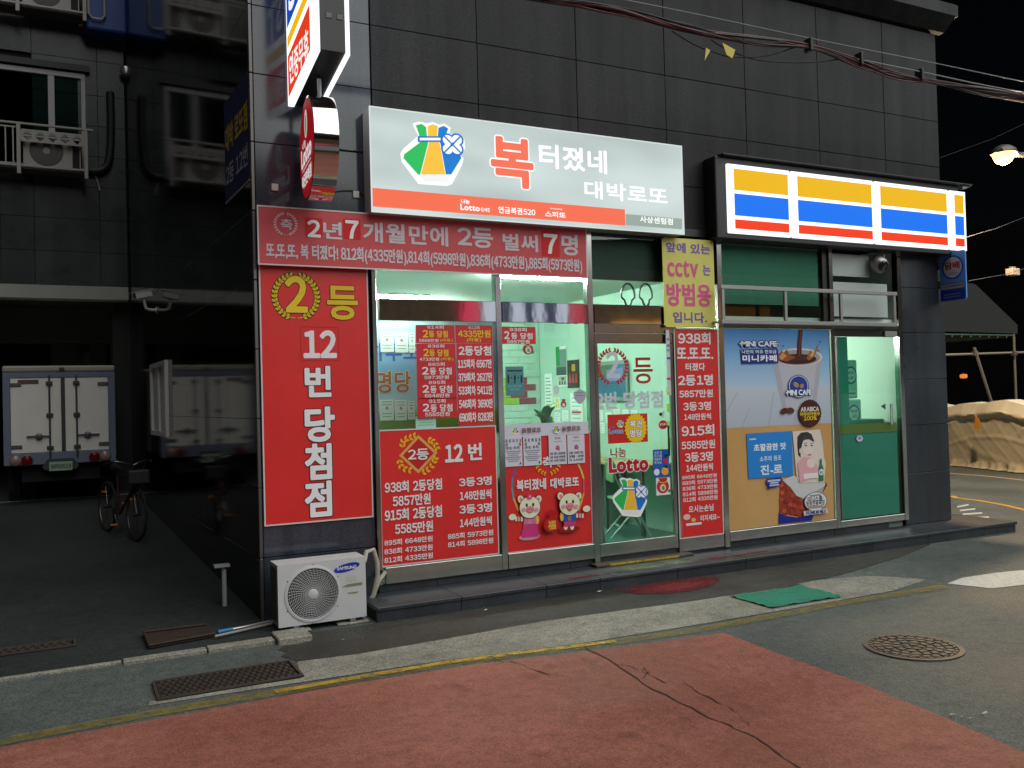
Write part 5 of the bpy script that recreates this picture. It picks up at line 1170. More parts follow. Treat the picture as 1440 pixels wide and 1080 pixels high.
for nm, lb, a, b in (('far_wire', 'faint wire rising to the right in front of the dark sky', (1322, 222, 16.0), (1470, 160, 24.0)), ('far_wire', 'white wire behind the tobacco sign', (1362, 395, 10), (1470, 368, 12)), ('far_wire', 'wire carrying the small junction boxes', (1320, 345, 9), (1480, 290, 13)), ):
    tag(MB().tube([PY(*a), PY((a[0] + b[0]) / 2, (a[1] + b[1]) / 2 + 4, (a[2] + b[2]) / 2), PY(*b)], .005, n=5).obj(nm, None, mat('cable_dim', (40, 40, 40), .6)), lb, 'wire')
jb = thing('junction_box', 'small grey junction box hanging on the wire at the right', 'box', tuple(PY(1424, 384, 11.5))); p = PY(1424, 382, 11.5)
MB().box(p.x - .12, p.x + .12, p.y - .08, p.y + .08, p.z - .08, p.z + .06, b=0.01).obj('case', jb, mat('box_grey', (150, 140, 128), .6)); MB().box(p.x - .05, p.x + .05, p.y - .04, p.y + .04, p.z + .061, p.z + .1).obj('clamp', jb, ALU)
# small fittings on the polished pillar
for u, v, l in ((386, 264, 'small white socket box on the polished pillar left of the round sign'), (500, 274, 'small white socket box on the polished pillar beside the lottery sign')):
    p = PY(u, v, YF); tag(MB().box(p.x - .03, p.x + .03, YF - .025, YF - .001, p.z - .032, p.z + .032, b=0.005).obj('socket_box', None, mat('white_paint')), l, 'box', 'white socket boxes')
tag(MB().tube(sag([PY(u, v, YF - .012) for u, v in ((468, 270), (485, 268), (505, 270), (516, 280))], 6), .006, n=5).obj('sign_cable', None, CBL), 'black cable from the round sign to the lottery sign', 'cable', 'black cables on the pillar')
tag(MB().tube(sag([PY(u, v, YF - .012) for u, v in ((470, 208), (495, 212), (512, 208), (512, 180), (510, 165))], 6), .005, n=5).obj('sign_cable', None, CBL), 'thin black cable curving up beside the lottery sign edge', 'cable', 'black cables on the pillar')
# =================================================================== the building behind the yard
YL = 17.4
LB = thing('rear_building', 'dark tiled apartment building behind the yard with white windows above open parking', 'building', (-4, YL, .4))
zb1, zb0 = (PY(0, 398, YL).z + PY(181, 406, YL).z) / 2, (PY(0, 417, YL).z + PY(181, 424, YL).z) / 2
TILE = speck_mat('dark_tile', (40, 46, 46), (54, 60, 60), .28, .5, 90)
XR = XW(YL) - .02
MB().box(-14, XR, YL + .05, 30, zb1 + .02, 13).obj('wall', LB, CORE)
xj = [PY(0, 300, YL).x - 1.15 * 6 + 1.15 * i for i in range(7)] + [PY(48, 300, YL).x, PY(140, 300, YL).x, XR]
xj = sorted(set([round(x, 3) for x in xj])); xj = [x for i, x in enumerate(xj) if i == 0 or x - xj[i - 1] > .12]
zj = [zb1 + .003, PY(60, 352, YL).z, PY(60, 305, YL).z, PY(60, 258, YL).z]
for i in range(3): zj.append(zj[-1] + .55)
wx1, wz0, wz1 = PY(122, 240, YL).x, PY(122, 243, YL).z, PY(122, 106, YL).z
while zj[-1] < 12: zj.append(zj[-1] + .62)
tl = {}
for a, b in zip(xj[:-1], xj[1:]):
    for c, d in zip(zj[:-1], zj[1:]):
        if b <= wx1 + .05 and c > wz0 - .7 and d < wz1 + .3: continue
        k = (round(b - a, 3), round(d - c, 3))
        if k not in tl: tl[k] = MB().box(.003, b - a - .003, 0, .03, .003, d - c - .003, b=0.002).mesh('tile_panel', TILE)
        link('tile_panel', tl[k], LB, Matrix.Translation((a, YL, c)))
MB().box(-14, XR, YL - .06, YL + .3, zb0, zb1, b=0.004).obj('white_band', LB, mat('white_band', (150, 150, 144), .6, noise=.12, scale=2))
MB().box(-14, XR, YL + .3, 29, zb0 + .0, zb0 + .08).obj('soffit', LB, mat('soffit_dark', (40, 42, 40), .8))
MB().box(-14, XR, 28.5, 29, .5, zb0).obj('parking_back_wall', LB, mat('parking_wall', (34, 38, 34), .9))
MB().box(-14, XW(YL) - .02, YL + 1.6, YL + 2.0, PY(60, 482, YL + 1.6).z, zb0 - .002).obj('beam', LB, mat('beam_grey', (62, 70, 60), .8))
for u in (112, 150): x = PY(u, 500, YL + 2.2).x; MB().box(x - .3 if u > 130 else x - .5, x, YL + 2.05, YL + 2.5, .3, zb0 - .003).obj('pillar', LB, mat('beam_grey'))
MB().box(XR - .25, XR + .4, YL + .31, 28, .3, zb0 - .01).obj('parking_side_wall', LB, mat('parking_wall'))
# window with frame, panes and ledge
WF = mat('white_pvc', (158, 154, 158), .45); WG = glass('window_dark_glass', (.10, .20, .17), 1.3)
def window(x0, x1, z0, z1, mull):
    fr = MB()
    for q in ((x0, x1, z1 - .09, z1), (x0, x1, z0, z0 + .07), (x1 - .07, x1, z0 + .07, z1 - .09), (x0, x0 + .07, z0 + .07, z1 - .09)): fr.box(q[0], q[1], YL - .05, YL + .05, q[2], q[3], b=0.005)
    for x in mull: fr.box(x - .05, x + .05, YL - .045, YL + .045, z0 + .071, z1 - .091)
    w = fr.obj('window', LB, WF)
    e = [x0 + .07] + mull + [x1 - .07]
    for a, b in zip(e[:-1], e[1:]): BOX('pane', w, WG, a + .05, b - .05, YL, YL + .006, z0 + .072, z1 - .092)
    BOX('room', w, mat('room_dark', (28, 56, 48), .9), x0, x1, YL + .6, YL + .62, z0, z1); BOX('blind', w, mat('room_teal', (30, 90, 78), .8), x0 + .1, x1 - .1, YL + .35, YL + .36, z0 + .9, z1 - .35)
    return w
mx_ = PY(72, 130, YL).x
window(mx_ - 1.9, wx1, wz0, wz1, [mx_ - .95, mx_])
MB().box(mx_ - 2.1, wx1 + .08, YL - .10, YL + .04, wz1 + .03, wz1 + .14).obj('window_hood', LB, mat('hood_dark', (44, 48, 46), .6))
# balcony rail with an air conditioner standing inside
def rail(xr_, zt, zb, xl, nm, lab):
    t = thing('balcony_rail', lab, 'railing', ((xl + xr_) / 2, YL - .4, zb), 'white balcony rails on the rear building'); W_ = mat('rail_white', (150, 146, 142), .5)
    yo = YL - .48
    MB().box(xl, xr_ + .12, yo - .02, yo + .02, zt - .035, zt, b=0.005).obj('top_rail', t, W_); MB().box(xl, xr_, yo - .015, yo + .015, zb, zb + .03).obj('bottom_rail', t, W_)
    MB().box(xl, xr_, yo + .02, YL - .06, zb - .03, zb - .002).obj('shelf', t, mat('shelf_grey', (90, 88, 84), .6))
    px_ = [xr_, xr_ - 1.02]
    for x in px_: MB().box(x - .03, x + .03, yo - .025, yo + .025, zb - .13, zt - .036, b=0.004).obj('post', t, W_)
    x = xr_ - 1.10
    while x > xl: MB().box(x - .01, x + .01, yo - .01, yo + .01, zb + .031, zt - .10).obj('baluster', t, W_); x -= .11
    MB().box(xl, xr_ - 1.06, yo - .012, yo + .012, zt - .099, zt - .075).obj('mid_rail', t, W_)
    # pierced flower panel
    fl = MB(); x0, x1, z0, z1 = xr_ - .98, xr_ - .04, zt - .32, zt - .11; n = 5; w = (x1 - x0) / n
    for q in ((x0, x1, z0, z0 + .03), (x0, x1, z1 - .03, z1)): fl.box(q[0], q[1], yo - .012, yo + .012, q[2], q[3])
    zc_ = (z0 + z1) / 2
    for i in range(n + 1): fl.box(x0 + i * w - .012, x0 + i * w + .012, yo - .011, yo + .011, z0 + .03, z1 - .03)
    for i in range(n):
        cx = x0 + (i + .5) * w
        for sx in (-1, 1):
            for sz in (-1, 1): fl.prism([(cx + sx * w * .5, yo - .01, zc_ + sz * .0 + sz * .075), (cx + sx * w * .5, yo - .01, zc_), (cx + sx * w * .28, yo - .01, zc_ + sz * .03), (cx + sx * w * .05, yo - .01, zc_ + sz * .075)], (0, .02, 0))
        fl.box(cx - w * .5, cx + w * .5, yo - .009, yo + .009, zc_ - .012, zc_ + .012)
    fl.obj('flower_panel', t, W_)
    return t
def small_ac(x0, x1, z0, z1, y0, lab):
    t = thing('balcony_air_conditioner', lab, 'air conditioner', ((x0 + x1) / 2, y0, z0), 'air conditioners on the rear balconies'); G_ = mat('old_ac', (150, 146, 140), .55)
    MB().box(x0, x1, y0, y0 + .3, z0, z1, b=0.012).obj('casing', t, G_); c_ = (x0 + (x1 - x0) * .4, y0 - .001, (z0 + z1) / 2); r_ = (z1 - z0) * .42
    MB().lathe([(r_, 0), (r_ * .9, .008), (.0, .012)], c_, (0, -1, 0), n=28).obj('fan_grille', t, mat('old_grille', (84, 82, 80), .6)); MB().lathe([(r_ * .22, .013), (r_ * .2, .018)], c_, (0, -1, 0), n=16).obj('hub', t, G_)
    MB().box(x1 - .13, x1 - .02, y0 - .006, y0 - .001, z0 + .04, z1 - .06).obj('side_vent', t, mat('ac_dark'))
xr_ = PY(121, 220, YL - .48).x; zt_ = PY(110, 180, YL - .48).z; zb_ = PY(110, 240, YL - .48).z
rail(xr_, zt_, zb_, xr_ - 3.2, 0, 'white balcony rail with a pierced flower panel below the full window')
small_ac(xr_ - .96, xr_ - .08, zb_ + .0, zb_ + .62, YL - .40, 'old air conditioner behind the flower panel of the lower balcony')
x2 = PY(119, 20, YL - .48).x; z2 = PY(110, 18, YL - .48).z
t2 = rail(x2, z2 + .75, z2, x2 - 3.0, 1, 'white balcony rail at the top left edge of the picture'); small_ac(x2 - .96, x2 - .08, z2, z2 + .62, YL - .40, 'air conditioner cut off by the top left edge of the picture')
bx = thing('blue_tank', 'blue plastic box high on the rear building wall', 'tank', tuple(PY(140, 45, YL - .3))); pa, pb = PY(121, 40, YL - .45), PY(178, -40, YL - .45)
MB().box(pa.x, pb.x, YL - .45, YL - .02, pa.z, pb.z, b=0.05).obj('body', bx, mat('blue_plastic', (20, 60, 130), .5)); MB().tube([(pa.x + .04, YL - .5, pb.z), (pa.x + .04, YL - .5, pa.z + .25), (pa.x + .1, YL - .5, pa.z + .18), (pa.x + .25, YL - .5, pa.z + .18), (pa.x + .3, YL - .5, pa.z + .25), (pa.x + .3, YL - .5, pb.z)], .022).obj('hoop', bx, mat('rail_white'))
dp = [PY(u, v, YL - .08) for u, v in ((155, 130), (156, 180), (154, 220), (148, 236), (135, 241), (125, 240))]
tag(MB().tube(sag(dp, 6), .07, n=10).obj('black_duct', None, mat('duct_black', (16, 17, 17), .6)), 'thick black insulated pipe bending down the rear building wall', 'pipe')
tag(MB().tube(sag([PY(u, v, YL - .06) for u, v in ((126, 236), (133, 245), (138, 258), (140, 268))], 6), .014, n=6).obj('drain_hose', None, mat('rail_white')), 'thin white drain hose hanging below the lower balcony', 'hose')
c = PY(177, 101, YL - .15); dm = thing('dark_dome_camera', 'small round security camera in the dark angle between the two buildings', 'camera', tuple(c)); MB().lathe([(.0, -.1), (.07, -.08), (.1, 0), (.1, .05)], c, (0, .4, 1), n=18).obj('housing', dm, mat('camera_silver')); MB().box(c.x - .04, c.x + .04, c.y, YL - .001, c.z + .03, c.z + .09).obj('bracket', dm, mat('camera_silver'))

# =================================================================== the box truck
YT = 16.5; zg = RAMP(YT)
TK = thing('box_truck', 'white box truck parked under the rear building, seen from behind', 'truck', (-.1, YT, zg))
tl_, tr_ = PY(4, 600, YT).x, PY(163, 600, YT).x; tz1, tz0 = PY(80, 515, YT).z, PY(80, 652, YT).z
FRM = mat('truck_frame', (104, 112, 132), .45); TW = mat('truck_white', (226, 222, 216), .45, noise=.05, scale=3)
MB().box(tl_, tr_, YT + .02, YT + 2.9, tz0 + .05, tz1, b=0.05).obj('cargo_box', TK, TW)
fr = MB(); w_ = .11
for q in ((tl_ + .005, tr_ - .005, tz0, tz0 + .19), (tl_ + .005, tr_ - .005, tz1 - .19, tz1 - .10), (tl_ + .005, tl_ + w_, tz0 + .19, tz1 - .19), (tr_ - w_, tr_ - .005, tz0 + .19, tz1 - .19)): fr.box(q[0], q[1], YT - .02, YT + .05, q[2], q[3], b=0.006)
fr.obj('rear_frame', TK, FRM)
fr2 = MB(); fr2.box(tl_, tr_, YT - .025, YT + .06, tz1 - .099, tz1 + .01, b=0.03); fr2.obj('top_cap', TK, mat('cap_cream', (150, 144, 132), .5))
mid = (tl_ + tr_) / 2 + .04
for s_, (a, b) in ((-1, (tl_ + w_ + .004, mid - .03)), (1, (mid + .03, tr_ - w_ - .004))):
    d = MB().box(a, b, YT - .012, YT + .02, tz0 + .195, tz1 - .195, b=0.006).obj('door', TK, TW)
    xb = mid + s_ * .20; rod = MB(); rod.cyl((xb, YT - .03, tz0 + .1), (xb, YT - .03, tz1 - .15), .016, n=8)
    rod.obj('lock_rod', d, mat('rod_grey', (96, 98, 102), .4, .6))
    for z in (tz0 + .27, (tz0 + tz1) / 2, tz1 - .28): MB().box(xb - .05, xb + .05, YT - .05, YT - .013, z - .03, z + .03, b=0.008).obj('rod_guide', d, mat('guide_dark', (56, 58, 60), .5))
    zh = tz0 + .46; MB().box(min(xb, xb + s_ * .34), max(xb, xb + s_ * .34), YT - .05, YT - .03, zh - .014, zh + .014, b=0.004).obj('handle', d, mat('guide_dark')); MB().lathe([(.055, 0), (.055, .02), (.03, .03)], (xb + s_ * .16, YT - .03, zh), (0, -1, 0), n=14).obj('latch', d, mat('rod_grey'))
    hx = tl_ + w_ if s_ < 0 else tr_ - w_
    for z in (tz0 + .30, tz1 - .30): MB().box(min(hx - s_ * -.0 - .0, hx - s_ * .16), max(hx, hx - s_ * .16), YT - .03, YT - .013, z - .03, z + .03, b=0.006).obj('hinge', d, mat('rod_grey'))
MB().box(mid - .029, mid + .029, YT - .016, YT + .02, tz0 + .195, tz1 - .195).obj('door_seal', TK, mat('guide_dark'))
MB().box(tl_ + .22, tl_ + .52, YT - .016, YT - .0125, tz1 - .29, tz1 - .22).obj('maker_plate', TK, mat('plate_brown', (92, 70, 62), .5))
MB().box(mid - .05, mid + .03, YT - .045, YT - .026, tz1 - .07, tz1 - .02, b=0.006).obj('marker_lamp', TK, mat('guide_dark'))
for u, v, c_, em in ((22, 648, (150, 120, 112), 0), (38, 647.5, (150, 26, 18), .06), (133, 642, (150, 24, 18), .05), (148, 641, (150, 112, 106), 0)):
    p = PY(u, v, YT - .03); l = MB().lathe([(.078, 0), (.078, .03), (.06, .045), (.0, .05)], (p.x, YT - .02, p.z), (0, -1, 0), n=24).obj('tail_lamp', TK, mat('lens_%d_%d' % (c_[0], int(em * 100)), c_, .25, emit=em)); MB().lathe([(.09, 0), (.09, .02), (.079, .022)], (p.x, YT - .02, p.z), (0, -1, 0), n=24, cap=False).obj('bezel', l, mat('rod_grey'))
pa, pb = PY(69, 650, YT - .05), PY(102, 661, YT - .05)
pl = MB().box(pa.x, pb.x, YT - .06, YT - .05, pb.z, pa.z, b=0.004).obj('number_plate', TK, mat('plate_green', (150, 170, 150), .5))
np_ = Print((0, YT - .0605, 0), (1, 0, 0), (0, 0, 1), (0, -1, 0)); np_.text_ab('96머8519', pa.x + .02, pb.z + .03, pb.x - .02, pa.z - .03, (40, 60, 44), .03); np_.build('lettering', pl)
MB().prism([(pa.x - .10, YT - .03, pb.z + .08), (pa.x - .02, YT - .03, pa.z + .05), (pb.x + .02, YT - .03, pa.z + .05), (pb.x + .1, YT - .03, pb.z + .08), (pb.x + .06, YT - .03, pb.z + .02), (pa.x - .06, YT - .03, pb.z + .02)], (0, .05, 0)).obj('plate_bracket', TK, mat('guide_dark'))
MB().box(tl_ + .25, tr_ - .25, YT + .15, YT + 4.2, zg + .38, tz0 - .005).obj('chassis', TK, mat('chassis_black', (14, 14, 14), .8))
for x in (tl_ + .12, tl_ + .34, tr_ - .34, tr_ - .12):
    for y in (YT + .9,) + ((YT + 3.7,) if x in (tl_ + .12, tr_ - .12) else ()):
        w = MB().lathe([(.18, -.09), (.29, -.085), (.305, -.05), (.305, .05), (.29, .085), (.18, .09)], (x, y, zg + .30), (1, 0, 0), n=28).obj('wheel', TK, mat('tyre', (16, 16, 16), .85)); MB().lathe([(.17, -.07), (.17, .07)], (x, y, zg + .30), (1, 0, 0), n=20).obj('rim', w, mat('rod_grey'))
MB().box(tl_ + .08, tr_ - .08, YT + 3.0, YT + 4.6, zg + .5, zg + 1.95, b=0.12).obj('cab', TK, TW)

# =================================================================== the bicycle
BK = thing('bicycle', 'dark bicycle leaning near the black wall in front of the truck', 'bicycle', (.72, 13, RAMP(12.7)))
fy = 12.4; fx = .80; zg_ = RAMP(12.5)
Wf = Vector((fx, fy, zg_ + .335)); Wr = Vector((.50, 13.40, RAMP(13.4) + .335))
fd = (Wr - Wf).normalized(); side = Vector((fd.y, -fd.x, 0)).normalized(); lean = Vector((.08, .02, 0))
FRB = mat('bike_frame', (48, 18, 16), .5); RB = mat('tyre'); CHM = mat('bike_chrome', (96, 94, 92), .35, 1.0)
def wheel(c, name):
    def pt(a, r): return c + fd * (math.cos(a) * r) + (Vector((0, 0, 1)) + lean * .6) * (math.sin(a) * r)
    w = MB().tube([pt(6.2832 * k / 36, .325) for k in range(36)], .019, n=6, closed=True).obj('wheel', BK, RB); MB().tube([pt(6.2832 * k / 36, .302) for k in range(36)], .009, n=5, closed=True).obj('rim', w, CHM)
    sp = MB()
    for k in range(16): sp.tube([c, pt(6.2832 * k / 16, .3)], .0018, n=3)
    sp.obj('spokes', w, CHM); MB().cyl(c - side * .05, c + side * .05, .02).obj('hub', w, CHM)
    rf = MB(); q = pt(.9, .24); rf.box(q.x - .035, q.x + .035, q.y - .012, q.y + .012, q.z - .01, q.z + .01); rf.obj('reflector', w, mat('amber_glow', (190, 110, 30), .3, emit=.12))  # reflector is no lamp; its glint is added as emission
wheel(Wf, 'front'); wheel(Wr, 'rear')
U = Vector((0, 0, 1)) + lean * .6
head = Wf + fd * .20 + U * .50; headb = Wf + fd * .13 + U * .36; bb_ = Wf.lerp(Wr, .56) + U * -.05; seat = bb_ + fd * .14 + U * .50
fm_ = MB()
for a, b, r in ((head, seat, .014), (headb, bb_, .016), (bb_, seat, .015), (bb_, Wr, .010), (seat, Wr, .009), (head, headb, .018)): fm_.tube([a, b], r, n=8)
fm_.obj('frame', BK, FRB)
fk = MB(); fk.tube([headb, Wf + side * .05], .011, n=6); fk.tube([headb, Wf - side * .05], .011, n=6); fk.obj('fork', BK, FRB)
st_ = head + U * .12; hb = MB(); hb.tube([head, st_], .013, n=8); hb.tube(sag([st_ + side * -.30 + fd * .16 + U * .02, st_ + side * -.22 + fd * .04 + U * .06, st_ + side * -.08 + U * .03, st_, st_ + side * .08 + U * .03, st_ + side * .22 + fd * .04 + U * .06, st_ + side * .30 + fd * .16 + U * .02], 5), .011, n=7); hb.obj('handlebar', BK, CHM)
for s_ in (-1, 1): MB().tube([st_ + side * (.27 * s_) + fd * .10 + U * .04, st_ + side * (.31 * s_) + fd * .20 + U * .015], .016, n=8).obj('grip', BK, mat('black_plastic'))
MB().tube(sag([st_ + side * .2 + U * .05, st_ + side * .12 - fd * .14 + U * .02, head - fd * .10 - U * .12, headb], 5), .004, n=4).obj('brake_cable', BK, CBL)
sd_ = seat + U * .10; MB().tube([seat, sd_], .012, n=8).obj('seat_post', BK, CHM); MB().tube([sd_ - fd * .14, sd_ - fd * .02, sd_ + fd * .10, sd_ + fd * .14], [.02, .035, .07, .05], n=10).obj('saddle', BK, mat('saddle_black', (22, 20, 20), .6))
ck = MB(); ck.lathe([(.09, -.004), (.09, .004)], bb_ + side * -.06, side, n=24); ck.tube([bb_ - side * .07, bb_ - side * .07 + fd * -.11 - U * .12], .009, n=6); ck.tube([bb_ + side * .07, bb_ + side * .07 + fd * .11 + U * .12], .009, n=6); ck.obj('crank', BK, CHM)
for s_ in (-1, 1): q = bb_ + side * (s_ * .11) + (fd * .11 + U * .12) * s_; MB().box(q.x - .045, q.x + .045, q.y - .04, q.y + .04, q.z - .01, q.z + .01, b=0.004).obj('pedal', BK, mat('amber_glow'))  # pedals share the reflector's added glow
bs = headb + U * .12 - fd * .16; MB().box(bs.x - .13, bs.x + .13, bs.y - .09, bs.y + .09, bs.z - .08, bs.z + .10, b=0.02).obj('basket', BK, mat('basket_dark', (30, 32, 34), .6)); MB().lathe([(.03, 0), (.045, .05), (.04, .055)], headb - fd * .03 + U * .03, -fd, n=14).obj('headlamp', BK, CHM)

# =================================================================== right side of the picture
aw = thing('side_awning', 'dark awning sticking out beyond the right corner of the building', 'awning', (11.4, 9, 2.6))
AWM = mat('awning_dark', (30, 29, 28), .8)
Ya, Yb = 8.35, 11.5
a0, a1, a2, a3 = PY(1322, 385, Ya), PY(1372, 400, Ya), PY(1431, 457, Ya), PY(1431, 469, Ya); a4 = PY(1330, 474, Ya)
poly = [Vector((10.52, Ya, a1.z + .12)), a1, a2, a3, Vector((a3.x - .02, Ya, a3.z)), Vector((10.52, Ya, a3.z + .02))]
MB().prism([poly[0], poly[1], poly[2], poly[3], poly[5]], (0, .012, 0)).obj('end_panel', aw, AWM)
mb = MB()
for p, q in ((poly[0], poly[1]), (poly[1], poly[2]), (poly[2], poly[3])): mb.add([p + Vector((0, .013, 0)), q + Vector((0, .013, 0)), q + Vector((0, Yb - Ya, 0)), p + Vector((0, Yb - Ya, 0))], [(0, 1, 2, 3)])
mb.obj('cover', aw, AWM)
MB().box(10.53, a3.x - .03, Ya + .02, Yb - .02, a3.z - .03, a3.z - .012).obj('underside', aw, mat('awning_under_lit', (90, 110, 90), .6))  # greenish light on the underside is put into its colour
for i in range(7): MB().box(11.2 + i * .2, 11.22 + i * .2, Ya + .03, Yb - .1, a3.z - .06, a3.z - .031).obj('rib', aw, mat('awning_rib', (120, 130, 112), .5))
# tarpaulin over a stack, running away along the far side of the road
TP = thing('tarpaulin_barrier', 'tan tarpaulin draped over a long low barrier across the road', 'tarpaulin', (18.6, 13, 0))
t0, t1 = Vector((19.7, 16.8)), Vector((17.2, 8.4)); dv = (t1 - t0).normalized(); nv = Vector((-dv.y, dv.x)); nv = nv if nv.x < 0 else -nv
mb = MB(); NX, NZ = 200, 40
from mathutils import noise as mnoise
for i in range(NX + 1):
    s_ = i / NX; c_ = t0.lerp(t1, s_)
    top = 1.50 + .05 * math.sin(s_ * 17) + .03 * math.sin(s_ * 41)
    for j in range(NZ + 1):
        t = j / NZ
        def fold(a, b, c, w): x = s_ * a + t * b + c + .35 * mnoise.noise(Vector((s_ * 5, t * 2, c))); x = x - math.floor(x); return max(0.0, 1 - abs(x - .5) / w)
        z = top * (1 - t) if j > 5 else top - .004 * j
        back = .45 * (1 - j / 6) if j < 6 else 0
        out = .03 * mnoise.noise(Vector((s_ * 7, t * 1.2, 1))) + .03 * t
        out += .014 * fold(6, 1.3, .2, .2) + .014 * fold(4.5, -1.5, .6, .16) + .007 * fold(15, 2.4, .1, .2) + .008 * fold(19, -3.1, .3, .16) + .016 * fold(1.2, 2.6, .4, .1)
        if 5 < j < 10: out += .07 * math.sin((j - 5) / 5 * math.pi)
        out += .14 * max(0, t - .88) / .12 * (.4 + mnoise.noise(Vector((s_ * 46, 3, 7))))
        p = c_ + nv * (out - back); mb.v.append((p.x, p.y, max(.02, z + .03 * mnoise.noise(Vector((s_ * 30, t * 3, 9))))))
for i in range(NX):
    for j in range(NZ): k = i * (NZ + 1) + j; mb.f.append((k, k + 1, k + NZ + 2, k + NZ + 1)); mb.mi.append(0)
mb.sm = True; o = mb.obj('tarpaulin', TP, mat('tan_tarp', (214, 202, 176), .7, noise=.3, scale=1.2, tint2=(190, 176, 148)))
hh = MB(); w3 = [t0 - nv * .5, t1 - nv * .5, t1 - nv * .05, t0 - nv * .05]
hh.prism([(p.x, p.y, .0) for p in w3], (0, 0, 1.36)); hh.obj('stack', TP, mat('stack_dark', (60, 50, 40), .9))
p = CAM + ray(1374, 594) * ((t0 - Vector((0, 0))).dot(nv) + .32) / ray(1374, 594).xy.dot(nv) if abs(ray(1374, 594).xy.dot(nv)) > 1e-6 else Vector((18, 13, 1.1))
MB().prism([p + Vector((0, .03, .18)), p + Vector((0, -.06, .05)), p + Vector((0, -.08, -.16)), p + Vector((0, .07, -.14))], (-.01, 0, 0)).obj('orange_tag', TP, mat('tag_orange', (216, 140, 30), .6))
# scaffolding poles behind it
SF = thing('scaffolding', 'bare steel scaffolding poles standing behind the tarpaulin', 'scaffolding', (20.5, 13.5, 0)); PIPE = mat('scaffold_pipe', (124, 116, 104), .5, .4)
YSf = 14.2
def pole(a, b, r=.03): MB().cyl(PY(*a), PY(*b), r, n=10).obj('pole', SF, PIPE)
v1 = PY(1425, 458, YSf); MB().cyl((v1.x, YSf, 0), v1, .03, n=10).obj('pole', SF, PIPE)
pole((1300, 500, YSf - .06), (1520, 493, YSf - .06)); q = PY(1370, 489, YSf - .1); q2 = PY(1405, 600, YSf - .1); MB().cyl(q, q2 + (q2 - q) * .5, .035, n=10).obj('brace', SF, PIPE)
v2 = PY(1500, 455, YSf); MB().cyl((v2.x, YSf, 0), v2, .03, n=10).obj('pole', SF, PIPE)
for u in (1371, 1426): p = PY(u, 497, YSf - .08); MB().box(p.x - .06, p.x + .06, p.y - .05, p.y + .05, p.z - .06, p.z + .06, b=0.01).obj('coupler', SF, mat('coupler', (96, 84, 70), .6, .4))
BGM = mat('painted_darkness', (7, 7, 7), 1.0, spec=0.0)  # near-black, so the darkness of night is in the colour
far = thing('added_dark_block', 'added near-black block standing in for the night darkness behind the scaffolding', 'building', (40, 26, 0)); MB().box(16, 75, 26, 34, 0, 9).obj('wall', far, BGM);  # block added to hide the lit ground beyond the tarpaulin
for i in range(4): MB().box(19 + i * 5, 20.4 + i * 5, 25.96, 25.99, 5.4, 6.8).obj('window', far, mat('dark_block_pane', (10, 11, 13), .2))  # panes on the added dark block
p = PY(1355, 529, 25.9); lt_ = thing('far_lamp', 'tiny orange light in the dark behind the scaffolding', 'light', tuple(p)); MB().lathe([(.0, -.1), (.14, -.08), (.16, 0), (.14, .08), (0, .1)], p, n=12).obj('bulb', lt_, mat('orange_bulb', (240, 130, 60), emit=1.0)); MB().box(p.x - .03, p.x + .03, p.y, 25.98, p.z + .1, p.z + .15).obj('bracket', lt_, mat('guide_dark'))
# street lamp
lp = PY(1412, 216, 10.5)
SLm = thing('street_lamp', 'lit orange street lamp hanging over the road at the right', 'street lamp', (lp.x + 1.9, lp.y + .4, 0))
LMM = mat('lamp_grey', (96, 92, 86), .5, .5)
hv = Vector((1, .2, .12)).normalized()
mb = MB(); 
prof = [(.03, -.37), (.17, -.31), (.25, -.15), (.265, 0), (.23, .17), (.13, .36), (.05, .52)]
n = 20
for r, h_ in prof:
    for k in range(n):
        a_ = math.pi * k / (n - 1); q = lp + hv * h_ + Vector((0, 1, 0)) * (r * .8 * math.cos(a_)) + Vector((0, 0, 1)) * (r * .62 * math.sin(a_)); mb.v.append(tuple(q))
for i in range(len(prof) - 1):
    for k in range(n - 1): mb.f.append((i * n + k, i * n + k + 1, (i + 1) * n + k + 1, (i + 1) * n + k)); mb.mi.append(0)
mb.sm = True; mb.obj('hood', SLm, LMM)
mb = MB(); prof = [(.02, -.34), (.145, -.29), (.21, -.15), (.23, 0), (.19, .15), (.07, .26)]
for r, h_ in prof:
    for k in range(n):
        a_ = 6.2832 * k / n; q = lp + hv * h_ + Vector((0, 1, 0)) * (r * .76 * math.cos(a_)) + Vector((0, 0, 1)) * (r * (.12 if math.sin(a_) > 0 else .95) * math.sin(a_)); mb.v.append(tuple(q))
for i in range(len(prof) - 1):
    for k in range(n): mb.f.append((i * n + k, i * n + (k + 1) % n, (i + 1) * n + (k + 1) % n, (i + 1) * n + k)); mb.mi.append(0)
mb.sm = True; mb.obj('lit_bowl', SLm, mat('sodium_bowl', alb=(1.0, .52, .12), emit=5.5))
q = lp + hv * .52; MB().tube(sag([q, q + Vector((.8, .15, .05)), q + Vector((1.3, .25, -.25)), q + Vector((1.35, .26, -.9)), Vector((lp.x + 1.95, lp.y + .38, 0))], 6), .05, n=10).obj('post', SLm, LMM)
ld = bpy.data.lights.new('sodium_light', 'POINT'); ld.energy = 1300; ld.color = (1.0, .76, .48); ld.shadow_soft_size = .22
lob = bpy.data.objects.new('sodium_light', ld); COL.objects.link(lob); lob.location = lp + Vector((0, 0, -.34)); lob.parent = SLm; lob.matrix_parent_inverse = root_inv(SLm)

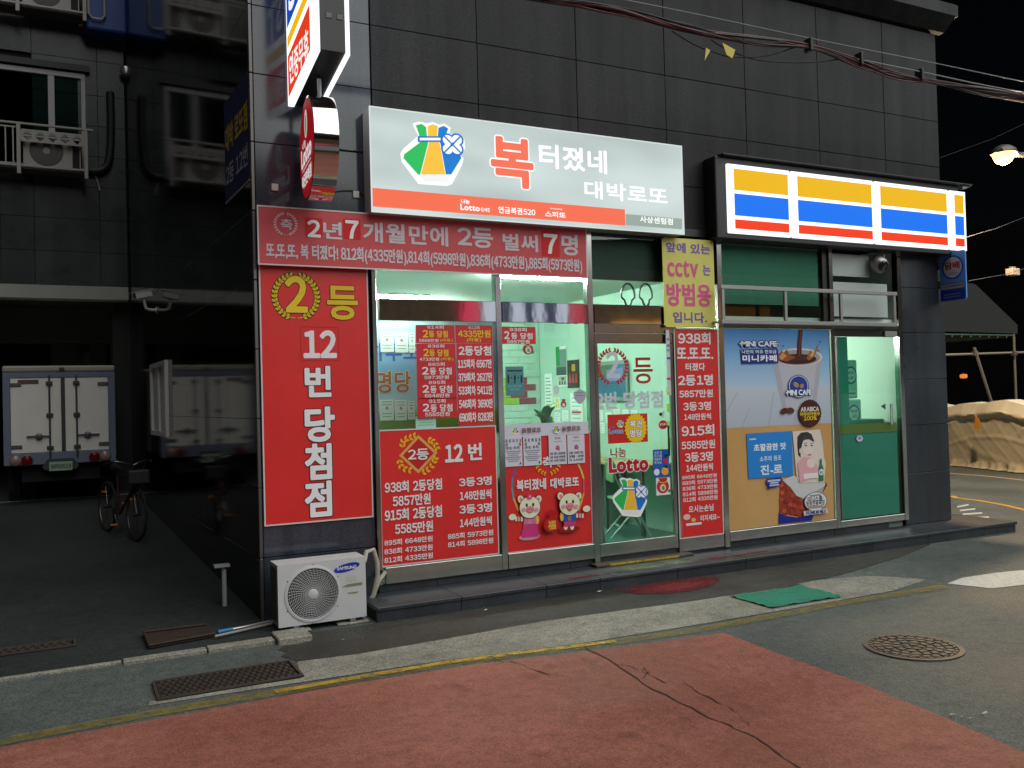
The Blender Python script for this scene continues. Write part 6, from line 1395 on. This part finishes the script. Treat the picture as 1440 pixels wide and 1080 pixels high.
# =================================================================== inside the shops
sb = thing('sky_backdrop', 'blue sky and grass backdrop poster with big letters behind the first window', 'poster', (3.2, 8.6, 1.5))
ys = 8.55; za, zb_ = PY(600, 600, ys).z - .1, PY(600, 455, ys).z + .05; xa, xb = 2.66, PY(694, 500, ys).x
MB().box(xa, xb, ys + .001, ys + .012, za, zb_).obj('board', sb, gmat('backdrop_print', [(za, (96, 120, 40)), (za + (zb_ - za) * .18, (130, 160, 60)), (za + (zb_ - za) * .24, (190, 214, 226)), (za + (zb_ - za) * .6, (128, 176, 214)), (zb_, (176, 212, 214))]))
P = FP(ys, CR1); P.text('하루도', -20, 480, 330, 600, (60, 100, 176), .03); P.text('명당', 40, 668, 275, 808, (176, 104, 72), .03, (224, 222, 210), .03)
P.build('lettering', sb); MB().box(xa, xa + .03, ys + .013, ys + .04, .2, za).obj('leg', sb, ALU); MB().box(xb - .03, xb, ys + .013, ys + .04, .2, za).obj('leg', sb, ALU)
PW = mat('inner_paper', (232, 244, 240), .7)
def paper(label, y, crop, box, lines, col=(110, 130, 125), head=None, m=PW, cat='paper', group='papers put up inside the shop', name='wall_paper_sheet'):
    q = FP(y, crop); a0, b1 = q.px(box[0], box[1]); a1, b0 = q.px(box[2], box[3]); t = thing(name, label, cat, ((a0 + a1) / 2, y, b0), group); MB().box(a0, a1, y + .0006, y + .003, b0, b1).obj('sheet', t, m)
    H = b1 - b0; Wd = a1 - a0
    if head: q.text_ab(head, a0 + Wd * .38, b1 - H * .5, a1 - Wd * .38, b1 - H * .33, (170, 70, 90), .03)
    for i in range(lines):
        zz = b1 - H * (.1 + .85 * i / max(lines, 1)) - H * .02
        if head and .3 < (b1 - zz) / H < .55: continue
        s_ = .12 + .1 * ((i * 7) % 3) / 3; q.raw([(a0 + Wd * s_, zz), (a1 - Wd * s_, zz), (a1 - Wd * s_, zz + H * .028), (a0 + Wd * s_, zz + H * .028)], col, True)
    q.build('lettering', t); return t
for i, (b, s_) in enumerate((((68, 402, 160, 540), 'upper left'), ((165, 405, 255, 543), 'upper middle'), ((258, 410, 300, 545), 'upper right, partly hidden'), ((66, 855, 160, 990), 'lower left'), ((165, 857, 246, 990), 'lower middle'), ((250, 862, 300, 985), 'lower right, partly hidden'))): paper('%s winning notice sheet on the blue backdrop' % s_, ys - .008, CR1, b, 6, head='축')
paper('white sheet hanging below the red prize stickers', YW + .018, CR1, (302, 965, 438, 1040), 4)
# posters on the right wall of the shop, facing the window
XP = 6.648
def wall_poster(label, u0, v0, u1, v1, m, cat='poster', extra=None, name='wall_poster', off=0.0):
    a = PX(u0, v0, XP - off); b = PX(u1, v1, XP - off); ya, yb = a.y, b.y; z1, z0 = a.z, b.z
    if ya < yb: ya, yb = yb, ya
    t = thing(name, label, cat, (XP, (ya + yb) / 2, z0), 'posters on the side wall of the lottery shop'); MB().box(XP - off - .006, XP - off - .001, yb, ya, z0, z1).obj('sheet', t, m)
    q = Print((XP - off - .0062, 0, 0), (0, -1, 0), (0, 0, 1), (-1, 0, 0))
    if extra: extra(q, -ya, z0, -yb, z1)
    if q.mb.v: q.build('print', t)
    return t
def ex_lines(n, col):
    def f(q, a0, b0, a1, b1):
        for i in range(n): zz = b0 + (b1 - b0) * (.1 + .85 * i / n); q.raw([(a0 + (a1 - a0) * .12, zz), (a1 - (a1 - a0) * (.12 + .1 * (i % 3)), zz), (a1 - (a1 - a0) * (.12 + .1 * (i % 3)), zz + (b1 - b0) * .03), (a0 + (a1 - a0) * .12, zz + (b1 - b0) * .03)], col, True)
    return f
def ex_photo(c1, c2, c3):
    def f(q, a0, b0, a1, b1):
        w, h = a1 - a0, b1 - b0; q.raw([(a0 + w * .05, b0 + h * .12), (a1 - w * .05, b0 + h * .12), (a1 - w * .05, b1 - h * .04), (a0 + w * .05, b1 - h * .04)], c1); q.raw([(a0 + w * .4, b0 + h * .6), (a0 + w * .7, b0 + h * .6), (a0 + w * .7, b0 + h * .85), (a0 + w * .4, b0 + h * .85)], c2); q.k -= 1
        for i in range(3): q.raw([(a0 + w * (.12 + .28 * i), b0 + h * .18), (a0 + w * (.3 + .28 * i), b0 + h * .18), (a0 + w * (.26 + .28 * i), b0 + h * .5), (a0 + w * (.16 + .28 * i), b0 + h * .5)], c3, True)
    return f
def ex_green(q, a0, b0, a1, b1):
    w, h = a1 - a0, b1 - b0; q.raw([(a0, b0 + h * .25), (a1, b0 + h * .25), (a1, b1 - h * .1), (a0, b1 - h * .1)], (120, 140, 136)); q.raw([(a0, b0 + h * .35), (a0 + w * .38, b0 + h * .35), (a0 + w * .38, b1), (a0, b1)], (36, 136, 76)); q.raw([(a0, b0 + h * .02), (a1, b0 + h * .02), (a1, b0 + h * .3), (a0, b0 + h * .3)], (60, 84, 80))
wall_poster('green and grey poster high on the side wall behind the second window', 782, 488, 797, 528, PW, extra=ex_green)
wall_poster('dark film style poster on the side wall behind the second window', 798, 507, 815, 545, mat('poster_dark', (40, 34, 30), .5), extra=ex_photo((52, 40, 36), (196, 150, 60), (176, 60, 50)))
wall_poster('photo sheet of small figures under the green poster', 785, 529, 798, 543, PW, extra=ex_photo((170, 176, 160), (60, 60, 50), (60, 60, 52)))
wall_poster('tall pale list nearest the room corner', 766, 526, 778, 575, PW, extra=ex_lines(9, (120, 160, 130)))
wall_poster('small sheet with yellow shapes on the side wall', 779, 559, 788, 576, PW, extra=ex_photo((226, 226, 190), (226, 196, 40), (220, 190, 40)))
wall_poster('calendar sheet with a red bar on the side wall', 802, 553, 820, 593, PW, extra=lambda q, a0, b0, a1, b1: (ex_lines(6, (150, 180, 180))(q, a0, b0, a1, b1), q.raw([(a0 + .04, b0 + .12), (a1 - .04, b0 + .12), (a1 - .04, b0 + .15), (a0 + .04, b0 + .15)], (196, 60, 50))))
for i, (u, v) in enumerate(((840, 577), (852, 580), (863, 575), (876, 576), (888, 577), (842, 594), (868, 596), (884, 597), (780, 580), (791, 577))): wall_poster('%s of the pale receipts pinned along the side wall' % ('first second third fourth fifth sixth seventh eighth ninth tenth'.split()[i]), u, v, u + 9, v + 15, PW, extra=ex_lines(5, (120, 160, 150)), name='receipt_sheet', cat='paper')
pf = wall_poster('large framed picture of blue water scenery tilted on the side wall', 834, 510, 884, 563, mat('picture_frame', (120, 140, 130), .5), cat='picture', name='framed_picture', off=.03, extra=lambda q, a0, b0, a1, b1: (q.raw([(a0 + .05, b0 + .05), (a1 - .05, b0 + .05), (a1 - .05, b1 - .05), (a0 + .05, b1 - .05)], (44, 100, 128)), q.raw([(a0 + .05, b0 + (b1 - b0) * .6), (a1 - .3, b0 + (b1 - b0) * .65), (a1 - .3, b1 - .05), (a0 + .05, b1 - .05)], (70, 92, 74)), q.raw([(a1 - .5, b0 + (b1 - b0) * .5), (a1 - .12, b0 + (b1 - b0) * .5), (a1 - .1, b1 - .1), (a1 - .5, b1 - .12)], (120, 122, 172))))
# teal notice, heart shaped badge and pouch on the second window glass
t, q = sticker('teal_notice', 'teal notice with small black figures on the second window', CR2, (72, 442, 250, 715), mat('teal_card', (74, 134, 138), .5), cat='notice')
q.rect(90, 476, 230, 488, (26, 44, 52)); q.k -= 1
for x, y, r, h in ((100, 560, 9, 45), (162, 550, 10, 28), (225, 560, 9, 42), (130, 548, 6, 8), (195, 548, 6, 8), (162, 590, 7, 16)): q.ell(x, y, r, h, (20, 34, 40), 14); q.k -= 1
for x, y in ((112, 628), (160, 626), (210, 624), (138, 658), (186, 656)): q.rect(x - 18, y - 8, x + 18, y + 10, (100, 160, 160)); q.k -= 1
q.build('lettering', t)
P = FP(YW, CR2); P.ell(287, 278, 50, 50, (150, 60, 44)); P.ell(290, 285, 28, 32, (216, 222, 204)); P.text('福', 276, 268, 304, 304, (80, 80, 70), .01); P.poly([(330, 290), (345, 300), (335, 326), (326, 320)], (50, 140, 70)); P.line([(255, 236), (287, 250), (320, 234)], .012, (220, 170, 60)); decal('pouch_sticker', 'small round brown pouch sticker below the red prize sticker of the second window', P)
P = FP(YW, CR2); P.poly([(778, 652), (838, 690), (832, 750), (790, 795), (765, 795), (722, 745), (718, 690)], (176, 170, 186)); P.rect(742, 688, 808, 692, (120, 116, 130)); P.rect(738, 715, 815, 719, (120, 116, 130)); decal('shield_sticker', 'grey shield shaped sticker on the second window near the door jamb', P)
P = FP(YW, CR2); P.ell(625, 800, 26, 32, (160, 60, 44)); P.ell(625, 806, 14, 18, (214, 214, 196)); P.poly([(606, 752), (645, 752), (640, 768), (610, 768)], (160, 60, 44)); decal('small_pouch_sticker', 'tiny red pouch sticker beside the yellow sheet in the second window', P)
P = FP(YW, CR2); P.poly([(555, 618), (580, 640), (575, 690), (553, 718), (532, 690), (530, 640)], (206, 224, 220)); decal('leaf_sticker', 'small pale shield sticker left of the pouch in the second window', P)
# plant
pc = PY(768, 600, 8.7); pt_ = thing('potted_plant', 'green leafy plant behind the second window', 'plant', (pc.x, 8.7, 1.1))
MB().lathe([(.08, 0), (.10, .02), (.13, .50), (.12, .50), (.11, .46)], (pc.x, 8.7, 1.062), n=20).obj('pot', pt_, mat('pot_white', (200, 206, 204), .5))
for k in range(11):
    a_ = k * .62 + .2; l = .22 + .05 * (k % 3); d = Vector((math.cos(a_) * .8, math.sin(a_) * .5, 0)); b = Vector((pc.x, 8.7, 1.30 + .015 * k)); tip = 1.15 + .15 * (k % 4)
    b.z += .22; l *= .62; lf = MB(); N_ = 6; s_ = Vector((-d.y, d.x, 0)).normalized()
    for i in range(N_ + 1):
        t = i / N_; c_ = b + d * (l * t) + Vector((0, 0, l * tip * (t - .35 * t * t))); w = .055 * math.sin(math.pi * min(1, .08 + t * .92)) ** .7 + .004
        lf.v += [tuple(c_ - s_ * w + Vector((0, 0, .012))), tuple(c_), tuple(c_ + s_ * w + Vector((0, 0, .012)))]
    for i in range(N_):
        for j in range(2): q0 = i * 3 + j; lf.f.append((q0, q0 + 1, q0 + 4, q0 + 3)); lf.mi.append(0)
    lf.sm = True; lf.obj('leaf', pt_, mat('leaf_green', (64, 140, 62), .4, noise=.3, scale=12))
cnt = thing('shop_counter', 'pale green shop counter seen through the second window and door', 'counter', (4.4, 9.2, .2)); MB().box(3.0, 4.86, 8.55, 9.2, .202, 1.02, b=0.01).obj('body', cnt, mat('counter_green', (110, 150, 126), .6)); MB().box(2.95, 4.9, 8.5, 9.25, 1.021, 1.06, b=0.006).obj('top', cnt, mat('counter_top', (170, 180, 150), .4))
tb = thing('writing_shelf', 'yellowish wall shelf desk inside the lottery door', 'desk', (6.3, 9.6, .2)); MB().box(6.12, 6.64, 8.75, 11.6, 1.02, 1.06, b=0.006).obj('top', tb, mat('desk_wood', (170, 160, 100), .5)); MB().box(6.18, 6.63, 9.9, 11.5, .202, 1.019).obj('panel', tb, mat('counter_green')); MB().box(6.14, 6.18, 8.8, 8.84, .202, 1.019).obj('leg', tb, mat('desk_leg', (70, 80, 70), .5)); MB().box(6.14, 6.18, 9.6, 9.64, .202, 1.019).obj('leg', tb, mat('desk_leg'))
def chair(x, y, rz, label, m):
    t = thing('folding_chair', label, 'chair', (x, y, .2)); t.rotation_euler = (0, 0, rz); R_ = Matrix.Translation((x, y, .2)) @ Matrix.Rotation(rz, 4, 'Z')
    def T(p): return R_ @ Vector(p)
    o1 = MB().box(-.2, .2, -.2, .2, .44, .47, b=0.01, R=R_).obj('seat', t, m); o1
    MB().box(-.2, .2, .18, .21, .66, .90, b=0.01, R=R_).obj('backrest', t, m)
    for sx in (-1, 1): MB().tube([T((.19 * sx, -.24, 0)), T((.19 * sx, .2, .92))], .013, n=8).obj('leg', t, mat('chair_tube', (150, 190, 170), .4)); MB().tube([T((.17 * sx, .24, 0)), T((.17 * sx, -.18, .46))], .013, n=8).obj('leg', t, mat('chair_tube'))
    MB().tube([T((-.18, .12, .13)), T((.18, .12, .13))], .010, n=6).obj('stretcher', t, mat('chair_tube'))
chair(6.05, 9.0, 1.2, 'green folding chair standing just inside the lottery door', mat('chair_green', (120, 160, 110), .5))
stl = thing('stool', 'grey stool beside the counter inside the door', 'stool', (5.25, 8.75, .2)); MB().box(5.08, 5.42, 8.6, 8.92, .72, .76, b=0.008).obj('seat', stl, mat('stool_grey', (110, 116, 110), .5))
for x in (5.10, 5.40):
    for y in (8.62, 8.9): MB().tube([(x + (x - 5.25) * .5, y, .2), (x, y, .72)], .02, n=8).obj('leg', stl, mat('stool_grey'))
lp_ = thing('rope_loop_handles', 'pair of black rope loops hanging behind the glass above the door', 'rope', (5.4, 7.99, 2.86))
for u in (883, 908):
    c_ = PY(u, 415, 7.985); MB().tube([c_ + Vector((.085 * math.sin(a_) * (1 if math.cos(a_) > -.3 else .6), 0, .125 * math.cos(a_))) for a_ in [6.2832 * k / 28 for k in range(28)]], .011, n=6, closed=True).obj('loop', lp_, mat('black_plastic'))
# convenience store stock seen through its door
PK = mat('pack_green', (120, 190, 170), .4); 
for i, (u0, v0, u1, v1, l) in enumerate(((1183, 506, 1207, 560, 'upper of two stacked green tissue packs behind the store door'), (1186, 562, 1213, 612, 'lower of two stacked green tissue packs behind the store door'))):
    yk = 8.22; a, b = PY(u0, v0, yk), PY(u1, v1, yk); t = thing('tissue_pack', l, 'tissue pack', ((a.x + b.x) / 2, yk, b.z), 'tissue packs behind the store door'); MB().box(a.x, b.x, yk + .001, yk + .22, b.z, a.z, b=0.02).obj('pack', t, PK)
    q = FP(yk - .001); mx2, mz2 = (a.x + b.x) / 2 + .02, (a.z + b.z) / 2 + .05
    for r, c_ in ((.105, (24, 100, 130)), (.085, (150, 206, 186))): q.raw([(mx2 + r * math.cos(6.2832 * k / 28), mz2 + r * 1.1 * math.sin(6.2832 * k / 28)) for k in range(28)], c_)
    q.text_ab('깨끗한', mx2 - .06, mz2 + .01, mx2 + .06, mz2 + .05, (30, 90, 110), .03); q.text_ab('나라', mx2 - .045, mz2 - .06, mx2 + .045, mz2 - .01, (30, 90, 110), .03); q.raw([(a.x + .02, b.z + .03), (b.x - .02, b.z + .03), (b.x - .02, b.z + .1), (a.x + .02, b.z + .1)], (150, 200, 180)); q.raw([(a.x + .05, b.z + .055), (b.x - .05, b.z + .055), (b.x - .05, b.z + .075), (a.x + .05, b.z + .075)], (70, 120, 115)); q.build('print', t)
sh = thing('stock_table', 'green cloth covered table holding tissue packs behind the store door', 'table', (8.75, 8.3, .2)); MB().box(8.50, 9.56, 8.18, 8.6, .202, 1.50, b=0.01).obj('body', sh, mat('table_green', (30, 110, 90), .7))
tbn = thing('green_bin', 'round green bin inside the convenience store', 'bin', (9.2, 8.75, 1.5)); a = PY(1228, 576, 8.85); MB().lathe([(.26, 1.40), (.29, 2.0), (.27, 2.0), (.25, 1.9)], (a.x, 8.95, 0), n=28).obj('body', tbn, mat('table_green')); MB().lathe([(.24, 1.98), (.2, 2.04), (.05, 2.06)], (a.x, 8.95, 0), n=14).obj('contents', tbn, mat('salmon_snack', (206, 150, 120), .7)); MB().lathe([(.2, .202), (.2, 1.399)], (a.x, 8.95, 0), n=16).obj('stand', tbn, mat('table_green'))
pst = PY(1217, 543, 9.0); st_ = thing('store_notice', 'green and yellow notice hanging inside the convenience store', 'notice', (pst.x, 9.4, 1.9)); yk = 9.3; a, b = PY(1216, 543, yk), PY(1240, 566, yk); MB().box(a.x, b.x, yk + .001, yk + .006, b.z, a.z).obj('sheet', st_, PW); q = FP(yk); q.raw([(a.x + .03, a.z - .14), (b.x - .03, a.z - .14), (b.x - .03, a.z - .06), (a.x + .03, a.z - .06)], (160, 190, 40)); q.raw([(a.x + .03, b.z + .02), (b.x - .03, b.z + .02), (b.x - .03, a.z - .17), (a.x + .03, a.z - .17)], (60, 90, 100)); q.build('print', st_); MB().tube([((a.x + b.x) / 2, yk + .01, a.z), ((a.x + b.x) / 2, yk + .01, 2.72)], .004, n=4).obj('string', st_, CBG)
P = FP(7.922, (1150, 440, 3.6)); P.ell(212, 636, 17, 17, (206, 206, 222), 6); P.ell(212, 634, 9, 9, (120, 130, 180), 12); decal('security_sticker', 'small white hexagonal sticker on the olive band of the store door', P)
P = FP(7.922, (1150, 440, 3.6)); P.poly([(318, 473), (343, 458), (343, 490)], (60, 70, 84)); decal('arrow_sticker', 'small dark arrow sticker on the store door glass', P)

# =================================================================== across the street (only its reflections show)
OP = thing('facing_building', 'stone clad shop house across the street, seen only as reflections', 'building', (2, -4.5, 0)); STN = mat('stone_cladding', (190, 182, 172), .8, noise=.5, scale=5)
MB().box(-9, 22, -9, -4.6, 0, 5.4).obj('wall', OP, STN)
for i in range(7): MB().box(-6 + i * 3.9, -3.4 + i * 3.9, -4.59, -4.55, .5, 2.4).obj('shop_window', OP, mat('facing_window%d' % (i % 3), alb=(.75, .85, .9), emit=(.3, .7, .15)[i % 3]))
for x0, x1, z0, z1, c_, em in ((-1.5, 2.6, 2.75, 3.35, (214, 80, 110), .6), (5.2, 7.6, 2.75, 3.3, (200, 206, 220), .6), (8.9, 9.3, 3.5, 4.6, (226, 70, 100), 1.0), (9.5, 11.9, 3.45, 4.7, (206, 216, 236), 1.1), (12.1, 12.4, 3.4, 4.6, (226, 90, 110), .8), (13.4, 16.5, 3.6, 3.9, (240, 176, 90), .7), (16.8, 19, 2.9, 4.4, (230, 160, 80), .5)):
    MB().box(x0, x1, -4.58, -4.4, z0, z1).obj('shop_sign', OP, mat('facing_sign_%d_%d_%d' % c_, c_, emit=em))
for x in (9.9, 10.6, 11.2): MB().box(x, x + .3, -4.39, -4.36, 3.6, 4.5).obj('sign_letter', OP, mat('facing_letter', (50, 70, 130), emit=.3))
